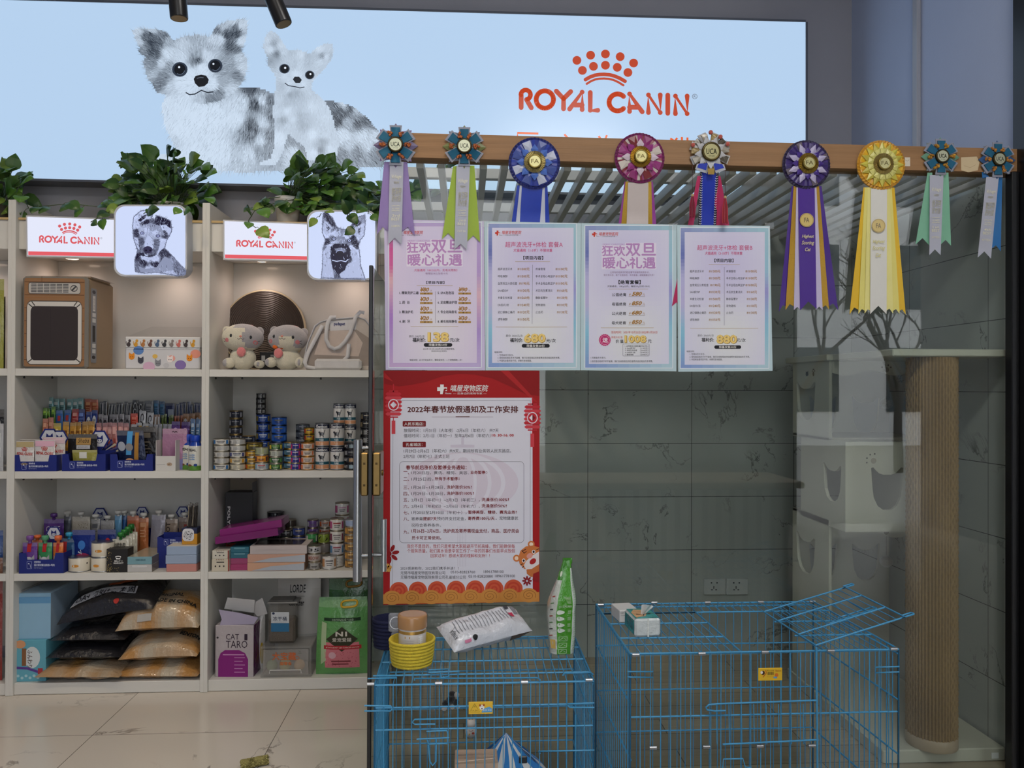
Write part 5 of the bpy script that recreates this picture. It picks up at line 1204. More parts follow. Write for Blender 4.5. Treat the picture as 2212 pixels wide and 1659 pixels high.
# front door bars, hooks, clips and plate
yf=FL.y-.006
def fp(u,v,dy=0.):return at(u,v,yf-dy)
def c7(x,y):return (1260+x*.3345,1230+y*.3345)
m=MB()
for pts in ([(1515,845),(870,868),(810,874),(792,890),(800,908),(850,914),(920,912)],[(1520,1100),(900,1130)]):m.tube([fp(*c7(*p)) for p in pts],RF,WB1,6)
for k in range(8):x=860+k*80;m.tube([fp(*c7(x,870)),fp(*c7(x+4,1128))],RV,WB1,5)
m.build('front_door','wire',cg)
m=MB();m.tube([fp(*c7(1505,505)),fp(*c7(1512,1290))],.0036,WB1,8);m.build('door_post','wire',cg)
for pts in ([(285,660),(450,660),(450,698),(285,695)],[(2040,628),(1890,632),(1890,668),(2040,662)],[(900,1290),(905,1225),(1030,1222),(1045,1275),(1085,1282)]):
    loop([fp(*c7(*p),.004) for p in pts],.0024).build('hook','wire',cg)
for x,y in ((338,552),(765,545),(1172,535),(1597,525),(2003,512),(450,1152),(795,1146),(1140,1142),(1475,1138)):clip_on(cg,fp(*c7(x,y)),Vector((1,0,0)))
for x,y in ((112,229),(457,215),(802,214),(1144,210),(1478,206)):clip_on(cg,at(*c7(x,y),BL.y-.002),Vector((1,0,0)))
def name_plate(root,x0,x1,y0,y1,conv,yy,art):
    m=MB();a,b=at(*conv(x0,y0),yy),at(*conv(x1,y1),yy);m.box(a.x,b.x,yy,yy+.002,b.z,a.z,C(226,184,50),.0008);o=m.build('name_plate','plastic',root)
    m=MB();art(m,lambda a_,b_,l=0:at(*conv(a_,b_),yy-l*EPS));m.build('plate_print','paper',o)
def art1(m,f):
    m.ell(f,1160,668,12,14,C(60,34,30),1);m.ell(f,1152,666,8,9,C(236,226,214),1.4);m.line(f,[(1178,650),(1182,668),(1160,698)],4,C(186,56,40),1.2)
    for k in range(9):m.rect(f,1188+k*5,662,1188+k*5+(2,3)[k % 2],682,C(60,50,40),1)
    m.text(f,'PETS HOME',1186,650,1232,658,C(80,60,40),1);m.text(f,'Reborn',1240,648,1278,660,C(150,70,40),1,.01,.3);m.ell(f,1248,682,12,12,C(206,110,40),1);m.ell(f,1240,698,13,6,C(90,150,200),1.2)
    for k in range(5):m.ell(f,1192+k*9,694,2.4,2.4,C(190,120,60),1,8)
name_plate(cg,1130,1285,638,717,c7,yf-.004,art1)
# ---- smaller cage on the left
def c6(x,y):return (780+x/3.463,1180+y/3.463)
zl=at(1242,1372,2.985).z
FL,FR,BR,BL=atZ(790,1479,zl),atZ(1283,1470,zl),atZ(1242,1372,zl),atZ(823,1379,zl)
ya,yb_=(FL.y+FR.y)/2,(BL.y+BR.y)/2;FL.y=FR.y=ya;BL.y=BR.y=yb_
FL.x=BL.x=max(FL.x,BL.x,XGL+.052);xr_=FR.x;BR.x=xr_
NF=24
cs=mesh_cage('wire_cage','smaller blue wire cage under the baskets beside the glass door',FL,FR,BR,BL,NF,15,[.005,.14,.27,.98])
T=lambda s,t:FL.lerp(FR,s).lerp(BL.lerp(BR,s),t)
m=wire_panel(T(0,1),T(1,1),T(1,0),T(0,0),NF,[0,.28,.55,.82,1.0]);m.build('roof_panel','wire',cs)
yl=FL.y-.006
gp=lambda x,y,dy=0.:at(*c6(x,y),yl-dy)
for pts in ([(1335,1272),(400,1295),(383,1315),(400,1332),(555,1330)],[(490,1385),(640,1378),(650,1400),(645,1475),(500,1480),(492,1440)],[(415,1443),(660,1432)],[(500,1450),(515,1610),(535,1640),(560,1610),(563,1440)],[(25,1192),(225,1195),(232,1215),(222,1232),(25,1232)],[(1745,1172),(1550,1178),(1542,1190),(1560,1205),(1745,1206)],[(1340,1550),(1325,1535),(1745,1525)]):
    loop([gp(*p,.005) for p in pts],.0026).build('hook','wire',cs)
for pts in ([(505,925),(655,920),(655,975),(600,985),(595,955)],[(505,945),(735,935)],[(400,1000),(395,990),(1320,985),(1340,1000)],[(90,970),(260,972),(268,985),(50,990)],[(1510,965),(1520,950),(1720,945),(1735,958)]):
    loop([atZ(*c6(*p),zl+.008) for p in pts],.0026).build('roof_hook','wire',cs)
for x,y in ((72,1030),(580,1024),(1222,1016),(1705,1000)):clip_on(cs,gp(x,y),Vector((1,0,0)))
def art2(m,f):
    m.line(f,[(850,1178),(886,1240),(812,1240),(850,1178)],2.5,C(96,90,40),1);m.text(f,'La Jie',828,1222,872,1236,C(96,90,40),1);m.text(f,'乐',842,1192,858,1206,C(96,90,40),1)
    m.art(f,[(915,1215),(960,1200),(982,1215),(982,1240),(900,1244)],C(96,160,206),1);m.text(f,'pets love',914,1218,976,1234,C(236,240,244),1.6,0,.2)
    m.ell(f,904,1206,18,20,C(240,236,228),1.4);m.ell(f,890,1190,8,9,C(176,90,46),1.6);m.ell(f,918,1188,8,9,C(176,90,46),1.6);m.ell(f,904,1216,6,5,C(40,30,30),1.8)
    for x in (897,911):m.ell(f,x,1202,2.4,3,C(40,30,30),1.8)
name_plate(cs,805,985,1165,1253,c6,yl-.004,art2)
# things inside the small cage
Yi=(FL.y+BL.y)/2
def hang_toy(name,label,x,y,col,fn):
    p=at(*c6(x,y),BL.y-.06);t=thing(name,label,'toy',p);m=MB();m.tube([p,Vector((p.x,p.y,zl-.004))],.0007,C(200,200,196),4);m.build('string','fabric',t);fn(p,t);return t
def cow_toy(p,t):
    m=MB()
    for dx,dz,r in ((0,0,.018),(-.018,-.012,.015),(.018,-.010,.014),(.004,.022,.013)):m.ball((p.x+dx,p.y,p.z-.03+dz),(r,r*.8,r*.9),C(30,28,28))
    m.build('body','plush',t)
    for dx,dz,r in ((.022,.022,.010),(-.024,-.026,.010),(.006,-.022,.009),(.026,-.022,.008)):m=MB();m.ball((p.x+dx,p.y-.008,p.z-.03+dz),r,C(200,196,188));m.build('white_patch','plush',t)
hang_toy('plush_toy','black and white plush toy hanging at the back of the smaller cage',672,1090,None,cow_toy)
def cat_fig(p,t):
    m=MB();m.ball((p.x,p.y,p.z-.03),(.022,.017,.027),C(206,198,188));m.ball((p.x,p.y-.002,p.z-.004),(.018,.015,.016),C(206,198,188))
    for s in (-1,1):m.lathe([(.006,0),(.0005,.012)],(p.x+s*.011,p.y,p.z+.006),C(196,176,166),8)
    m.build('body','plastic',t);m=MB();f=local((p.x,p.y-.0185,p.z-.02),(.001,0,0),(0,0,-.001),(0,-1,0))
    m.ell(f,8,12,5,4,C(160,66,50),1);m.line(f,[(-8,2),(0,5),(8,1)],1.4,C(110,60,50),1);m.ell(f,-6,16,3,3,C(190,150,60),1);m.build('painted_marks','paper',t)
hang_toy('cat_figurine','small white cat ornament hanging in the middle of the smaller cage',822,1318,None,cat_fig)
# striped cloth tent
t=thing('striped_cloth','blue and white striped cloth draped over a bed in the smaller cage','cloth',(at(1110,1640,Yi).x,Yi,.06))
P0,P1,P2=at(*c6(1085,1395),Yi+.04),at(925,1740,Yi-.08),at(1262,1740,Yi-.06)
P3=Vector((P1.x+.02,Yi+.14,.062));m=MB()
P1.z=.064;P2.z=.064;TB,TW_=C(44,120,186),C(206,208,206)
def stripe_tri(A,B,Cc,n=9):
    def S(a,b):
        p=A.lerp(B,a).lerp(A.lerp(Cc,a),b);nn=noise.noise(Vector((a*3,b*4,1.3)))*.012*math.sin(PI*min(a,1));return p+Vector((nn,nn,nn*.5 if a<.95 else 0))
    for side in (0,.002):
        vs=[S(i/14,j/18)+Vector((0,side,0)) for i in range(15) for j in range(19)];fs=[];cl=[]
        for i in range(14):
            for j in range(18):k=i*19+j;fs.append((k,k+1,k+20,k+19));cl.append(TB if (j // 2) % 2==0 else TW_)
        m.add(vs,fs,cl,True)
stripe_tri(P0,P1,P2);stripe_tri(P0,P2,Vector((P2.x-.05,Yi+.15,.064)));stripe_tri(P0,Vector((P2.x-.05,Yi+.15,.064)),P3);m.build('cloth','fabric',t)
m=MB();a=at(*c6(1210,1588),Yi-.03);m.box(a.x-.014,a.x+.014,a.y-.012,a.y-.004,a.z-.012,a.z+.012,C(24,26,30),.002);m.build('buckle','plastic',t)
t=thing('carton','open beige cardboard carton lying beside the striped cloth in the smaller cage','carton',(at(*c6(790,1650),Yi-.15).x,Yi-.15,.06))
a,b=at(*c6(700,1580),Yi-.20),at(*c6(860,1700),Yi-.20);m=MB();m.box(a.x,a.x+.14,a.y,a.y+.10,.0595,a.z-.02,C(196,170,148),.002);m.build('body','card',t)
m=MB();z=a.z-.02;m.add([(a.x,a.y,z),(a.x+.14,a.y,z),(a.x+.13,a.y-.03,z+.03),(a.x+.01,a.y-.03,z+.02),(a.x,a.y,z-.001),(a.x+.14,a.y,z-.001),(a.x+.13,a.y-.031,z+.029),(a.x+.01,a.y-.031,z+.019)],[(0,1,2,3),(7,6,5,4),(0,4,5,1),(2,6,7,3),(0,3,7,4),(1,5,6,2)],C(206,182,160));m.build('flap','card',t)

# ================================================================ things standing on the small cage
zt=zl+.0045
def on_z(u,v,z=zt):return atZ(u,v,z)
def rope_basket(name,label,u,v,rb,rt,h,col,n=8):
    c=on_z(u,v);t=thing(name,label,'basket',c);m=MB();prof=[]
    for k in range(n):
        z0=h*k/n;r=rb+(rt-rb)*(k/(n-1)) **.7;d=h/n
        for q in range(5):a=-PI/2+PI*q/4;prof.append((r-.004+.0055*math.cos(a),z0+d/2+d/2*math.sin(a)*.98))
    inner=[(rt-.006,h*.98),(rb-.005,.006),(0.0005,.006)]
    m.lathe([(.001,0)]+prof+inner,c,col,40);m.build('coiled_body','rope',t)
    return t,c
rope_basket('rope_basket','dark navy coiled rope basket behind the yellow one on the small cage',838,1396,.050,.056,.105,C(26,30,66))
yb,yc=rope_basket('rope_basket','yellow coiled rope basket holding a gold lidded tin on the small cage',890,1433,.068,.078,.088,C(226,200,60))
# milk powder tin
t=thing('milk_powder_tin','white milk powder tin with a bronze lid standing in the yellow basket','tin',(yc.x,yc.y+.012,yc.z+.0065));c=Vector((yc.x,yc.y+.012,yc.z+.0065));rT=.047
hT=at(890,1344,c.y).z-c.z
m=MB();m.lathe([(rT*.97,0),(rT,.003),(rT,hT-.004),(rT*.97,hT)],c,C(206,202,200),32);m.build('body','gloss',t)
hl=at(890,1326,c.y).z-c.z
m=MB();m.lathe([(rT+.003,hT-.014),(rT+.0035,hT-.012),(rT+.0035,hl-.006),(rT+.001,hl),(rT-.006,hl+.001),(.001,hl-.001)],c,C(172,128,84),32);m.build('lid','gloss',t)
m=MB();m.lathe([(rT+.0003,hT-.03),(rT+.0004,hT-.02)],c,C(206,164,90),32);m.build('gold_band','goldmetal',t)
m=MB()
def cylf(c,r):return lambda a,b,l=0:Vector((c.x+(r+l*.0004)*math.sin(a),c.y-(r+l*.0004)*math.cos(a),c.z+b))
f=cylf(c,rT)
m.art(f,[(.5,.02),(.62,.02),(.74,.02),(.86,.02),(.86,hT-.035),(.74,hT-.035),(.62,hT-.035),(.5,hT-.035)],C(226,226,226),1)
for k in range(9):b=.018+k*(hT-.06)/9;m.line(f,[(-.5+i*.1,b) for i in range(8)],.0009,C(150,148,152),1)
for k in range(12):b=.024+k*(hT-.062)/12;m.line(f,[(.53,b),(.82,b)],.0012,C(90,90,94),1.5)
m.rect(f,-.5,hT-.043,-.1,hT-.036,C(190,150,90),1);m.build('label_print','paper',t)
# clear round lid leaning between the baskets
t=thing('clear_tub','clear square plastic lid leaning between the two rope baskets','lid',on_z(858,1400));a,b=at(839,1325,yc.y+.085),at(872,1366,yc.y+.085)
m=MB();m.box(a.x,b.x,a.y,a.y+.012,b.z,a.z,C(200,204,208),.006);m.build('lid_body','frosted',t);m=MB();f=local(((a.x+b.x)/2,a.y-.0005,(a.z+b.z)/2),(1,0,0),(0,0,-1),(0,-1,0));rr_=(b.x-a.x)*.42;m.ring(f,0,0,rr_,rr_,.003,C(220,222,226),1);m.build('lid_ring','plastic',t)
m=MB();m.box(a.x+.01,b.x-.01,a.y-.004,a.y+.03,zt,b.z-.0005,C(196,200,204),.003);m.build('tub','frosted',t)
# white bag lying down
pa,pb_=on_z(955,1425),on_z(1135,1392);d=pb_-pa;L_=.315;ang=math.atan2(d.y,d.x)
cen=(pa+pb_)/2+Vector((0,.05,.066));Mx=Matrix.Translation(cen) @ Matrix.Rotation(ang,4,'Z') @ Matrix.Rotation(math.radians(-5),4,'Y') @ Matrix.Rotation(math.radians(20),4,'X')
t=thing('litter_bag','white printed plastic bag lying on its side on the small cage','bag',(cen.x,cen.y,zt));S=surf_pillow(Mx,L_,.15,.040,(5,4.5),3,.009,0.,.012,.9)
m=MB();bag_mesh(m,S,lambda a,b,s:C(206,208,214) if (s>0 or a<.75) else C(110,84,70));m.build('bag_body','film',t)
m=MB();m.curved=True;f=bag_frame(S)
for k in range(17):
    a=.12+k*.042;m.line(f,[(a,.28+.012*(k % 4)),(a+.004,.45),(a+.006,.60+.03*math.sin(k*2.1)),(a+.006,.74+.04*math.sin(k*1.3))],.007,C(120,122,128),1)
for x0,y0,x1,y1,cc in ((.80,.40,.86,.56,C(190,60,90)),(.80,.70,.85,.86,C(60,60,64)),(.88,.5,.93,.85,C(130,130,136))):m.rect(f,x0,y0,x1,y1,cc,1)
m.line(f,[(.06,.3),(.10,.42),(.08,.5),(.12,.55)],.006,C(40,40,44),1.5);m.text(f,'ALINDYA',.045,.18,.085,.52,C(40,40,44),2,0,0,-90)
fb=bag_frame(S,1);m.ell(fb,.27,.07,.03,.05,C(24,24,26),2.5,14);m.rect(fb,.14,.03,.22,.08,C(200,120,150),2);m.build('print','paper',t)
# standing green and white bag
t=thing('litter_bag','tall green and white stand-up bag with a pinched top on the small cage','bag',on_z(1215,1408));bs=on_z(1212,1404)
hG=at(1215,1206,bs.y+.03).z-zt
def gS(a,b):   # a round the bag (0..1), b up
    w,dp=.047,.046
    th=2*PI*a;q=1.0 if b<.55 else 1-((b-.55)/.45)*.93
    wx=w*(.92+.16*math.sin(PI*min(1,b*1.3)))*(1 if b<.55 else 1-.70*((b-.55)/.45) **1.1)
    x=math.copysign(abs(math.cos(th)) **.6,math.cos(th))*wx;y=math.copysign(abs(math.sin(th)) **.6,math.sin(th))*dp*q
    x+= .004+.022*max(0,b-.45) **1.1/.55
    nn=noise.noise(Vector((a*9,b*7,2)))*.003
    return Vector((bs.x-.004+x+nn,bs.y+y+nn,zt+b*hG))
GR,GR2=C(70,146,34),C(60,130,32)
m=MB()
def gcol(a,b):
    th=(a*360) % 360
    if 252 <=th <=298:return GR if b<.93 else GR2
    if th>298 or th<40:return C(206,214,204) if b<.93 else GR
    return C(186,190,180) if b<.8 else GR2
m.grid(gS,48,24,gcol);m.build('bag_body','film',t)
m=MB();gf=lambda a,b,l=0:gS(a,b)+Vector((math.cos(2*PI*a),math.sin(2*PI*a),0))*(.0016+l*.0004)
for k,b in enumerate((.46,.39,.32,.26)):m.ell(gf,.735,b,.020,.025,C(206,216,200),1,16);m.line(gf,[(.735,b),(.735,b+.02)],.004,GR,2) if k else None;[m.line(gf,[(.775,b+.016-q*.010),(.808,b+.016-q*.010)],.004,C(176,200,160),1) for q in range(4)]
for b in (.17,.10,.035):m.frame_line(gf,.728,b-.022,.772,b+.022,.004,C(176,206,160),1);m.line(gf,[(.738,b-.01),(.75,b+.012),(.763,b-.008)],.004,C(176,206,160),1)
m.text(gf,'七天除臭',.725,.535,.81,.51,C(216,226,206),2)
for q in range(6):m.line(gf,[(.75+.004*q,.62-q*.013),(.808,.62-q*.013)],.005,C(170,200,150),1)
for k in range(34):   # scale pattern of the side
    for j in range(5):
        b=.03+k*.025;a=.862+j*.030+(k % 2)*.015;m.ring(gf,a,b,.015,.013,.003,C(110,160,96),1,6,0,PI) if b<.90 else None
for k in range(7):b=.2+k*.07;m.line(gf,[(.60,b),(.66,b+.01)],.012,(C(150,60,50),C(60,60,60),C(90,120,80))[k % 3],1)
m.ell(gf,.655,.86,.03,.03,C(206,214,190),1);m.rect(gf,.61,.06,.69,.16,C(206,170,90),1);m.build('print','paper',t)
m=MB();tp_=gS(.5,1).lerp(gS(0,1),.5);m.box(tp_.x-.016,tp_.x+.018,tp_.y-.003,tp_.y+.003,tp_.z-.012,tp_.z+.008,GR2,.001);m.build('top_seal','film',t)
# ---- on the big cage: white carton and tissue packet
zt2=zc+.0055
a,b,d_=atZ(1342,1345,zt2),atZ(1376,1345,zt2),.0
t=thing('paper_box','flat white paper carton on the large cage behind the tissue packet','box',a)
x0,x1=a.x-.012,b.x+.002;ztp=at(1330,1303,a.y+.085).z
Mb=Matrix.Translation(Vector(((x0+x1)/2,a.y+.05,0))) @ Matrix.Rotation(math.radians(8),4,'Z');m=MB(Mb);hw=(x1-x0)/2;m.box(-hw,hw,-.045,.048,zt2,zt2+.042,C(216,214,210),.002);m.build('box_body','card',t)
m=MB(Mb);f=local((-hw,-.0455,zt2+.042),(.001,0,0),(0,0,-.001),(0,-1,0));m.text(f,'CAT',3,6,16,12,C(60,60,64),1);m.line(f,[(4,18),(20,18)],1,C(140,140,140),1);m.build('box_print','paper',t)
a,b=atZ(1371,1376,zt2),atZ(1427,1374,zt2);x0,x1=a.x,b.x;y0=a.y;h=at(1400,1337,y0).z-zt2
t=thing('tissue_packet','teal and white tissue packet with a tissue pulled out on the large cage','tissues',((x0+x1)/2,y0,zt2))
Mb=Matrix.Translation(Vector(((x0+x1)/2,y0,0))) @ Matrix.Rotation(math.radians(4),4,'Z');hw=(x1-x0)/2;dpt=.125;m=MB(Mb);m.box(-hw,hw,0,dpt,zt2,zt2+h,C(206,212,210),.006);m.build('packet','film',t)
m=MB(Mb);f=local((-hw,.006,zt2+h),(1,0,0),(0,1,0),(0,0,1));W2=2*hw
m.rect(f,.004,0,W2-.004,dpt-.01,C(64,160,156),1.5);m.art(f,[(.01,.01),(W2*.55,.03),(W2*.8,.09),(W2*.3,dpt-.02),(.008,.07)],C(226,176,126),2);m.line(f,[(.02,.05),(.04,.03),(.05,.06),(.07,.05)],.006,C(60,44,40),3)
fl=local((-hw-.0008,.006,zt2+h),(0,1,0),(0,0,-1),(-1,0,0));m.rect(fl,.002,.006,dpt-.012,h*.9,C(64,160,156),1.)
for k in range(5):m.rect(fl,.02+k*.018,.012,.03+k*.018,h*.7,C(40,90,96),2)
m.rect(local((-hw,-.0005,zt2+h),(1,0,0),(0,0,1),(0,-1,0)),W2*.48,-h,W2*.54,0,C(222,226,220),1);m.build('packet_print','film',t)
m=MB(Mb); 
def tis(a,b): 
    w=.022*(1-abs(2*b-1)*.3)*(.4+a);return (-.002+(b-.5)*2*w+.012*a,.055+.012*math.sin(b*9)*a-.02*a,zt2+h-.002+.042*a*(1-.5*abs(b-.45)))
m.grid(tis,6,10,C(222,222,220));m.build('tissue','paper',t)
# ================================================================ trailing pothos plants on the shelf tops
def leaf(m,p,d,n,size,col):
    """heart-shaped leaf with a folded midrib: base p, pointing d, facing n"""
    d=d.normalized();s=d.cross(n)
    if s.length<1e-4:s=d.orthogonal()
    s.normalize();n=s.cross(d).normalized()
    prof=[(0,0),(-.06,.22),(.10,.42),(.34,.48),(.62,.36),(.84,.17),(1.0,0)]
    mid=[p+d*(t*size)+n*(size*(.06-.22*(t-.4) **2)) for t,_ in prof]
    L_=[p+d*(t*size)+s*(w*size)+n*(size*(.12*w-.20*t*t)) for t,w in prof];Rr=[p+d*(t*size)-s*(w*size)+n*(size*(.12*w-.20*t*t)) for t,w in prof]
    vs=mid+L_+Rr;k=len(prof);fs=[];cs=[]
    c2=mixc(col,C(120,150,70),.18)
    for i in range(k-1):
        fs+= [(i,i+1,k+i+1,k+i),(i+1,i,2*k+i,2*k+i+1)];cs+= [col,c2]
    m.add(vs,fs,cs,True)
GREENS=[C(42,74,28),C(54,92,34),C(70,112,40),C(36,64,30),C(86,128,48),C(120,146,58),C(46,80,36)]
def vine(ms,ml,pts,rr,leaf_px=27,every=.045,lc=GREENS,seed=1,tip=True):
    ms.tube(pts,.0022,C(70,84,40),5)
    L_=0
    for a,b in zip(pts,pts[1:]):L_+= (b-a).length
    n=max(2,int(L_/every)); 
    for i in range(n+1):
        t=i/n*L_;k=0
        while k<len(pts)-2 and t>(pts[k+1]-pts[k]).length:t -= (pts[k+1]-pts[k]).length;k+= 1
        p=pts[k].lerp(pts[k+1],min(1,t/max(1e-6,(pts[k+1]-pts[k]).length)))
        d=Vector((rr.uniform(-1,1),rr.uniform(-.9,-.1),rr.uniform(-.9,.5))).normalized();sz=leaf_px/F*p.y*rr.uniform(.75,1.2)
        q=p+d*sz*.45;ms.tube([p,p.lerp(q,.5)+Vector((0,0,.006)),q],.0013,C(80,100,46),4)
        leaf(ml,q,(d+Vector((rr.uniform(-.5,.5),-.2,rr.uniform(-.9,.1)))),Vector((rr.uniform(-.5,.5),-1,rr.uniform(.1,.9))),sz,rr.choice(lc))
def pothos(label,pot_uv,ypot,pot_r,pot_h,cluster,nlv,vines,seed,potc=C(214,212,206),leaf_px=30):
    rr=random.Random(seed);c=at(pot_uv[0],pot_uv[1],ypot);c.z=ZROOF+.0004
    t=thing('potted_pothos',label,'plant',c)
    m=MB();m.lathe([(pot_r*.72,0),(pot_r*.75,.004),(pot_r*.96,pot_h*.88),(pot_r,pot_h*.9),(pot_r,pot_h),(pot_r*.9,pot_h),(pot_r*.86,pot_h*.8),(.001,pot_h*.8)],c,potc,22);m.build('pot','plastic',t)
    m=MB();m.lathe([(pot_r*.86,pot_h*.80),(pot_r*.5,pot_h*.86),(.001,pot_h*.87)],c,C(52,40,32),16);m.build('soil','rope',t)
    ms,ml=MB(),MB();top=c+Vector((0,0,pot_h*.85));u,v,ru,rv=cluster
    for i in range(nlv):
        a,q=rr.uniform(0,2*PI),math.sqrt(rr.random());pu,pv=u+ru*q*math.cos(a),v+rv*q*math.sin(a)
        yy=ypot+rr.uniform(-.13,.10);p=at(pu,pv,yy);p.z=max(p.z,ZROOF+.02);p.y=min(p.y,YB-.06)
        d=(p-top);d.z *= .6;d=d.normalized()+Vector((rr.uniform(-.6,.6),-.5,rr.uniform(-.9,.15)))
        sz=leaf_px/F*yy*rr.uniform(.7,1.25);mid=top.lerp(p,.55)+Vector((0,0,.03))
        ms.tube([top+Vector((rr.uniform(-.5,.5)*pot_r,rr.uniform(-.5,.5)*pot_r,0)),mid,p],.0016,C(66,86,40),4)
        leaf(ml,p,d,Vector((rr.uniform(-.6,.6),-1,rr.uniform(0,1.0))),sz,rr.choice(GREENS))
    for pts,px in vines:
        P=[top]+[at(q[0],q[1],q[2]) for q in pts];vine(ms,ml,P,rr,px,.055,seed=seed)
    ms.build('stems','leaf',t);ml.build('leaves','leaf',t);return t
YT=YS+.20
pothos('dark green pothos cut off by the left edge of the view on the shelf top',(8,470),YT,.06,.11,(8,400,48,72),46,[([(40,400,YT-.1),(62,450,YT-.12)],26)],3,C(70,66,62),34)
pothos('bushy pothos above the floppy eared dog sign with a vine trailing left',(372,470),YT,.075,.12,(358,398,106,64),120,[([(300,440,YT-.05),(230,448,YT-.12),(150,440,YT-.13),(85,446,YT-.13)],27),([(250,452,YS+.02),(215,468,YS-.03),(196,480,YS-.045)],24),([(330,445,YS),(310,462,YS-.09)],26),([(395,445,YS),(398,462,YS-.09)],24)],5,C(206,202,190),31)
pothos('bushy pothos in a white pot above the prick eared shepherd sign',(622,478),YT,.07,.16,(690,405,82,58),105,[([(640,430,YT-.05),(590,440,YT-.1),(550,455,YS+.03),(536,478,YS-.04),(552,492,YS-.05)],27),([(700,450,YS),(690,468,YS-.09)],24),([(740,440,YS),(752,468,YS-.09),(772,488,YS-.10)],27),([(610,425,YT-.06),(565,430,YT-.1),(548,450,YT-.12)],24)],8,C(220,218,212),31)
pothos('loose pothos on the shelf end half hidden behind the lavender rosette',(846,478),YT,.06,.10,(815,440,42,40),40,[([(880,400,YT-.05),(930,380,YT-.04),(975,352,YT-.02)],34),([(890,410,YT),(920,420,YT),(940,445,YT)],26),([(800,440,YS),(795,462,YS-.08)],26)],11,C(90,84,76),30)

# ================================================================ cat climbing tree inside the glass room
def holed(outer,holes,th):
    cu=bpy.data.curves.new('h','CURVE');cu.dimensions='2D';cu.fill_mode='BOTH';cu.extrude=th/2
    for P in [outer]+holes:
        sp=cu.splines.new('POLY');sp.points.add(len(P)-1)
        for q,p in zip(sp.points,P):q.co=(p[0],p[1],0,1)
        sp.use_cyclic_u=True
    o=bpy.data.objects.new('h',cu);me=o.to_mesh();vs=[tuple(v.co) for v in me.vertices];fs=[tuple(p.vertices) for p in me.polygons];o.to_mesh_clear();bpy.data.objects.remove(o);bpy.data.curves.remove(cu)
    return vs,fs
def cat_hole(cx,cy,w,h):
    P=[(-.5,.5),(-.44,.52),(-.26,.38),(-.12,.34),(.12,.34),(.26,.38),(.44,.52),(.5,.5),(.46,.05),(.42,-.2),(.3,-.40),(.12,-.5),(-.12,-.5),(-.3,-.40),(-.42,-.2),(-.46,.05)]
    return [(cx+x*w,cy+y*h) for x,y in P]
CW=C(188,185,168)
tr=thing('cat_tree','tall white cat tree with a thick sisal post in the glass room corner','cat tree',(1.95,3.5,0))
ybf=atZ(2100,1646,0).y;Yf1,Yb1=3.62,4.03;Xl=(1810-1005)/1700*Yf1;Xr=XR-.012
Xb=atZ(1912,1655,0.0).x
m=MB();m.box(max(Xb,1.70),Xr,max(ybf,YG+.03),Yb1+.05,.0005,.055,CW,.004);m.build('base_plate','laminate',tr)
ztp=at(1990,757,3.2).z;x0=Xl-.02
m=MB();m.box(x0,Xr,Yf1-.02,Yb1+.05,ztp-.03,ztp,CW,.004);m.box(at(1917,757,3.12).x,Xr,YG+.03,Yf1-.021,ztp-.03,ztp,CW,.004);m.build('top_plate','laminate',tr)
pc_=atZ(2012,1606,.055);pr=51.5/1700*pc_.y
m=MB();hz=ztp-.031-.055
nrib,nst=46,1
prof=[]
vs=[];fs=[];N_=nrib*4;rows=70
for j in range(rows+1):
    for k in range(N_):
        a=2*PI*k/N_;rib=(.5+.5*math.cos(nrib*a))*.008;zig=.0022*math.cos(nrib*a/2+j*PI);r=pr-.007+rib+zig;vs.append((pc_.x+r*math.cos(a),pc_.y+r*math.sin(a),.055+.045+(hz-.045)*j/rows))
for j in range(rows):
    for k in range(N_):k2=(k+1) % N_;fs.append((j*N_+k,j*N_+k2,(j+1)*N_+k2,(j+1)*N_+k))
m.add(vs,fs,[mixc(C(168,136,92),C(122,96,62),.25+.3*noise.noise(Vector((i % N_*.05,i/N_*.11,0)))+(.5 if i % 4 in (1,2) else 0)) for i in range(len(fs))],True);post=m.build('sisal_post','rope',tr)  # groove faces darker: shade between the ribs put into the colour
m=MB();m.lathe([(pr+.002,0),(pr+.003,.002),(pr+.003,.044),(pr+.001,.046)],(pc_.x,pc_.y,.0555),C(168,148,124),40);m.build('collar','laminate',post)
zs_=lambda v,Y=Yf1:1.53+(838-v)/1700*Y
def sheet_panel(name,plane,pos,outer,holes,parent,th=.015,mat='laminate',col=CW):
    vs,fs=holed(outer,holes,th);m=MB()
    m.add([(pos+z,x,y) for x,y,z in vs] if plane=='X' else [(x,pos+z,y) for x,y,z in vs],fs,col);return m.build(name,mat,parent)
uy=lambda u:Xl*1700/(u-1005)
# left side: upper box and lower box panels
def side(zb,zt_,cy,nm='side_panel'): 
    ym=(Yf1+Yb1)/2+.05;return sheet_panel(nm,'X',Xl+.0075,[(Yf1,zb),(Yb1,zb),(Yb1,zt_),(Yf1,zt_)],[cat_hole(ym,cy,.22,.19)],tr)
s1=side(zs_(950),ztp-.031,zs_(866,3.85));s2=side(.056,zs_(1128),zs_(1205,3.85)); 
m=MB();m.box(Xl,Xr,Yf1,Yb1,zs_(953),zs_(945),CW,.002);m.build('shelf_plate','laminate',tr);m=MB();m.box(Xl,Xr,Yf1+.01,Yb1,zs_(1136),zs_(1128),CW,.002);m.build('shelf_plate','laminate',tr)
for zb,zt_ in ((zs_(944),ztp-.031),(.056,zs_(1137))):
    xm=(Xl+Xr)/2;sheet_panel('back_panel','Y',Yb1-.008,[(Xl+.016,zb),(Xr,zb),(Xr,zt_),(Xl+.016,zt_)],[cat_hole(xm-.10,zt_-.27,.15,.19),cat_hole(xm+.13,zt_-.27,.15,.19)],tr)
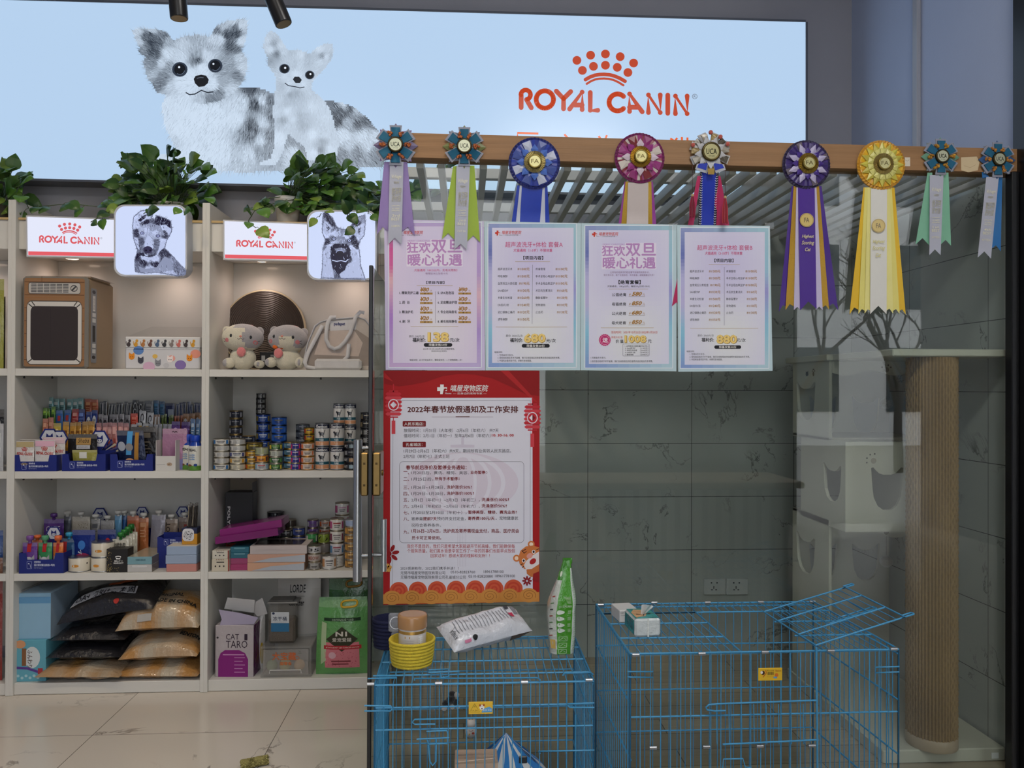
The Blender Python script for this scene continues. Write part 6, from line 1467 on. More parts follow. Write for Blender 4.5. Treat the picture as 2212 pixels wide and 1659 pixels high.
for zt_ in (ztp-.0315,zs_(1137)):
    n=16;bot=[(Xl+.016+(Xr-Xl-.016)*k/n,zt_-.055-.012*math.sin(k/n*4*PI)) for k in range(n+1)]
    v=sheet_panel('scalloped_front','Y',Yf1+.008,[(Xr,zt_),(Xl+.016,zt_)]+bot,[],tr)
    f=local((at(1915,785,Yf1).x,Yf1-.0002,zt_-.04),(.001,0,0),(0,0,-.001),(0,-1,0));m=MB();m.ell(f,0,0,12,12,C(120,112,96),1)
    for dx,dy in ((-22,-12),(-9,-22),(8,-22),(21,-12)):m.ell(f,dx,dy,4,4,C(90,84,74),1,10)
    m.build('paw_print','paper',v)
    m=MB();bx=at(1915,850,Yf1+.10);m.tube([(bx.x,bx.y,zt_-.001),(bx.x,bx.y,zt_-.17)],.0008,C(90,84,70),4);m.ball((bx.x,bx.y,zt_-.20),.03,C(150,144,130),12,8);m.build('hanging_ball','plush',tr)
# protruding middle box
Ym,zm0,zm1=3.457,zs_(1155,3.457),zs_(955,3.457);Xm1=(1995-1005)/1700*Ym
fm=sheet_panel('box_front','Y',Ym+.008,[(Xl,zm0),(Xm1,zm0),(Xm1,zm1),(Xl,zm1)],[cat_hole((Xl+Xm1)/2+.045,zs_(1060,Ym),.15,.19)],tr)
sheet_panel('box_side','X',Xl+.0075,[(Ym+.016,zm0),(Yb1-.1,zm0),(Yb1-.1,zm1),(Ym+.016,zm1)],[cat_hole(Ym+.13,zs_(1047,3.57),.18,.17)],tr);sheet_panel('box_side','X',Xm1-.0075,[(Ym+.016,zm0),(Yb1-.1,zm0),(Yb1-.1,zm1),(Ym+.016,zm1)],[],tr)
m=MB();m.box(Xl+.016,Xm1-.016,Ym+.017,Yb1-.1,zm0,zm0+.014,CW);m.build('box_floor','laminate',tr);m=MB();m.box(Xl+.016,Xm1-.016,Ym+.017,Yf1-.001,zm1-.014,zm1,CW);m.build('box_top','laminate',tr)
f=local((at(1887,997,Ym).x,Ym-.0002,zs_(997,Ym)),(.001,0,0),(0,0,-.001),(0,-1,0));m=MB();m.ell(f,0,0,13,13,C(150,142,124),1)
for dx,dy in ((-32,8),(-31,-12),(-16,-28),(5,-31)):m.ell(f,dx,dy,4,4,C(60,56,50),1,10)
m.build('paw_print','paper',fm)
f=local((Xl-.0002,3.86,zs_(805,3.86)),(0,-.001,0),(0,0,-.001),(-1,0,0));m=MB();m.ell(f,0,0,14,11,C(60,58,52),1);m.art(f,[(-12,-6),(-12,-18),(-4,-9)],C(60,58,52),1);m.art(f,[(12,-6),(12,-18),(4,-9)],C(60,58,52),1);m.line(f,[(14,8),(24,-6),(20,-16)],3,C(60,58,52),1)
m.ell(f,75,0,10,12,C(120,112,96),1);[m.ell(f,75+dx,dy,4,4,C(60,58,52),1,8) for dx,dy in ((-12,-14),(-4,-22),(5,-22),(13,-14))];m.build('cat_print','paper',s1)
# white scrap of tape on the base
m=MB();p=atX(2161,1636,Xr-.04);m.box(Xr-.06,Xr-.03,max(ybf,YG+.03)-.0012,max(ybf,YG+.03)-.0004,.012,.036,C(228,228,224));m.build('tape_scrap','paper',tr)
# ================================================================ goods on the shelves: makers
ORD=['first','second','third','fourth','fifth','sixth','seventh','eighth','ninth','tenth','eleventh','twelfth']
def U(u,Y,v=900):return at(u,v,Y).x
def V(v,Y,u=400):return at(u,v,Y).z
def packet(name,label,cat,u0,v0,u1,Y,zb,col,art=None,lean=0.,group=None,mat='foil',th=.010,lean_y=0.,seal=None,top_in=.0):
    """flat filled sachet standing on its end: bulged front, crimped seals, print of its own"""
    a,b=at(u0,v0,Y),at(u1,v0,Y);x0,x1,zt=a.x,b.x,a.z;H=zt-zb;W_=x1-x0;lx=lean/F*Y
    def S(s,t,side=1,l=0.):   # s across, t up
        e=(1-abs(2*s-1) **3)*(max(0.,math.sin(PI*min(1,t*1.05))) **.5)
        ins=top_in*W_*t*t
        return Vector((x0+ins+(W_-2*ins)*s+lx*t,Y-(th/2*e+l)*side+lean_y*t,zb+H*t))
    m=MB()
    for side in (1,-1):
        vs=[S(i/6,j/8,side) for j in range(9) for i in range(7)];fs=[];cs=[]
        for j in range(8):
            for i in range(6):k=j*7+i;f=(k,k+1,k+8,k+7);fs.append(f if side>0 else f[::-1]);cs.append((seal or mixc(col,WHITE,.12)) if j==7 else col)
        m.add(vs,fs,cs,True)
    o=tag(m.build(name,mat),label,cat,group)
    if art:
        p=MB();p.curved=True;art(p,lambda s,t,l=0:S(s,1-t,1,.0012+l*.0004));p.build('print','paper',o)
    return o
def A_lines(c,n=4,c2=None):
    def f(p,fr):
        p.rect(fr,.2,.14,.8,.26,c,1)
        for k in range(n):p.line(fr,[(.22,.36+k*.08),(.5,.36+k*.08),(.78-.12*(k % 2),.36+k*.08)],.03,c2 or c,1)
    return f
def A_stripes(c,n=3,slant=.06):
    def f(p,fr):
        for k in range(n):
            x=.14+.74*k/max(1,n-1)*.9;p.art(fr,[(x,.06),(x+.14,.06),(x+.14+slant,.5),(x+slant,.5)],c,1);p.art(fr,[(x+slant,.5),(x+.14+slant,.5),(x+.14,.94),(x,.94)],c,1)
    return f
def A_text(t,c,box=(.1,.2,.9,.4),rot=0,extra=None,bold=.02):
    def f(p,fr):
        p.text(fr,t,*box,c,1.5,bold,0,rot)
        if extra:extra(p,fr)
    return f
def A_face(c,c2):
    def f(p,fr):
        p.ell(fr,.5,.4,.32,.2,c,1,14)
        for s in (.36,.64):p.ell(fr,s,.37,.07,.05,c2,2,8)
        p.rect(fr,.2,.66,.8,.72,c,1);p.rect(fr,.25,.76,.7,.8,c,1)
    return f
def A_blocks(cols):
    def f(p,fr):
        for k,(x0,y0,x1,y1,c) in enumerate(cols):p.rect(fr,x0,y0,x1,y1,c,1+k*.3)
    return f
def carton(name,label,cat,u0,v0,u1,v1,Y,dep,col,art=None,group=None,zb=None,rot=0.,mat='card',side_col=None,top_col=None,side_art=None):
    a,b=at(u0,v0,Y),at(u1,v1,Y);z0=b.z if zb is None else zb;hw=(b.x-a.x)/2;cx=(a.x+b.x)/2;H=a.z-z0
    Mx=Matrix.Translation((cx,Y,z0)) @ Matrix.Rotation(rot,4,'Z');m=MB(Mx)
    m.box(-hw,hw,0,dep,0,H,col,.0015)
    if side_col:m.add([(hw+.0003,.001,.001),(hw+.0003,dep-.001,.001),(hw+.0003,dep-.001,H-.001),(hw+.0003,.001,H-.001)],[(0,1,2,3)],side_col);m.add([(-hw-.0003,.001,.001),(-hw-.0003,dep-.001,.001),(-hw-.0003,dep-.001,H-.001),(-hw-.0003,.001,H-.001)],[(3,2,1,0)],side_col)
    if top_col:m.add([(-hw+.001,.001,H+.0003),(hw-.001,.001,H+.0003),(hw-.001,dep-.001,H+.0003),(-hw+.001,dep-.001,H+.0003)],[(0,1,2,3)],top_col)
    o=tag(m.build(name,mat),label,cat,group)
    if art:
        p=MB(Mx);W_=2*hw;art(p,lambda s,t,l=0:Vector((-hw+W_*s,-.0005-l*.0003,H*(1-t))));p.build('print','paper',o)
    return o
def can(label,cat,x,y,z,r,h,lab,lid=C(180,176,166),art=None,group=None):
    m=MB();m.lathe([(r*.94,0),(r,.0012),(r,.003),(r*.975,.004),(r*.975,h-.004),(r,h-.003),(r,h-.0008),(r*.96,h),(r*.90,h-.0015),(.0005,h-.0015)],(x,y,z),lid,22)
    o=tag(m.build('food_can','metal'),label,cat,group)
    m=MB();m.lathe([(r*.978,.0045),(r*.982,.005),(r*.982,h-.005),(r*.978,h-.0045)],(x,y,z),lab,22)
    f=lambda s,t_,l=0:Vector((x+(r*.982+.0004+l*.0002)*math.sin((s-.5)*PI*.9),y-(r*.982+.0004+l*.0002)*math.cos((s-.5)*PI*.9),z+h*(1-t_)))
    if art:art(m,f)
    m.build('paper_label','gloss',o);return o
def cr(m,f,a0,b0,a1,b1,c,l=1):   # rectangle that follows the can's curve
    n=max(2,int(abs(a1-a0)*12)); 
    for k in range(n):s0,s1=a0+(a1-a0)*k/n,a0+(a1-a0)*(k+1)/n;m.art(f,[(s0,b0),(s1,b0),(s1,b1),(s0,b1)],c,l)
def L_bar(c1,c2,c3=C(60,60,64)):
    def f(m,fr):
        cr(m,fr,.08,.22,.30,.80,c1);cr(m,fr,.36,.30,.74,.42,c2);cr(m,fr,.40,.52,.70,.58,c3);cr(m,fr,.42,.66,.66,.71,c3);cr(m,fr,.80,.22,.92,.80,c1)
    return f
def L_code(c=C(70,70,74)):
    def f(m,fr):
        for k in range(7):cr(m,fr,.12+k*.022,.28,.12+k*.022+(.008,.013)[k % 2],.76,c)
        for k in range(5):cr(m,fr,.36,.24+k*.12,.62-.06*(k % 2),.29+k*.12,mixc(c,WHITE,.3));cr(m,fr,.68,.24+k*.12,.88,.29+k*.12,mixc(c,WHITE,.4))
    return f
def L_txt(t,c,bg=None,box=(.2,.3,.8,.7)):
    def f(m,fr):
        if bg:cr(m,fr,box[0]-.08,box[1]-.12,box[2]+.08,box[3]+.12,bg)
        m.text(fr,t,*box,c,2,.015)
    return f
def can_stack(place,u0,u1,Y,zb,cans,h=.0315,lid=C(176,170,156),group=None,cat='tin',fr_h=None):
    """cans from the bottom up: (what, label colour, art)"""
    a,b=at(u0,900,Y),at(u1,900,Y);r=(b.x-a.x)/2;x=(a.x+b.x)/2;z=zb+.0003
    n=len(cans)
    for i,(what,col,art) in enumerate(cans):
        hh=h if not fr_h else fr_h
        w='%s, %s %s' % (what,('alone' if n==1 else ('bottom' if i==0 else ('top' if i==n-1 else ORD[i]+' up'))),place)
        can(w,cat,x+R.uniform(-.0012,.0012),Y+r+R.uniform(-.002,.002),z,r,hh,col,lid,art,group);z+= hh+.0003

# ================================================================ upper left compartment: television cat house and print tray
Zf=Z3+.0004
Yt=YS+.015;a,b=at(48,596,Yt),at(187,790,Yt);x0,x1,z1=a.x,b.x,a.z;Dp=.30;Wt,Ht=x1-x0,z1-Zf
t=thing('cat_house','cardboard cat house printed like an old wooden television with a dark screen','cat house',((x0+x1)/2,Yt,Zf))
WD=C(146,108,74)
m=MB();m.box(x0,x1,Yt+.03,Yt+Dp,Zf,z1-.004,C(136,116,92),.012)
m.box(x0+.01,x1-.004,Yt+.05,Yt+Dp-.03,z1-.0045,z1+.004,C(140,120,96),.003);m.build('body','card',t)
m=MB();m.box(x0-.002,x1+.002,Yt,Yt+.03,Zf,z1,C(120,116,110),.012);m.build('front_frame','card',t)
fr=lambda s,q,l=0:Vector((x0+Wt*s,Yt-.0005-l*.0004,z1-Ht*q))
m=MB();m.rect(fr,.035,.022,.965,.978,WD,1,.03)
for k in range(7):q=.06+k*.14;m.rect(fr,.04,q,.96,q+.006,C(96,62,36),1.5);m.rect(fr,.3+.1*(k % 3),q-.06,.306+.1*(k % 3),q,C(96,62,36),1.5);m.rect(fr,.05,q+.03,.95,q+.034,C(150,102,60),1.4)
m.build('wood_print','card',t)
m=MB();m.rect(fr,.10,.07,.90,.19,C(186,182,176),2,.03);m.frame_line(fr,.10,.07,.90,.19,.006,C(70,66,64),2.3,.03)
for c_ in range(6):
    for r_ in range(6):m.rect(fr,.14+c_*.098,.083+r_*.0165,.225+c_*.098,.091+r_*.0165,C(60,62,70),2.5)
m.ring(fr,.80,.13,.055,.036,.010,C(60,60,64),2.5);m.line(fr,[(.765,.155),(.835,.105)],.02,C(60,60,64),2.6);m.build('speaker_panel','card',t)
m=MB();m.rect(fr,.075,.27,.925,.955,C(206,202,196),2,.07);m.frame_line(fr,.075,.27,.925,.955,.008,C(60,58,56),2.3,.07)
for q0,q1 in (((.1,.30),(.17,.34)),((.15,.275),(.2,.32)),((.9,.30),(.83,.34)),((.85,.275),(.80,.32)),((.1,.93),(.17,.89)),((.9,.93),(.83,.89))):m.line(fr,[q0,q1],.012,C(50,48,48),2.5)
m.build('screen_frame','card',t)
m=MB();m.rect(fr,.135,.325,.865,.91,C(52,44,44),3,.06);m.rect(fr,.44,.33,.445,.905,C(40,34,34),3.5);m.build('screen','card',t)
fs_=lambda s,q,l=0:Vector((x1+.0005+l*.0004,Yt+.035+.26*s,z1-Ht*q))
m=MB();m.rect(fs_,.02,.11,.26,.93,C(120,124,132),1,.03);m.ell(fs_,.14,.15,.07,.02,C(36,40,50),2);m.ell(fs_,.14,.87,.07,.02,C(36,36,40),2);m.rect(fs_,.10,.19,.20,.36,C(206,206,206),2);m.rect(fs_,.09,.52,.2,.70,C(24,24,28),2)
for q in (.38,.44,.72,.78):m.rect(fs_,.08,q,.22,q+.045,C(196,198,200),2)
for k in range(12):m.rect(fs_,.12,.2+k*.013,.18,.204+k*.013,C(60,60,66),2.5)
m.build('control_strip','card',t)
m=MB();m.box(x0+.008,x1+.004,Yt+.032,Yt+Dp+.004,z1+.005,z1+.0056,WHITE);m.build('shrink_wrap','wrapfilm',t)
# clear wrapped print tray
Yq=YS+.05;t0,t1=at(270,752,Yq),at(432,793,Yq)
t=thing('print_tray','clear wrapped white tray printed with colourful cartoon cats','tray',((t0.x+t1.x)/2,Yq,Zf))
h1=V(752,Yq)-Zf;h2=V(728,Yq)-Zf
m=MB();m.box(t0.x,t1.x,Yq,Yq+.24,Zf,Zf+h1,C(206,206,210),.006);m.build('lower_tray','plastic',t)
m=MB();m.box(t0.x,t1.x,Yq+.001,Yq+.24,Zf+h1+.0005,Zf+h2,C(214,214,214),.004);m.build('upper_tray','plastic',t)
m=MB();n0=t0.x+.045
m.add([(t0.x+.002,Yq+.01,Zf+h2),(t1.x-.002,Yq+.01,Zf+h2),(t1.x-.002,Yq+.22,Zf+V(712,Yq)-Zf+.03),(n0,Yq+.22,Zf+V(712,Yq)-Zf+.03)],[(0,1,2,3)],C(230,230,230));m.build('wrap_film','wrapfilm',t)
m=MB();Wq=t1.x-t0.x;fq=lambda s,q,l=0:Vector((t0.x+Wq*s,Yq-.0006-l*.0004,Zf+h2*(1-q)))
CC=[C(70,62,64),C(206,150,50),C(176,120,70),C(110,76,66),C(80,100,130),C(60,60,66),C(130,120,116),C(200,110,100)]
for k in range(10):
    s=.05+k*.095;q=.19;c=CC[k % 8];m.ell(fq,s,q+.05,.025,.075,c,1,10);m.ell(fq,s+.012,q-.06,.018,.05,c,1,10);m.line(fq,[(s-.02,q+.1),(s-.035,q),(s-.03,q-.05)],.008,c,1)
m.rect(fq,0,.37,1,.39,C(180,180,186),1)
for s,q,r_,c in ((.18,.42,.07,C(90,130,190)),(.40,.60,.035,C(220,180,90)),(.62,.66,.05,C(226,160,150)),(.74,.86,.075,C(130,110,170)),(.32,.92,.08,C(206,170,196)),(.55,.88,.04,C(190,190,196)),(.94,.52,.07,C(226,150,130))):m.ell(fq,s,q,r_,r_*1.9,c,1,18)
for s,q,c in ((.09,.62,C(226,140,40)),(.21,.74,C(70,72,84)),(.44,.82,C(130,132,140)),(.86,.66,C(226,140,40)),(.60,.70,C(236,226,224))):
    m.ell(fq,s,q,.04,.09,c,1.5,12);m.art(fq,[(s-.04,q-.03),(s-.035,q-.14),(s-.005,q-.08)],c,1.6);m.art(fq,[(s+.04,q-.03),(s+.035,q-.14),(s+.005,q-.08)],c,1.6)
    for d in (-.014,.014):m.ell(fq,s+d,q,.006,.014,C(30,28,28),2,8)
m.build('cat_print','paper',t)

# ================================================================ upper right compartment
# round corrugated scratcher leaning at the back
Yd=YB-.07;c=at(571,713,Yd);rd=87/F*Yd;c.z=Zf+rd*math.cos(.12)+.001
t=thing('scratching_disc','round dark brown corrugated scratching board leaning behind the cat plushies','scratcher',(c.x,Yd,Zf))
Md=Matrix.Translation(c) @ Matrix.Rotation(-.12,4,'X')
m=MB(Md);m.lathe([(rd*.97,-.02),(rd,-.018),(rd,.012),(rd*.97,.014)],(0,0,0),C(196,180,150),64,axis='Y');m.build('rim','card',t)
m=MB(Md)
prof=[]
for k in range(44):prof+= [(rd*.965*(1-k/44),.0145+(.002 if k % 2 else 0))]
m.lathe(prof,(0,0,0),[mixc(C(48,38,32),C(66,52,42),k % 2) for k in range(43)],64,axis='Y',smooth=False);m.build('corrugated_face','card',t)
# plush cats
PW,PG,PP,PO=C(222,216,196),C(172,168,172),C(214,128,130),C(214,100,26)
def k3(x,y):return (440+x/5.53,560+y/5.53)
def plush(label,hd,hr,ears,body,br,legs,eyes,nose,cheeks,tagp,patch,Y):
    P=lambda p,dy=0.:at(*k3(*p),Y+dy);k=Y/F/5.53
    c=P(body);t=thing('cat_plush',label,'plush toy',(c.x,Y,Zf))
    def blob(m,p,rx,ry,rz,col,dy=0.,n=22,mm=14):q=P(p,dy);m.ball((q.x,q.y,q.z),(rx*k,ry*k,rz*k),col,n,mm)
    m=MB();cz=P(body);bz=br[1]*k
    m.ball((cz.x,Y,Zf+bz*.98),(br[0]*k,br[0]*k*.8,bz),PW,22,14);m.build('body','plush',t)
    for p,rx,rz,ang in legs:
        m=MB();q=P(p,-.035);m.ball((q.x,q.y,max(q.z,Zf+rz*k*.98)),(rx*k,rx*k*1.1,rz*k),PW,16,10);g=m.build('leg','plush',t)
        m=MB();m.ball((q.x-(rx*.42*k if ang else 0),q.y-rx*k*.62,max(q.z,Zf+rz*k*.98)),(rx*k*.55,rx*k*.5,rz*k*.7),PG,12,8);m.build('foot_pad','plush',g)
    m=MB();h=P(hd); 
    def hcol(a,b):
        an=2*PI*a;x=math.sin(PI*b)*math.cos(an);z=-math.cos(PI*b);y=math.sin(PI*b)*math.sin(an)
        return PG if patch(x,z,y) else PW
    m.grid(lambda a,b:(h.x+hr[0]*k*math.sin(PI*b)*math.cos(2*PI*a),Y-.005+hr[0]*k*.72*math.sin(PI*b)*math.sin(2*PI*a),h.z-hr[1]*k*math.cos(PI*b)),40,26,hcol);hd_o=m.build('head','plush',t)
    for p,cc in ears:
        m=MB();q=P(p,.01);m.ball((q.x,q.y,q.z),(52*k,26*k,58*k),cc,14,9);e=m.build('ear','plush',t)
        m=MB();m.ball((q.x,q.y-16*k,q.z-4*k),(30*k,16*k,36*k),C(150,146,152),12,8);m.build('ear_lining','plush',e)
    def on_head(p):
        q=P(p);dx,dz=(q.x-h.x)/(hr[0]*k),(q.z-h.z)/(hr[1]*k);d2=max(0.,1-dx*dx-dz*dz);return Vector((q.x,Y-.005-hr[0]*k*.72*math.sqrt(d2),q.z))
    for p in eyes:m=MB();q=on_head(p);m.ball(q,(15*k,8*k,21*k),C(14,14,16),12,8);m.build('eye','gloss',t)
    m=MB();q=on_head(nose);m.ball(q,(16*k,8*k,12*k),C(226,140,120),10,7);m.build('nose','plush',t)
    m=MB();fh=lambda a,b,l=0:on_head((a,b))+Vector((0,-.0012,0));nx,ny=nose
    m.line(fh,[(nx-36,ny+22),(nx-22,ny+36),(nx-4,ny+26),(nx,ny+18),(nx+8,ny+26),(nx+24,ny+38),(nx+40,ny+26)],7,C(120,110,106),1)
    for (cx_,cy_),sg_ in zip(cheeks,(-1,1)):
        m.ell(fh,cx_,cy_,25,25,C(214,130,134),1,14)
        for d in (-8,10):m.line(fh,[(cx_+sg_*22,cy_+d),(cx_+sg_*44,cy_+d*2.2)],6,C(60,50,50),1.5)
    m.build('stitched_face','fabric',t)
    m=MB();q=P((hd[0]+20,hd[1]-hr[1]+18),-.01);m.ball((q.x,q.y+.02,q.z-6*k),(95*k,70*k,26*k),PP,16,8);m.build('pink_cap_patch','plush',t)
    m=MB();q=P((body[0],tagp[1]-65),0);rx=br[0]*k*.72;m.tube([(q.x+rx*math.cos(a),Y+rx*.75*math.sin(a),q.z-.004*math.sin(a)) for a in [2*PI*i/20 for i in range(20)]],.006,PO,6,closed=True)
    for s in (-1,1):m.ball((P(tagp).x+s*40*k,Y-br[0]*k*.72,q.z+10*k),(34*k,14*k,26*k),PO,10,7)
    m.build('collar_bow','fabric',t)
    m=MB();q=P(tagp);m.ball((q.x,Y-br[0]*k*.86,q.z),(52*k,22*k,58*k),C(232,136,138),14,9);m.build('pink_pendant','plush',t)
    return t
plush('cream cat plush with a grey right side and orange bow, on the left',(470,940),(240,165),[((275,858),PW),((668,868),PG)],(470,1165),(150,140),[((305,1238),68,62,1),((665,1255),60,48,0)],[(377,922),(605,942)],(493,932),[(322,972),(648,1002)],(485,1112),lambda x,z,y:x>.18+.25*z*z and z>-.75 or (z>.62 and x>-.3),YS+.15)
plush('grey headed cat plush with a white muzzle, between the other plush and the carrier',(1008,952),(228,165),[((845,858),PG),((1198,880),PG)],(1000,1180),(160,135),[((805,1232),66,60,1),((1150,1235),56,66,0)],[(875,932),(1102,942)],(975,930),[(828,985),(1150,1000)],(925,1128),lambda x,z,y:not (abs(x-.05)<.38 and z<.10) and z>-.62,YS+.14)
carton('small_box','small black clear-topped box between the two cat plushies','box',561,760,600,795,YS+.22,.06,C(28,24,24),lambda p,f:(p.rect(f,.1,.2,.3,.5,C(200,200,200),1),p.rect(f,.6,.15,.9,.25,C(150,150,150),1)),zb=Zf)
# pet carrier bag
Yc=YS+.10;cx0,cx1=U(654,Yc),U(842,Yc);k=Yc/F/5.53
PR=[(1190,1292),(1195,1230),(1245,1000),(1330,800),(1400,748),(1500,722),(1850,692),(1930,720),(2030,860),(2130,1050),(2200,1292)]
Pf=[at(*k3(*p),Yc) for p in PR]; 
for p in Pf:p.z=max(p.z,Zf)
Pf[0].z=Pf[-1].z=Zf
t=thing('pet_carrier','pale grey soft pet carrier bag with two strap handles beside the glass door','carrier',((cx0+cx1)/2,Yc,Zf))
CG,CL=C(196,186,178),C(214,212,214)
m=MB();n=len(Pf);Pb=[p+Vector((0,.24,0)) for p in Pf]
m.add(Pf+Pb,[tuple(range(n))[::-1],tuple(range(n,2*n))]+[(i,(i+1) % n,(i+1) % n+n,i+n) for i in range(n)],CG);m.build('bag_body','fabric',t)
fc=pix(Yc);m=MB()
def kk(pts):return [k3(*p) for p in pts]
m.art(fc,kk([(1230,1280),(1290,1010),(1370,830),(1480,840),(1810,830),(1990,950),(2110,1270)]),C(160,148,140),1.5);m.art(fc,kk([(1320,1140),(1400,900),(1500,850),(1800,850),(1900,1000),(1850,1160)]),C(206,190,180),2.2);m.build('mesh_window','fabric',t)
m=MB();m.tube([p+Vector((0,-.003,0)) for p in Pf[1:-1]],.004,C(190,190,196),6);m.build('piping','fabric',t)
m=MB();m.art(fc,kk([(1505,740),(1830,715),(1820,840),(1510,855)]),CL,3);q0,q1=k3(1555,752),k3(1690,802);m.text(fc,'padapet',*q0,*q1,C(40,50,110),4,.03);m.build('name_flap','fabric',t)
def strap(pts,w=.0125):
    m=MB();P=[at(*k3(*p),Yc-.012-.006*(i % 2)) for i,p in enumerate(pts)]
    vs=[]; 
    for i,p in enumerate(P):
        a,b=P[max(i-1,0)],P[min(i+1,len(P)-1)];d=(b-a).normalized();s=Vector((-d.z,0,d.x))*w
        vs+= [p+s,p-s,p-s+Vector((0,.002,0)),p+s+Vector((0,.002,0))]
    fs=[(i*4+j,i*4+(j+1) % 4,i*4+4+(j+1) % 4,i*4+4+j) for i in range(len(P)-1) for j in range(4)];m.add(vs,fs,CL,True);m.build('strap','fabric',t)
strap([(1580,690),(1520,690),(1480,760),(1465,860),(1460,960),(1500,1040),(1560,1070),(1620,1050),(1690,980),(1750,880),(1790,760),(1820,680),(1870,630),(1920,640)],.0095)
strap([(1420,790),(1330,960),(1250,1110),(1205,1230),(1230,1285),(1330,1302),(1500,1300),(1640,1240),(1720,1160),(1735,1010)],.010)
m=MB();p,q=at(*k3(1320,1290),Yc-.05),at(*k3(1880,1290),Yc-.05);m.box(p.x,q.x,Yc-.05,Yc-.004,Zf,at(*k3(1500,1190),Yc-.03).z,C(206,204,204),.012);m.build('front_pocket','fabric',t)
# ================================================================ treat shelf (left unit, second compartment)
Zs=Z2+.0004
def riser(label,x0,x1,zs,ys,zb,col=C(206,206,204)):
    t=thing('display_riser',label,'stand',((x0+x1)/2,ys[0],zb))
    for k,z in enumerate(zs):m=MB();m.box(x0,x1,ys[k],ys[k+1]-.0005,zb,zb+z,col,.001);m.build('step','plastic',t)
    return t
ax,bx=SHX[1]+.10,SHX[2]-.022
RY=[4.20,4.265,4.335,4.43]
riser('white stepped display stand under the rows of treat sachets',ax,bx,(.085,.155,.225),RY,Zs)
TEAL2,ORG,BW,NVY=C(112,158,160),C(176,84,48),C(60,62,70),C(24,38,84)
def run(place,items,Y,zb,colname=None):
    """sachets of one row, left to right: (what, u0, u1, vtop, colour, art, lean, count)"""
    for what,u0,u1,vt,col,art,lean,cnt in items:
        w=(u1-u0)/cnt
        for k in range(cnt):
            lab='%s %s, %s' % (what,place,'alone in its run' if cnt==1 else ORD[k]+' of its run from the left')
            packet('treat_sachet',lab,'pet treat',u0+w*k+.3,vt+R.uniform(-3,2.5),u0+w*(k+1)-.3,Y+R.uniform(-.006,.006)+.004*k % .012,zb,mixc(col,C(120,120,120),R.random()*.12),art,lean+R.uniform(-2.2,2.2),'treat sachets ' +place,th=.008)
XS=A_stripes(C(206,206,208),2,.1)
run('in the back row',[('teal treat sachet',103,182,860,TEAL2,A_lines(C(206,216,214),3,C(60,96,100)),0,6),('orange treat sachet',183,213,862,ORG,A_lines(C(206,150,110),4),1,2),('black and white striped sachet',214,280,869,BW,XS,3,8),
     ('black carton style sachet',285,314,867,C(38,38,44),A_text('COU',C(190,190,190),(.2,.1,.7,.9),90),0,2),('grey sachet',314,332,864,C(96,98,104),A_lines(C(150,150,150),3),0,1),('blue treat sachet',333,357,866,C(40,84,124),A_lines(C(90,140,176),4),0,2),('navy treat sachet',358,378,871,NVY,A_blocks([(.3,.3,.9,.7,C(170,180,196))]),0,1),('navy and white striped sachet',379,434,871,NVY,XS,0,7)],4.36,Zs+.2254)
run('in the middle row',[('lime green treat sachet',91,119,880,C(104,156,44),A_blocks([(.15,.25,.85,.8,C(40,70,30)),(.2,.1,.8,.18,C(170,206,90))]),0,3),('sky blue treat sachet',121,151,884,C(50,106,176),A_blocks([(.3,.2,.7,.4,C(176,60,60)),(.25,.5,.75,.9,C(170,200,226))]),2,2),('red treat sachet',152,167,885,C(156,40,42),A_lines(C(206,150,140),3),2,1),('dark blue treat sachet',167,182,886,C(30,54,126),A_lines(C(120,146,206),3),3,1),('blue panda sachet',183,210,887,C(28,54,130),A_face(C(206,206,206),C(24,24,28)),1,2),
     ('grey skull patterned sachet',212,281,897,C(130,126,130),A_face(C(44,42,46),C(150,146,150)),0,6),('bright orange sachet',283,299,893,C(206,66,40),A_lines(C(226,130,110),2),-1,1),('white lettered sachet',299,329,889,C(190,190,192),A_text('CAT',C(50,50,56),(.25,.1,.75,.9),90),3,2),('brown treat sachet',330,347,893,C(112,76,48),A_blocks([(.4,.1,.9,.6,C(180,180,180))]),0,2),('olive green treat sachet',348,376,896,C(84,100,34),A_stripes(C(40,56,20),2,0),0,4),('rust orange treat sachet',376,394,896,C(150,74,34),A_stripes(C(90,40,20),2,0),0,3),('bronze foil sachet',394,434,893,C(140,96,56),A_face(C(176,176,180),C(90,70,50)),0,3)],4.288,Zs+.1554)
run('in the front row',[('salmon treat sachet',91,115,902,C(196,120,92),A_lines(C(226,170,140),4),0,2),('pale yellow sachet',116,133,912,C(206,184,84),A_face(C(226,214,150),C(60,60,60)),0,1),('gold treat sachet',134,205,913,C(196,146,62),A_blocks([(.25,.3,.75,.8,C(120,76,30)),(.35,.4,.65,.6,C(230,200,120))]),1,5),('pink treat sachet',207,279,914,C(186,124,122),A_blocks([(.2,.15,.8,.4,C(206,160,156)),(.3,.55,.7,.9,C(150,66,60))]),0,6),('white print sachet',282,320,915,C(186,184,184),A_blocks([(.15,.1,.5,.3,C(70,60,80)),(.5,.1,1,.3,C(190,150,60))]),0,3),('grey white sachet',322,369,917,C(150,152,158),A_stripes(C(110,114,124),2,0),0,5),('purple scroll sachet',370,408,909,C(84,48,126),A_face(C(170,150,196),C(84,48,126)),1,2),('light blue sachet',411,432,904,C(96,136,182),A_lines(C(190,206,222),4),0,2)],4.222,Zs+.0854)
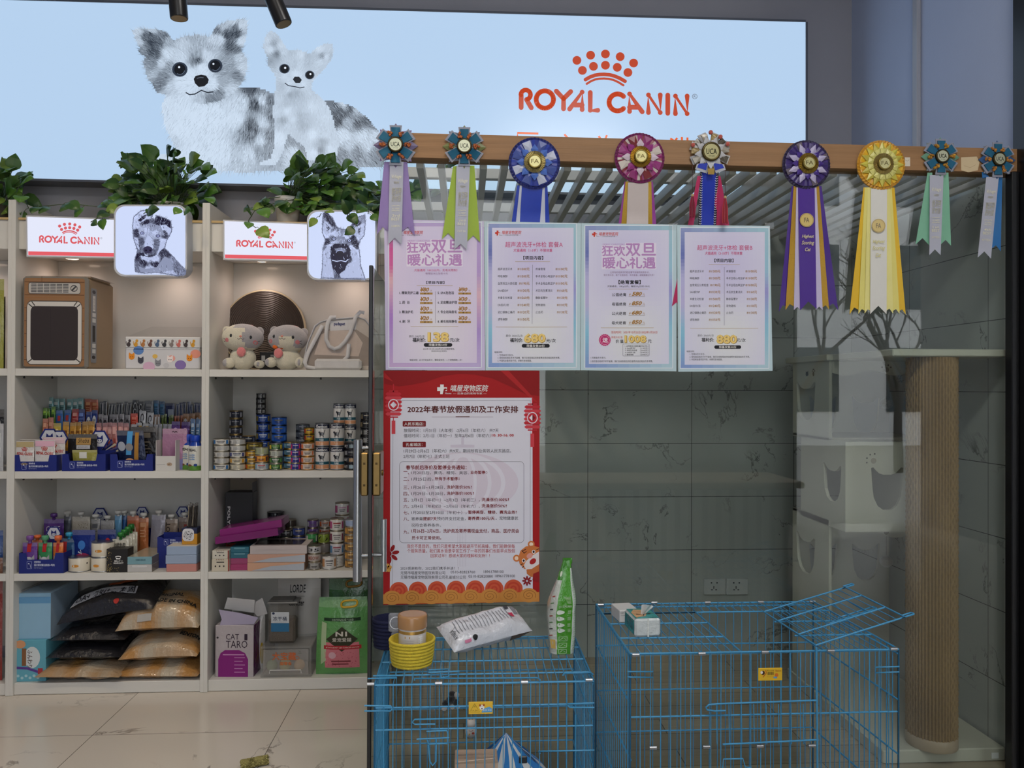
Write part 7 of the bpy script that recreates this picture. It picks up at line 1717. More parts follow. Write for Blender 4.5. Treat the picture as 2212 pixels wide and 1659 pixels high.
# navy display boxes with cut-away fronts
NB=C(24,38,118)
def navy_box(label,u0,u1,vt,vb,cut,Y,dep,zb,header=None,text=True,hexv=None):
    a,b=at(u0,vt,Y),at(u1,vb,Y);x0,x1,H=a.x,b.x,a.z-zb
    t=thing('display_box',label,'display box',((x0+x1)/2,Y,zb));fx=pix(Y)
    c0,c1,cz=at(cut[0],cut[2],Y).x,at(cut[1],cut[2],Y).x,at(cut[0],cut[2],Y).z
    z1=zb+H;m=MB();P=[(x0,zb),(x1,zb),(x1,z1),(c1+.006,z1),(c1,cz),(c0,cz),(c0-.006,z1),(x0,z1)]
    n=len(P);m.add([(p[0],Y,p[1]) for p in P]+[(p[0],Y+.0015,p[1]) for p in P],[(0,1,4,5),(1,2,3,4),(0,5,6,7),tuple(n+i for i in (5,4,1,0)),tuple(n+i for i in (4,3,2,1)),tuple(n+i for i in (7,6,5,0))]+[(i,n+i,n+(i+1) % n,(i+1) % n) for i in range(n)],NB)
    m.box(x0,x0+.0015,Y+.0016,Y+dep,zb,z1,NB);m.box(x1-.0015,x1,Y+.0016,Y+dep,zb,z1,NB);m.box(x0+.0016,x1-.0016,Y+.0016,Y+dep,zb,zb+.0015,NB);m.box(x0+.0016,x1-.0016,Y+dep-.0015,Y+dep,zb+.0016,z1+.01,NB);m.build('tray','card',t)
    if text:
        m=MB();w=u1-u0;vv=cut[2];f=fx;k=(vb-vv);m.frame_line(f,u0+w*.18,vv+k*.15,u0+w*.285,vv+k*.85,.7,C(150,160,206),1,1.5);m.ell(f,u0+w*.22,vv+k*.38,1.6,1.4,C(206,212,230),1,8);m.line(f,[(u0+w*.25,vv+k*.45),(u0+w*.26,vv+k*.75)],.8,C(206,212,230),1)
        m.text(f,'宠物零食',u0+w*.34,vv+k*.12,u0+w*.49,vv+k*.32,C(206,212,230),1,.02);m.text(f,'猫犬鲜封罐·金枪鱼+鸡肉',u0+w*.34,vv+k*.40,u0+w*.80,vv+k*.62,C(206,212,230),1,.02);m.text(f,'NET WT 60g*12',u0+w*.34,vv+k*.74,u0+w*.53,vv+k*.84,C(190,198,222),1);m.build('printed_text','paper',t)
    if hexv:
        for hu,hv,hr in hexv:
            m=MB();f=pix(Y+dep+.004);P=[(hu+hr*c_,hv+hr*.86*s_) for c_,s_ in ((-.5,-1),(.5,-1),(1,0),(.5,1),(-.5,1),(-1,0))];A=[f(*p) for p in P];m.add(A+[p+Vector((0,.0015,0)) for p in A],[(5,4,3,2,1,0),(6,7,8,9,10,11)]+[(i,(i+1) % 6,(i+1) % 6+6,i+6) for i in range(6)],NB)
            m.art(f,[(hu+(p[0]-hu)*.82,hv+(p[1]-hv)*.82) for p in P],C(206,210,222),1);m.ell(f,hu,hv+hr*.1,hr*.35,hr*.3,NB,2,12);m.ell(f,hu,hv+hr*.15,hr*.26,hr*.2,C(206,210,222),3,12)
            for s in (-1,1):m.art(f,[(hu+s*hr*.34,hv),(hu+s*hr*.3,hv-hr*.42),(hu+s*hr*.08,hv-hr*.22)],NB,2);m.ell(f,hu+s*hr*.1,hv+hr*.1,hr*.05,hr*.06,NB,4,6)
            m.rect(f,hu-hr*.2,hv+hr*.8,hu+hr*.2,V_(hv,Y+dep,zb),NB,.5);m.build('hexagon_card','card',t)
    return t
def V_(hv,Y,zb):return 838+(1.53-zb)/Y*F-4
Yb0=YS+.022
navy_box('navy display box with two crown logo pouches in front, on the treat shelf',31,122,983,1017,(44,104,997),YS+.005,.115,Zs,hexv=[(107,945,22),(128,947,20)])
def A_rc(top,blob):
    def f(p,fr):
        p.rect(fr,.02,.02,.98,.20,top,1);T=lambda x,y:(.08+(x-152)/1858*.84,.36+(y-498)*.0004);crown_logo(p,fr,T,C(190,56,50),.00042,1.5)
        p.ell(fr,.5,.86,.34,.13,blob,1.2,16)
    return f
for i,(u0,u1,vt,Y,tp,bl,nm) in enumerate(((35,74,953,YS+.012,C(176,160,120),C(130,110,84),'white crown logo pouch with a tan top, front left in the first navy box'),(76,119,951,YS+.014,C(214,170,190),C(206,130,166),'white crown logo pouch with a pink top, front right in the first navy box'),(30,86,949,YS+.05,C(160,156,150),C(150,150,150),'white pouch behind the tan topped one in the first navy box'),(92,141,944,YS+.06,C(206,180,190),C(190,180,184),'white pouch behind the pink topped one in the first navy box'))):
    packet('food_pouch',nm,'pouch',u0,vt,u1,Y,Zs+.002,C(216,212,210),A_rc(tp,bl),0,'crown logo pouches',th=.014)
navy_box('navy display box with the black pouch, middle one on the treat shelf',134,228,981,1014.5,(150,207,995.5),YS+.006,.12,Zs,hexv=[(215,949,22)])
packet('food_pouch','black cat food pouch with a gold name patch in the middle navy box','pouch',147,938,210,YS+.09,Zs+.002,C(32,30,32),lambda p,f:(p.rect(f,.3,.1,.8,.30,C(176,140,84),1),p.text(f,'Sheba',.36,.12,.74,.24,C(40,30,24),2,0,.3),p.rect(f,.32,.31,.78,.42,C(190,190,196),1.2),p.text(f,'premium',.38,.34,.7,.39,C(60,60,64),2),p.rect(f,.2,.50,.7,.53,C(120,116,110),1)),th=.016)
packet('food_pouch','green and gold cat food pouch lying low in the middle navy box','pouch',160,972,214,YS+.03,Zs+.002,C(150,146,70),lambda p,f:(p.rect(f,.3,.1,.6,.4,C(200,200,196),1),p.ell(f,.3,.8,.3,.16,C(222,170,110),1,12),p.ell(f,.7,.8,.25,.14,C(206,196,120),1.2,12)),-4,th=.02)
navy_box('navy display box with the dark blue salmon pouches, right one on the treat shelf',238,330,981,1012.5,(255,315,993.5),YS+.006,.12,Zs)
packet('food_pouch','dark blue cat food pouch with a light blue stripe in the right navy box','pouch',260,930,318,YS+.05,Zs+.002,C(22,34,68),lambda p,f:(p.art(f,[(.42,.02),(.62,.02),(.50,.62),(.30,.62)],C(76,150,206),1),p.art(f,[(.70,.05),(.84,.05),(.72,.9),(.56,.9)],C(166,120,52),1),p.ell(f,.16,.40,.15,.12,C(160,166,180),2,16),p.ell(f,.45,.42,.14,.10,C(130,130,134),2.2,14),p.ell(f,.42,.82,.2,.12,C(222,166,120),2.4,14)),-8,th=.018)
packet('food_pouch','black cat food pouch behind the dark blue one in the right navy box','pouch',288,922,342,YS+.10,Zs+.002,C(26,24,28),A_lines(C(90,84,76),4),-6,th=.016)
navy_box('empty striped display box between the two pouch boxes at the back',212,258,955,985,(222,250,968),YS+.150,.05,Zs,text=False)
for k in range(7):
    m=MB();f=pix(YS+.1488);c0=(212,985);a=-.15-k*.19;m.art(f,[(c0[0]+12*math.cos(a),c0[1]+12*math.sin(a)),(c0[0]+50*math.cos(a-.04),c0[1]+40*math.sin(a-.04)),(c0[0]+50*math.cos(a+.07),c0[1]+40*math.sin(a+.07))],C(196,190,176) if k % 2 else C(90,84,130),1);m.build('fan_stripe','paper',bpy.data.objects['display_box.003'])
# white dispenser with a mauve card
t=thing('card_dispenser','white card dispenser tray holding a mauve hang card','dispenser',(U(360,YS+.02),YS+.02,Zs));a,b=at(336,985,YS+.008),at(379,1012,YS+.008);zf=a.z
m=MB();m.box(a.x,b.x,YS+.008,YS+.0105,Zs,zf,C(206,204,200));m.box(a.x,a.x+.0025,YS+.011,YS+.14,Zs,V(950,YS+.06),C(200,198,194));m.box(b.x-.0025,b.x,YS+.011,YS+.14,Zs,V(950,YS+.06),C(200,198,194));m.box(a.x,b.x,YS+.1405,YS+.143,Zs,V(950,YS+.06),C(200,198,194));m.build('tray','card',t)
m=MB();f=pix(YS+.008);m.ell(f,366,1003,6,4,C(170,150,130),1,12);m.line(f,[(363,1004),(368,1002)],1.4,C(110,76,50),2);m.line(f,[(338,1004),(357,1003.5)],.7,C(150,150,150),1);m.build('print','paper',t)
packet('hang_card','mauve treat card with a hanging notch in the white dispenser','card pack',351,926,404,YS+.07,Zs+.0005,C(170,126,156),lambda p,f:(p.line(f,[(.40,.08),(.46,.06),(.5,.09),(.56,.06),(.62,.09)],.02,C(60,40,56),1),p.rect(f,.35,.45,.6,.85,C(150,106,140),1),p.rect(f,0,.75,1,1,C(120,120,170),.5)),0,th=.012)
def bottle(label,u0,u1,vt,Y,zb):
    a,b=at(u0,vt,Y),at(u1,vt,Y);r=(b.x-a.x)/2;x=(a.x+b.x)/2;H=a.z-zb;c=(x,Y+r,zb);t=thing('milk_bottle',label,'bottle',c,'pet milk bottles')
    m=MB();m.lathe([(r*.92,0),(r,.004),(r,H*.14),(r,H*.6),(r*.9,H*.70),(r*.62,H*.80),(r*.6,H*.84)],c,[C(90,140,50),C(90,140,50),C(206,204,194),C(206,204,194),C(20,60,160),C(20,60,160)],24);m.build('body','gloss',t)
    m=MB();m.lathe([(r*.66,H*.82),(r*.7,H*.83),(r*.7,H*.98),(r*.64,H),(.001,H)],c,C(18,62,176),24);m.build('cap','plastic',t)
    f=lambda s,q,l=0:Vector((x+(r+.0006+l*.0003)*math.sin((s-.5)*2.6),Y+r-(r+.0006+l*.0003)*math.cos((s-.5)*2.6),zb+H*(1-q)));m=MB();m.ell(f,.42,.42,.26,.06,C(222,220,210),1,14);m.text(f,'ZEAL',.2,.38,.66,.45,C(30,30,34),2,.03)
    for k in range(3):m.text(f,'milk',.24,.53+k*.06,.6,.57+k*.06,C(60,130,196),2,.01)
    m.ell(f,.3,.85,.14,.03,C(120,76,50),2,8);m.ell(f,.62,.84,.10,.04,C(30,60,130),2,8);m.build('label_print','paper',t)
bottle('blue capped pet milk bottle, the front one at the right end of the treat shelf',402,433,941,YS+.01,Zs);bottle('blue capped pet milk bottle, half hidden behind the front milk bottle',388,416,939,YS+.06,Zs)

# ================================================================ tin shelf (right unit, second compartment)
WT,CRM,GLD,DKB,BLU2=C(206,204,198),C(206,196,168),C(176,134,44),C(34,38,54),C(24,60,140)
dx=lambda x:440+x/5.53
Y0=YS+.018
G1='flat tins on the tin shelf'
can_stack('of the leftmost front stack',dx(95),dx(285),Y0,Zs,[('white flat tin with blue ends,',WT,L_bar(C(50,110,170),C(60,60,64)))]+[('plain white flat tin with barcode,',C(196,194,188),L_code())]*3+[('white flat tin with blue ends,',WT,L_bar(C(50,110,170),C(60,60,64)))],group=G1)
can_stack('of the second front stack',dx(290),dx(475),Y0,Zs,[('cream flat tin,',CRM,L_code()),('cream and amber flat tin,',CRM,L_bar(C(206,150,50),C(120,110,96))),('white and navy flat tin,',WT,L_bar(C(60,70,130),C(40,50,90))),('white lettered flat tin,',WT,L_code()),('white lettered flat tin,',WT,L_code(C(40,40,44)))],group=G1)
can_stack('of the gold front stack',dx(482),dx(640),Y0+.03,Zs,[('amber gold flat tin,',GLD,L_bar(C(206,90,40),C(226,190,90))),('amber gold flat tin,',GLD,L_bar(C(40,90,150),C(226,190,90))),('amber gold flat tin,',GLD,L_bar(C(190,120,40),C(226,190,90)))] ,group=G1)
can_stack('on the gold stack',dx(486),dx(690),Y0+.028,Zs+3*.0318,[('large olive gold flat tin,',C(84,76,36),L_bar(C(150,130,50),C(190,170,80)))],lid=C(170,140,70),h=.042)
can_stack('of the mixed front stack',dx(595),dx(760),Y0-.004,Zs,[('white and sky blue flat tin,',C(190,190,190),L_bar(C(120,160,190),C(190,80,80))),('orange and brown flat tin,',C(206,130,40),L_bar(C(80,50,60),C(236,190,90))),('pale green flat tin with code,',C(170,176,130),L_code())],h=.0385,group=G1)
gt=[('green flat tin with yellow panel,',C(34,84,36),L_bar(C(206,176,60),C(150,190,110),C(190,210,170))),('green and white flat tin,',C(40,80,40),L_bar(C(90,140,70),C(206,206,196),C(206,206,196))),('dark green flat tin with code,',C(186,190,176),L_code(C(40,60,40))),('green flat tin with yellow panel,',C(34,84,36),L_bar(C(206,176,60),C(150,190,110),C(190,210,170)))]
can_stack('of the green front stack',dx(770),dx(930),Y0,Zs,gt,h=.0335,group=G1)
can_stack('of the steel blue front stack',dx(937),dx(1110),Y0+.05,Zs,[('steel blue flat tin,',C(70,110,136),L_bar(C(120,160,180),C(180,196,206)))]*4,lid=C(186,150,80),h=.034,group=G1)
can_stack('of the pink and blue front stack',dx(1030),dx(1150),Y0-.004,Zs,[('pink and blue flat tin,',C(44,50,140),L_bar(C(196,56,110),C(206,196,206)))]*4,h=.0345,group=G1)
can_stack('of the orange labelled front stack',dx(1148),dx(1310),Y0-.008,Zs,[('white and orange flat tin,',C(206,190,176),L_bar(C(216,120,70),C(150,140,136)))]*4,lid=C(196,140,70),h=.0345,group=G1)
def L_gem(m,f):
    cr(m,f,0,.05,1,.22,C(40,44,66));m.text(f,'Gemon',.18,.07,.8,.2,C(214,214,214),2,.03)
    m.ell(f,.52,.46,.12,.08,C(30,30,34),1,10);m.ell(f,.40,.39,.055,.045,C(30,30,34),1.2,8);m.line(f,[(.62,.44),(.66,.34),(.68,.28)],.03,C(30,30,34),1);m.line(f,[(.44,.5),(.44,.6)],.03,C(30,30,34),1);m.line(f,[(.58,.5),(.6,.6)],.03,C(30,30,34),1)
    cr(m,f,.05,.64,.95,.76,C(40,90,106));m.text(f,'Adult',.4,.66,.62,.74,C(206,214,214),2,.02);cr(m,f,.12,.78,.95,.94,C(206,146,106));m.text(f,'Pate',.4,.8,.6,.92,C(226,190,160),2)
Hg=(V(967,Y0)-Zs)*.49
for nm,u0,u1,Y,n0,zz in (('tall white cat food tin, front left pair column',1318,1492,Y0,2,0),('tall white cat food tin, front right pair column',1495,1670,Y0,2,0),('tall white cat food tin, rear column beside the black tins',1672,1815,Y0+.10,3,0),('tall white cat food tin, rear column above the front pair',1540,1682,Y0+.085,3,0)):
    can_stack(nm.split(', ')[1],dx(u0),dx(u1),Y,Zs,[('tall white cat food tin,',C(210,208,206),L_gem)]*n0,h=.119 if n0==2 else .112,group='tall white cat food tins',lid=C(120,124,132))
BK=C(26,26,30)
def L_only(c):
    def f(m,fr):m.text(fr,'ONLY',.05,.3,.34,.68,C(206,206,206),1.5,.02);cr(m,fr,.42,.25,.92,.75,c)
    return f
can_stack('of the black front stack by the door',dx(1668),dx(1850),Y0-.006,Zs,[('black flat tin with pale blue strip,',BK,L_only(C(150,176,190))),('black flat tin with tan strip,',BK,L_only(C(176,140,100))),('black flat tin with white scroll,',BK,L_bar(C(120,120,124),C(150,150,150))),('black flat tin with grey strip,',BK,L_only(C(130,150,160)))],lid=C(50,50,54),h=.0345,group=G1)
can_stack('of the black stack by the door',dx(1860),dx(2020),Y0+.12,Zs,[('black flat tin with barcode,',BK,L_code(C(190,190,190)))]*5+[('black flat tin with white rim print,',BK,L_bar(C(110,100,80),C(170,164,150)))]*2,lid=C(60,60,62),h=.041,group=G1)
Yr2=YS+.20
can_stack('of the black rear stack on the left',dx(285),dx(445),Yr2,Zs,[('black flat tin with round mark,',DKB,L_bar(C(150,150,156),C(120,120,126)))]*7,lid=C(150,130,90),h=.042,group=G1)
can_stack('of the low rear stack',dx(438),dx(600),Yr2-.03,Zs,[('dark navy flat tin,',C(30,36,52),L_bar(C(80,90,110),C(150,150,150)))]*4,lid=C(176,146,90),h=.041,group=G1)
can_stack('of the blue rear stack',dx(607),dx(780),Yr2,Zs,[('deep blue flat tin,',BLU2,L_bar(C(120,110,60),C(190,200,216),C(150,170,206)))]*6,lid=C(60,70,100),h=.046,group=G1)
can_stack('on the tall blue rear stack',dx(610),dx(730),Yr2+.01,Zs+6*.0463+.0005,[('small black flat tin,',C(30,32,36),L_code(C(170,170,170)))]*4,lid=C(80,80,84),h=.027,group=G1)
can_stack('of the bright blue rear stack',dx(790),dx(975),Yr2-.02,Zs,[('bright blue flat tin,',C(34,84,176),L_bar(C(60,110,196),C(120,110,60)))]*6,lid=C(70,90,130),h=.0435,group=G1)
can_stack('of the grey rear stack',dx(1085),dx(1250),Yr2+.03,Zs,[('slate grey flat tin,',C(84,90,98),L_bar(C(120,126,134),C(150,150,156)))]*6,lid=C(120,122,126),h=.037,group=G1)
can_stack('of the yellow rear stack',dx(1192),dx(1315),Yr2-.05,Zs,[('yellow and red flat tin,',C(190,150,40),L_bar(C(170,50,40),C(40,50,110),C(226,190,60)))]*6,lid=C(150,120,60),h=.0345,group=G1)

# ================================================================ pouch shelf (left unit, third compartment)
Zp=Z1+.0004
def spout(label,u0,v0,u1,Y,zb,col,cap,art=None,lean=0.,vcap=None,capr=.0165):
    o=packet('spout_pouch',label,'pouch',u0,v0,u1,Y,zb,col,art,lean,'spouted pet food pouches',th=.022)
    c=at((u0+u1)/2+lean,v0,Y);hc=(at(u0,vcap or v0-11,Y).z-c.z)
    m=MB();m.lathe([(capr*.5,-.004),(capr*.5,hc*.35),(capr,hc*.36),(capr*1.02,hc*.9),(capr*.8,hc),(.0005,hc)],(c.x,Y,c.z+.0005),cap,14);m.build('spout_cap','plastic',o);return o
def pp(x,y):return (80+x/5.95,1080+y/5.95)
navy_box('navy display box with purple, green and orange pouches on the pouch shelf',41,137,1195,1232,(59,117,1209),YS+.006,.12,Zp,hexv=[(116,1152,17)])
def A_cat(p,f):
    p.rect(f,.36,.02,.64,.3,C(170,36,40),1);p.ell(f,.5,.72,.40,.26,C(176,176,182),1.2,18);p.art(f,[(.14,.62),(.16,.40),(.36,.52)],C(150,150,156),1.4);p.art(f,[(.86,.62),(.84,.40),(.64,.52)],C(150,150,156),1.4)
    for s in (.36,.64):p.ell(f,s,.68,.07,.04,C(40,40,46),2,8)
    p.ell(f,.5,.8,.06,.03,C(60,50,52),2,8);[p.line(f,[(.5+s*.1,.6),(.5+s*.3,.54)],.02,C(70,70,76),2) for s in (-1,1)]
for u0,u1,col,cap,nm in ((49,81,C(100,58,140),C(120,76,150),'purple cat face pouch at the left of the front navy box'),(83,113,C(52,130,78),C(80,150,110),'green cat face pouch in the middle of the front navy box'),(115,137,C(206,110,40),C(214,106,60),'orange cat face pouch at the right of the front navy box')):
    spout(nm,u0,1172,u1,YS+.02,Zp+.002,col,cap,A_cat,0,1157)
spout('orange spouted pouch behind the purple one in the front navy box',70,1166,92,YS+.055,Zp+.002,C(196,96,44),C(206,100,50),None,0,1156);spout('blue capped red pouch right of the front navy box',133,1163,166,YS+.10,Zp,C(44,84,126),C(52,150,190),A_blocks([(.1,.1,.4,.5,C(160,40,44))]),0,1150)
riser('dark blue raised tray under the rear rows of spouted pouches',SHX[1]+.14,SHX[2]-.03,(.05,.06),[4.24,4.33,4.42],Zp,C(24,34,96))
ZQ=Zp+.0504
spout('purple lettered pouch at the left end of the rear pouch row',95,1121,138,4.26,ZQ,C(92,56,134),C(84,48,120),lambda p,f:(p.text(f,'CATE',.15,.2,.85,.36,C(206,196,214),1,0),p.text(f,'TARO',.15,.42,.85,.58,C(206,196,214),1,0)),0,1109)
for u0,u1,v0,col,cap,nm,art,ln in ((138,154,1114,C(70,74,84),WT,'dark grey pouch beside the purple lettered pouch',None,0),(156,195,1116,C(178,170,156),WT,'speckled beige pouch with a white cap in the rear row',lambda p,f:[p.ell(f,R.random()*.8+.1,R.random()*.8+.1,.02,.015,C(110,90,70),1,6) for _ in range(26)] and p.ell(f,.3,.5,.14,.1,C(40,36,34),2,10),0),(197,216,1121,C(150,146,142),WT,'pale grey pouch right of the speckled pouch',A_lines(C(90,90,94),2),0),(217,247,1124,C(160,156,152),WT,'silver lettered pouch under the raccoon hexagon card',A_text('MORE',C(60,60,66),(.4,.4,.95,.55)),0),(248,263,1113,C(96,150,186),WT,'pale blue marbled pouch in the rear row',None,0),(264,274,1112,C(40,84,136),WT,'mid blue pouch in the rear row',None,0),(275,300,1114,C(176,96,56),WT,'rust orange animal print pouch in the rear row',A_face(C(206,180,160),C(90,50,30)),0),(300,321,1118,C(186,110,62),WT,'light orange pouch with a tilted cap',A_lines(C(206,150,110),3),0),(324,354,1112,C(150,146,156),WT,'silvery wrinkled pouch leaning right',None,4),(357,384,1121,C(146,128,112),WT,'brown carrot lettered pouch in the rear row',A_text('CARROT',C(40,34,30),(.1,.1,.45,.9),-90),0),(386,412,1117,C(126,108,96),WT,'taupe pouch beside the carrot lettered pouch',A_blocks([(.5,.2,.9,.28,C(130,50,40))]),0)):
    spout(nm,u0,v0,u1,4.28+R.uniform(-.012,.012),ZQ,col,cap,art,ln,v0-10,.0165)
navy_box('navy box with a raccoon hexagon card behind the silver lettered pouch',190,246,1148,1160,(200,236,1152),4.352,.05,Zp+.0606,text=False,hexv=[(216,1112,17)])
navy_box('navy box with a hexagon card behind the orange pouches',290,330,1148,1160,(296,324,1152),4.352,.05,Zp+.0606,text=False,hexv=[(307,1107,14)])
navy_box('navy box with a hexagon card behind the taupe pouch',372,420,1148,1160,(382,410,1152),4.352,.05,Zp+.0606,text=False,hexv=[(395,1107,15)])
navy_box('long navy display box in front of the carrot lettered pouch',340,420,1160,1180,(352,376,1163),YS+.10,.08,Zp)
packet('food_pouch','royal blue pouch with a painted bird and a purple bowl','pouch',156,1145,206,YS+.10,Zp,C(24,46,126),lambda p,f:(p.ell(f,.45,.38,.16,.12,C(60,120,196),1,14),p.ell(f,.5,.74,.36,.16,C(150,46,90),1.2,16),p.line(f,[(.4,.5),(.46,.6),(.3,.55)],.04,C(190,200,214),1.4)),0,th=.02)
packet('food_pouch','royal blue pouch with a red flower right of the duck faced tins','pouch',211,1144,250,YS+.115,Zp,C(22,40,112),lambda p,f:(p.ell(f,.6,.3,.14,.09,C(170,40,50),1,12),p.line(f,[(.6,.4),(.56,.6)],.03,C(110,130,90),1)),0,th=.02)
for i,(u0,u1,vt,vb,face,lab) in enumerate(((137,186,1202,1236,0,'cream tin with a duck face, the single one left of the pair'),(187,233,1207,1236,-.06,'cream tin with a duck face, lower one of the stacked pair'),(187,236,1176,1206,0,'cream tin with a duck face, upper one of the stacked pair'))):
    a,b=at(u0,vb,YS+.014),at(u1,vb,YS+.014);r=(b.x-a.x)/2;hh=at(u0,vt,YS+.03).z-(Zp if i<2 else Zp+.0725);hh=.072 if i<2 else .074
    def duck(m,f,d=face):
        m.ell(f,.5+d,.56,.11,.10,C(206,140,56),1,14);[m.ell(f,.5+d+s*.36,.42,.025,.055,C(30,28,30),1,8) for s in (-1,1)]
    can(lab,'tin',(a.x+b.x)/2,YS+.016+r,Zp if i<2 else Zp+.0725,r,hh,C(216,208,190),C(170,172,174),duck,'duck faced tins')
carton('snack_box','black snack box with gold dots and a white hat logo','box',230,1186,276,1234,YS+.012,.07,C(30,28,28),lambda p,f:(p.ell(f,.55,.34,.14,.05,WHITE,1,12),p.rect(f,.45,.34,.65,.44,WHITE,1),p.text(f,'BILLY +',.38,.48,.76,.55,WHITE,1,.02),p.text(f,'MARGOT',.34,.57,.80,.64,WHITE,1,.02),[p.ell(f,.04+R.random()*.2,.05+R.random()*.9,.012,.012,C(206,180,110),1,6) for _ in range(34)],[p.ell(f,R.random()*.6,.8+R.random()*.18,.012,.012,C(206,180,110),1,6) for _ in range(20)]),zb=Zp)
for k in range(4):spout('white and green capped lettered pouch, %s from the front behind the hat logo box' % ORD[k],243+k*9,1164-k*5,279+k*6,YS+.085+k*.03,Zp,C(196,192,176),C(40,120,50),A_text('金牌鱼肉',C(50,50,50),(.08,.12,.8,.26)),0,1150-k*6,.015)
for i,(u0,v0,v1,c,nm) in enumerate(((275,1203,1220,C(120,160,170),'upper teal topped flat box beside the hat logo box'),(275,1220,1236,C(190,188,186),'lower white flat box under the teal topped one'))):
    carton('snack_box',nm,'box',275,v0,328,v1,YS+.012,.26,c,A_text('DRIED SNACK',C(60,90,100),(.35,.3,.75,.5)) if i==0 else A_lines(C(220,220,220),1),None,Zp if i else at(275,1220,YS+.012).z+.0006,top_col=C(170,160,140),mat='gloss',side_col=C(120,112,100))
zq=Zp
for i,(v0,v1,c,nm) in enumerate(((1220,1236,C(190,130,122),'dusty pink flat box at the bottom of the right stack'),(1201,1219.5,C(150,166,190),'pale blue flat box in the middle of the right stack'),(1182,1200.5,C(150,168,194),'pale blue flat box on top of the right stack'))):
    hh=(v1-v0)/F*4.04;a,b=U(361,YS+.012),U(426,YS+.012);m=MB();m.box(a-.004*(i==1),b,YS+.012,YS+.20,zq,zq+hh,c,.002);m.add([(a+.002,YS+.014,zq+hh+.0003),(b-.002,YS+.014,zq+hh+.0003),(b-.002,YS+.198,zq+hh+.0003),(a+.002,YS+.198,zq+hh+.0003)],[(0,1,2,3)],C(214,206,190));tag(m.build('gift_box','card'),nm,'box','flat gift boxes');zq+= hh+.0008
t=thing('stick_holder','yellow and navy card cup with a handwritten price tag on the flat boxes','holder',(U(404,YS+.05),YS+.05,zq));a,b=at(393,1141,YS+.05),at(426,1141,YS+.05);m=MB();m.box(a.x,b.x,YS+.05,YS+.11,zq,a.z,C(196,140,40),.002);m.box(a.x-.0005,b.x+.0005,YS+.0495,YS+.1105,a.z-.03,a.z+.0005,C(30,40,76),.002);m.build('cup','card',t)
m=MB();f=pix(YS+.0485);m.rect(f,394,1142,419,1169,C(214,214,218),1,8);m.text(f,'10元/包',397,1146,415,1165,C(40,40,50),2,0,.2,.35);m.build('price_tag','paper',t)
for k in range(6):packet('treat_stick','black and cream treat stick, %s from the left in the yellow cup' % ORD[k],'pet treat',404+k*3.4,1086+R.uniform(-2,3),409+k*3.4,YS+.065+.007*(k % 3),a.z+.001,C(46,40,36),A_stripes(C(196,184,160),1,.2),3,'treat sticks in the yellow cup',th=.006)
# ================================================================ box and tin shelf (right unit, third compartment)
dy=lambda y:1030+y/5.53
Zb=Z1+.0004
carton('snack_box','tall black box lettered upright with its flaps open at the back','box',dx(260),dy(185),dx(585),dy(700),YS+.20,.09,C(24,26,32),lambda p,f:(p.text(f,'POLYBANG',.08,.2,.18,.74,C(206,206,206),1,.02,0,90),p.rect(f,.03,.72,1,1,C(150,52,34),1)),zb=Zb,side_col=C(40,44,54))
o=bpy.data.objects['snack_box.003'];m=MB();a,b,z=U(dx(260),YS+.2),U(dx(585),YS+.2),V(dy(185),YS+.2)
m.box(a,b,YS+.29,YS+.2915,z+.001,z+.075,C(120,110,96));m.box(b,b+.0015,YS+.2,YS+.288,z+.001,z+.05,C(60,60,64));m.build('flap','card',o)
def tilted(name,label,pts,Y,dep,col,th_col=None):
    """flat box seen on edge: four front corners in the crop, clockwise from top left"""
    A=[at(dx(p[0]),dy(p[1]),Y) for p in pts];B=[p+Vector((0,dep,0)) for p in A];m=MB();m.add(A+B,[(3,2,1,0),(4,5,6,7)]+[(i,(i+1) % 4,(i+1) % 4+4,i+4) for i in range(4)],col);return tag(m.build(name,'gloss'),label,'box','magenta gift boxes')
tilted('gift_box','upper magenta flat box leaning over the stacked cartons',[(190,632),(928,508),(936,598),(195,722)],YS+.05,.16,C(138,34,116));tilted('gift_box','lower magenta flat box leaning over the stacked cartons',[(135,722),(884,616),(892,700),(140,806)],YS+.03,.16,C(122,26,104))
def pile(items,u0,u1,Y,dep,grp,mat='card'):
    z=Zb
    for nm,h,col,art,extra in items:zt_=z+h;a,b=U(dx(u0+extra[0]),Y),U(dx(u1+extra[1]),Y);m=MB();m.box(a,b,Y,Y+dep,z,zt_,col,.0015);o=tag(m.build('gift_box',mat),nm,'box',grp);p=MB();W_=b-a;fr=(lambda a,W_,z1_,h:lambda s,t,l=0:Vector((a+W_*s,Y-.0005-l*.0003,z1_-h*t)))(a,W_,zt_,h);art(p,fr) if art else p.rect(fr,.1,.45,.9,.5,mixc(col,BLACK,.08),1);p.build('print','paper',o);z=zt_+.0006
    return z
def A_red(p,f):p.rect(f,.28,.22,.72,.30,C(60,56,56),1);[p.ell(f,.22+k*.24,.58,.05,.07,C(70,66,66),1,8) for k in range(3)];p.rect(f,.94,0,1,1,C(150,50,40),1);[p.line(f,[(.3+k*.1,0),(.26+k*.1,.1)],.03,C(120,70,50),1) for k in range(5)]
z1=pile([('lower white carton with small symbols at the left end',.062,C(206,196,176),A_red,(0,0)),('upper white carton with small symbols at the left end',.042,C(206,200,186),A_red,(4,-4))],105,312,YS+.012,.10,'white symbol cartons')
pile([('bottom pink flat carton of the coloured pile',.030,C(170,62,112),None,(0,0)),('second pink flat carton of the coloured pile',.030,C(160,70,112),None,(2,0)),('lower teal flat carton of the coloured pile',.028,C(44,104,124),A_lines(C(120,170,180),1),(2,2)),('top teal flat carton of the coloured pile',.028,C(44,106,126),A_lines(C(120,170,180),1),(2,4))],325,545,YS+.03,.12,'coloured flat cartons','gloss')
PB=C(200,176,164)
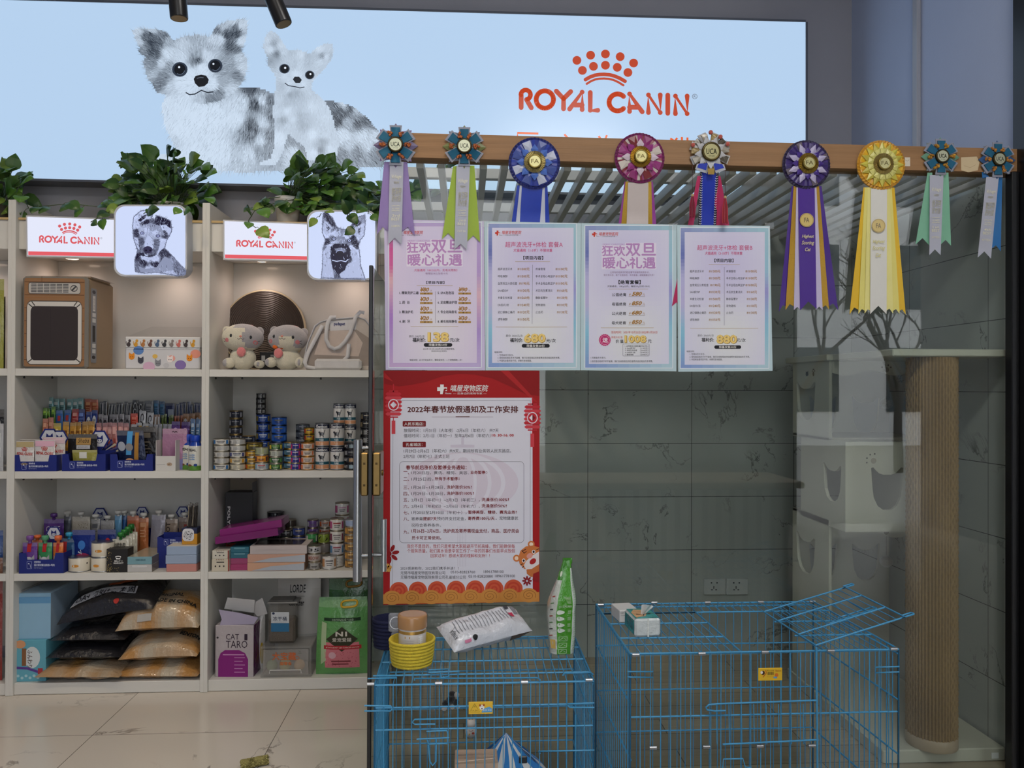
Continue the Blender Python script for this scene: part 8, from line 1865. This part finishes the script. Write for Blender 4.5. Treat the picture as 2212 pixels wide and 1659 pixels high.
def A_half(p,f):p.art(f,[(.08,.95),(.4,.45),(1,.08),(1,.95)],C(182,188,198),1)
z2=pile([('bottom peach and grey flat gift box',.041,C(214,166,136),A_half,(-30,-60)),('middle peach and grey flat gift box',.042,C(206,160,138),A_half,(-28,-50)),('top pale flat gift box with a clear window',.042,C(196,184,182),None,(0,-30))],560,1270,YS+.012,.20,'flat peach gift boxes')
m=MB();a,b=U(dx(620),YS+.05),U(dx(1180),YS+.05);m.box(a,b,YS+.04,YS+.17,z2+.0002,z2+.001,C(60,52,50));m.build('window','gloss',bpy.data.objects[[o.name for o in bpy.data.objects if o.get('label') =='top pale flat gift box with a clear window'][0]])
G2='tins on the box shelf'
def c2(place,u0,u1,Y,cans,h,lid=C(170,160,140),z=Zb):can_stack(place,dx(u0),dx(u1),Y,z,cans,h=h,lid=lid,group=G2)
LB=L_bar
c2('of the front right group',1240,1400,YS+.014,[('grey flat tin,',C(150,146,142),LB(C(90,90,90),C(180,180,180))),('pale lettered flat tin,',C(176,164,156),L_txt('MEOW',C(150,90,80))),('white dog face tin,',C(190,188,188),L_txt('35',C(50,50,54)))],.0405)
c2('beside the dog face tin',1410,1585,YS+.02,[('short white lidded tub,',C(212,208,204),LB(C(190,140,100),C(120,116,116)))],.068,C(206,204,200))
c2('of the white and maroon stack',1500,1675,YS+.07,[('white tin,',WT,L_code()),('white tin with blue panel,',C(200,196,200),LB(C(100,140,176),C(150,80,90))),('white and maroon tin,',WT,LB(C(130,70,90),C(130,120,124))),('white and pink tin,',WT,LB(C(176,90,130),C(150,70,70)))],.062)
c2('of the tall pink stack at the back',1560,1735,YS+.16,[('white and pink tin,',WT,LB(C(176,90,130),C(190,150,170)))]*5,.063)
c2('of the gold stack by the door',1680,1835,YS+.05,[('amber tin,',C(150,110,56),LB(C(190,140,70),C(226,190,120)))]*5,.042)
c2('on the gold stack by the door',1690,1835,YS+.05,[('clear plastic tub of pale blue,',C(150,166,196),None)],.036,C(196,198,200),Zb+5*.0423+.0006)
c2('of the green stack',1215,1355,YS+.17,[('grey tin,',C(120,120,124),None),('grey and blue tin,',C(110,114,126),None),('green and white tin,',C(60,140,76),LB(C(190,196,190),C(80,160,96)))],.052)
c2('of the lime stack',1362,1500,YS+.165,[('grey tin,',C(120,120,124),None),('grey tin,',C(126,122,120),None),('lime tin with black oval,',C(130,150,56),lambda m,f:m.ell(f,.5,.5,.3,.28,C(34,40,30),1,16))],.052)
c2('of the purple stack',1230,1365,YS+.24,[('purple and white tin,',C(120,90,150),LB(C(190,186,196),C(90,60,130)))]*5,.043)
c2('of the orange stack',1380,1515,YS+.235,[('orange and white tin,',C(190,176,166),LB(C(206,100,50),C(170,90,60)))]*5,.043)
c2('of the blue stack',1058,1205,YS+.21,[('blue and gold tin,',C(60,74,140),LB(C(90,110,176),C(190,170,130)))]*4,.045)
c2('of the dark stack',890,1060,YS+.21,[('charcoal lettered tin,',C(46,46,48),LB(C(130,130,130),C(170,170,170)))]*4,.042)
c2('of the bronze stack at the back',965,1100,YS+.28,[('bronze topped dark tin,',C(70,60,54),None)]*5,.042)
c2('behind the magenta boxes',745,945,YS+.27,[('black lidded tin,',C(36,36,40),L_txt('panda',C(130,130,136)))]*5,.050,C(50,50,54))

# ================================================================ bottom left compartment: litter bags
Zg=Z0+.0004
g8=lambda x,y:(x/5.027,1240+y/5.027)
t=carton('box','teal printed box with a white lettered patch under the pale blue pack','box',33,1383,99,1474,YS+.035,.30,C(96,166,186),lambda p,f:(p.ell(f,.16,.1,.18,.1,C(206,150,110),1,14),p.ell(f,.55,.42,.26,.26,C(206,214,216),1.2,18),p.text(f,'ふんわり',.40,.24,.56,.66,C(80,60,60),2,.02,0,90),p.rect(f,.22,.2,.36,.62,C(130,90,60),1.4),p.line(f,[(.02,.66),(.4,.68),(.8,.78)],.06,C(90,60,140),1.6),[p.ell(f,.1+k*.13,.86+.05*(k % 2),.05,.035,C(170,206,214),1.5,10) for k in range(6)],p.rect(f,.74,.68,.9,.82,C(170,60,70),2)),zb=Zg);t.name='printed_box'
zu=at(60,1383,YS+.035).z
t=carton('pad_pack','pale blue pack of pads in clear film standing on the teal box','pack',41,1282,109,1383,YS+.05,.28,C(138,180,208),lambda p,f:(p.rect(f,0,.08,1,.22,C(96,148,190),1),),zb=zu+.001,side_col=C(120,150,176),mat='satin')
m=MB();a,b=U(41,YS+.05),U(109,YS+.05);zt_=V(1282,YS+.05,75);m.grid(lambda s,q:(a+(b-a)*s,YS+.06+.2*q,zt_+.0015+.03*math.sin(PI*s)*(1-.3*q)+.006*math.sin(s*14)),10,5,C(170,200,220));m.build('film_top','wrapfilm',t)
m=MB();f=lambda s,q,l=0:Vector((b+.001+l*.0004,YS+.09+.16*s,zt_-.16*q));m.rect(f,.1,.05,.95,.95,C(70,74,80),1);m.rect(f,.13,.08,.92,.92,C(150,160,166),1.5);m.ell(f,.72,.28,.14,.2,C(50,50,56),2,12);[m.line(f,[(.2,.3+k*.12),(.5,.3+k*.12)],.04,C(90,94,100),2) for k in range(5)];m.build('side_label','paper',t)
def lying(label,pts,Y,W_,H,col,seed,mat='film',rotx=8,art=None,wr=.012,flat=.6,grp=None,rot=0.):
    """bag lying on its side: left end, right end (crop coordinates of its mid line), thickness H"""
    p,q=at(*g8(*pts[0]),Y),at(*g8(*pts[1]),Y);c=(p+q)/2+Vector((0,W_/2,0));L_=(q-p).length;tilt=math.atan2(q.z-p.z,q.x-p.x)
    M_=Matrix.Translation(c) @ Matrix.Rotation(rot,4,'Z') @ Matrix.Rotation(-tilt,4,'Y') @ Matrix.Rotation(math.radians(rotx),4,'X');S=surf_pillow(M_,L_,W_,H,(3,2.4),seed,wr,0.,.012,flat)
    t=thing('litter_bag',label,'bag',c,grp);m=MB();bag_mesh(m,S,col if callable(col) else (lambda a,b,s:col),26,16);m.build('bag_body',mat,t)
    if art:m=MB();m.curved=True;art(m,bag_frame(S,1,.003));m.build('print','paper',t)
    return t
BB=C(34,33,36);KB='black litter bags';TB_='tan clear litter bags'
tanc=lambda sd:(lambda a,b,s:mixc(C(176,130,76),C(176,164,144),max(0,min(1,.5+1.4*noise.noise(Vector((a*4+sd,b*3,sd)))))))
lying('black litter bag with white and orange lettering, topmost of the black pile',[(590,470),(1640,290)],YS+.02,.30,.085,BB,2,rotx=16,grp=KB,art=lambda m,f:(m.art(f,[(.12,.16),(.3,.24),(.55,.28),(.8,.22),(.8,.40),(.55,.46),(.3,.44),(.14,.34)],C(170,170,176),.5),m.text(f,'固まる+脱臭+AG',.78,.40,.16,.24,C(40,40,46),2,.02),m.rect(f,.45,.58,.75,.68,C(160,80,40),1),m.ell(f,.62,.10,.03,.05,C(170,50,44),1,10)),flat=.45)
lying('black litter bag with crinkled side, middle of the black pile',[(545,700),(1350,690)],YS+.015,.34,.05,BB,5,rotx=4,grp=KB,flat=.6);lying('black litter bag resting on the tan bag, lowest of the black pile',[(490,890),(1290,880)],YS+.012,.34,.05,BB,9,rotx=4,grp=KB,flat=.6)
lying('tan litter bag in clear film hanging over the shelf edge under the black bags',[(370,1110),(1290,1110)],YS-.02,.38,.042,tanc(1.),11,rotx=2,grp=TB_,wr=.016,flat=.8)
lying('clear topped tan bag lettered made in china, topmost of the right pile',[(1240,540),(2145,500)],YS+.005,.33,.10,tanc(3.),14,rotx=14,grp=TB_,flat=.4,art=lambda m,f:(m.text(f,'MADE IN CHINA',.36,.36,.92,.27,C(30,30,30),2,.03),m.text(f,'ORIGINAL',.38,.56,.72,.48,C(40,40,40),2,.03),m.rect(f,.25,.03,.42,.10,C(170,166,160),1)))
lying('tan bag with clear crumpled corner, middle of the right pile',[(1275,880),(2130,840)],YS+.01,.34,.07,tanc(5.),17,rotx=9,grp=TB_,flat=.6,art=lambda m,f:m.text(f,'BENTON',.70,.42,.95,.30,C(30,30,30),2,.03));lying('tan bag with torn film edge, lowest of the right pile',[(1250,1100),(2140,1100)],YS+.005,.36,.05,tanc(7.),21,rotx=2,grp=TB_,wr=.016,flat=.7)

# ================================================================ bottom right compartment
ch=lambda y:1230+y/5.53
t=carton('cat_litter_box','silver and purple litter box with torn open lavender top','box',dx(135),ch(670),dx(598),ch(1262),YS+.05,.13,C(186,178,182),lambda p,f:(p.text(f,'CAT',.28,.17,.62,.28,C(50,36,52),1),p.text(f,'TARO',.28,.30,.84,.44,C(50,36,52),1),p.rect(f,.76,.17,.84,.29,C(50,36,52),1,.01),p.ell(f,.06,.24,.03,.02,C(40,36,40),1,8),p.art(f,[(.08,1),(.08,.66),(.14,.54),(.26,.48),(.62,.48),(.78,.54),(.86,.66),(.86,1)],C(132,36,120),1),[p.rect(f,.5,.62+k*.07,.78-.06*(k % 2),.635+k*.07,C(190,130,180),2) for k in range(5)],p.rect(f,.2,.56,.76,.58,C(196,140,186),2)),zb=Zg,side_col=C(96,24,92),rot=-.06,mat='foil')
m=MB();A=lambda x,y,d=0:at(dx(x),ch(y),YS+.055+d);m.add([A(190,668),A(600,655),A(650,575),A(430,520),A(180,480),A(215,600)],[(0,1,2,3,4,5)],C(170,162,186));m.add([p+Vector((0,.0012,0)) for p in (A(190,668),A(600,655),A(650,575),A(430,520),A(180,480),A(215,600))],[(5,4,3,2,1,0)],C(170,162,186));m.build('torn_flap','paper',t)
for k,P in enumerate(([(245,470),(285,335),(610,365),(600,520)],[(530,440),(700,340),(765,530),(640,560)])):m=MB();Q=[A(x,y,.05+.02*k) for x,y in P];m.add(Q+[p+Vector((0,.0015,0)) for p in Q],[(3,2,1,0),(4,5,6,7)],C(200,196,194));m.build('paper_flap','paper',t)
packet('litter_bag','white bag beside the silver litter box','bag',dx(600),ch(520),dx(735),YS+.16,Zg,C(196,192,188),lambda p,f:p.ell(f,.8,.7,.15,.2,C(170,140,40),1,10),0,th=.05)
packet('litter_bag','white cat litter bag with black crown lettering standing at the back','bag',dx(890),ch(95),dx(1400),YS+.26,Zg,C(190,186,180),lambda p,f:(p.text(f,'LORDE',.30,.08,.66,.17,C(40,40,44),1,.01),p.text(f,'Cat litter',.28,.25,.64,.32,C(40,40,44),1,.02),p.text(f,'Golden Companion',.3,.2,.64,.225,C(90,90,94),1),p.text(f,'2L',.5,.85,.58,.89,C(60,60,64),1)),0,th=.07,mat='satin')
# clear drawer and canister
Y=YS+.03;a,b=at(dx(678),ch(925),Y),at(dx(1285),ch(1268),Y);t=thing('drawer_box','clear plastic drawer box with orange characters in the bottom compartment','drawer',((a.x+b.x)/2,Y,Zg));zt_=a.z
m=MB();fw_=.012
for x0,x1,z0,z1_ in ((a.x,b.x,zt_-fw_,zt_),(a.x,b.x,Zg,Zg+.012),(a.x,a.x+fw_,Zg+.0121,zt_-fw_-.0001),(b.x-fw_,b.x,Zg+.0121,zt_-fw_-.0001)):m.box(x0,x1,Y,Y+.26,z0,z1_,C(176,174,170),.002)
m.build('case','frosted',t);m=MB();m.box(a.x+fw_+.002,b.x-fw_-.002,Y-.003,Y,Zg+.014,zt_-fw_-.002,C(190,186,180));dr=m.build('drawer_front','frosted',t)
m=MB();f=pix(Y-.0035);m.line(f,[(dx(785),ch(1245)),(dx(790),ch(1205)),(dx(1160),ch(1200)),(dx(1165),ch(1240))],2,C(206,204,200),1);m.text(f,'大宝藏',dx(820),ch(990),dx(1100),ch(1085),C(196,96,40),1,.02);m.text(f,'猫零食',dx(910),ch(1105),dx(1050),ch(1145),C(196,96,40),1,.02);m.ring(f,dx(1115),ch(1060),5,4,1,C(196,96,40),1);m.build('print','paper',dr)
for nm,u,w,c in (('green banded food tin lying inside the clear drawer',810,70,C(130,150,110)),('yellow snack pot inside the clear drawer',970,75,C(176,166,96)),('round cream ball inside the clear drawer',1140,68,C(206,166,120))):
    p=at(dx(u),ch(1110),Y+.05);r=w/5.53/F*4;m=MB();m.ball((p.x,Y+.06,Zg+.0125+r),r,c);tag(m.build('snack_pot','gloss'),nm,'pot')
Y=YS+.07;a,b=at(dx(765),ch(440),Y),at(dx(1095),ch(830),Y);z0=zt_+.0005;z1_=V(ch(430),Y);t=thing('canister','clear dark lidded canister of brown treats standing on the drawer box','canister',((a.x+b.x)/2,Y,z0))
m=MB();m.box(a.x,b.x,Y,Y+.085,z0,z1_,C(150,146,140),.012);m.build('body','frosted',t);m=MB();m.box(a.x+.004,b.x-.004,Y+.004,Y+.08,z0+.003,z0+(z1_-z0)*.62,C(86,70,54),.01);m.build('treats','rope',t)
m=MB();m.box(a.x-.004,b.x+.012,Y-.004,Y+.092,z1_+.0005,z1_+.012,C(120,120,120),.004);m.box(a.x+.006,b.x-.012,Y+.002,Y+.085,z1_+.0121,z1_+.02,C(84,82,80),.003);m.build('lid','plastic',t)
m=MB();f=pix(Y-.0008);X0,X1,V0,V1=dx(805),dx(1020),ch(510),ch(745);m.rect(f,X0,V0,X1,V1,C(200,204,208),1);m.rect(f,X0,V0+(V1-V0)*.56,X1,V1,C(50,110,150),1.4);m.text(f,'冻干桶',X0+4,V0+10,X1-5,V0+19,C(50,60,80),2,.02);m.text(f,'freeze drying barrel',X0+7,V0+20.5,X1-6,V0+22.5,C(80,90,110),2);m.ell(f,X0+5,V0+3,3,2.6,C(40,50,80),2,10);m.build('label_print','paper',t)
# green bags with yellow handles
def green_bag(label,x0,x1,y0,Y,dark,hx,hy):
    gc=C(60,110,56) if dark else C(96,156,88)
    o=packet('litter_bag',label,'bag',dx(x0),ch(y0),dx(x1),Y,Zg,gc,None if dark else lambda p,f:(p.rect(f,.14,.25,.86,.29,C(30,56,34),1),p.text(f,'зеленый чай',.30,.255,.72,.285,C(150,176,150),2,.01),p.rect(f,.18,.56,.82,.90,C(206,120,130),1),p.art(f,[(.1,.3),(.2,.32),(.2,.8),(.1,.86)],C(170,190,150),.8),p.art(f,[(.5,.36),(.80,.52),(.5,.68),(.20,.52)],C(52,54,36),2),p.text(f,'N1',.38,.42,.6,.48,C(206,200,190),3,.04),p.text(f,'爱宠爱猫',.32,.50,.68,.55,C(206,200,190),3,.02),p.rect(f,.16,.60,.86,.65,C(176,40,50),3),p.text(f,'ВПИТЫВАЕТ ДО САМОЙ КАПЛИ',.2,.612,.82,.638,C(226,190,180),4,.01),p.ell(f,.32,.73,.07,.045,C(214,170,180),2,14),[p.ell(f,.2+R.random()*.6,.67+R.random()*.22,.008,.006,C(176,80,96),1.5,5) for _ in range(60)],p.rect(f,.3,.80,.66,.82,C(120,50,56),2),p.rect(f,.32,.84,.62,.855,C(120,50,56),2)),0,th=.09,mat='film',top_in=.06 if not dark else .0)
    m=MB();c=at(dx(hx),ch(hy),Y-(.034 if dark else .048));w,h=.040,.017;m.tube([(c.x+w*math.copysign(abs(math.cos(a)) **.6,math.cos(a)),c.y,c.z+h*math.copysign(abs(math.sin(a)) **.6,math.sin(a))+.012*math.cos(a)*.4) for a in [2*PI*k/24 for k in range(24)]],.0055,C(206,166,30) if not dark else C(150,110,24),8,closed=True);m.build('carry_handle','plastic',o)
    return o
green_bag('green litter bag with a black diamond and yellow handle, in front beside the glass door',1345,1990,330,YS+.07,False,1740,410);green_bag('dark green litter bag with a yellow handle behind the diamond bag',1500,2040,110,YS+.22,True,1795,165)

# ================================================================ shelf unit at the left edge, only a sliver shows
SL=[('treat_bag','yellow green crinkled bag in the shelf unit at the left edge',-60,602,9,YS+.04,Zf,C(150,150,70)),('treat_bag','dark grey crinkled bag behind the yellow green bag at the left edge',-50,640,12,YS+.12,Zf,C(90,86,80)),('treat_box','black lettered pack on the second shelf at the left edge',-50,884,9,YS+.06,Zs,C(30,30,34)),('treat_box','white pack in front of the black lettered pack at the left edge',-40,915,8,YS+.02,Zs,C(170,172,176)),('treat_bag','blue pouch on the third shelf at the left edge',-50,1146,7,YS+.06,Zp,C(40,76,140)),('treat_bag','brown pouch in front of the blue pouch at the left edge',-40,1205,6,YS+.02,Zp,C(110,70,50)),('treat_bag','red and white bag in the bottom compartment at the left edge',-50,1256,6,YS+.06,Zg,C(140,44,40))]
for nm,lab,u0,v0,u1,Y,zb,c in SL:packet(nm,lab,'bag',u0,v0,u1,Y,zb,c,A_blocks([(.55,.2,.9,.4,mixc(c,WHITE,.5)),(.6,.5,.92,.7,mixc(c,WHITE,.3))]),0,th=.03,mat='film')
# knobbly chew toy on the floor
p,q=atZ(520,1652,.02),atZ(580,1640,.02);m=MB();d=(q-p);N_=26;vs=[]
rT=.017
m.tube([p.lerp(q,k/12)+Vector((0,0,.004*math.sin(k))) for k in range(13)],[rT*(.7 if k in (0,12) else .92+.08*(k % 2)) for k in range(13)],C(150,140,84),14)
e1=d.normalized();e2=e1.cross(Vector((0,0,1))).normalized();e3=e2.cross(e1)
for k in range(18):
    for j in range(10):a=2*PI*(j+.5*(k % 2))/10;c=p.lerp(q,(k+.5)/18)+(e2*math.cos(a)+e3*math.sin(a))*rT*.93;m.ball(c,.0036,mixc(C(186,176,110),C(120,110,60),R.random()),6,4)
tag(m.build('chew_toy','rope'),'knobbly yellow green chew toy lying on the marble floor','toy')
# finish the big sign print
SIGNM.build('sign_face','backlit',sg)
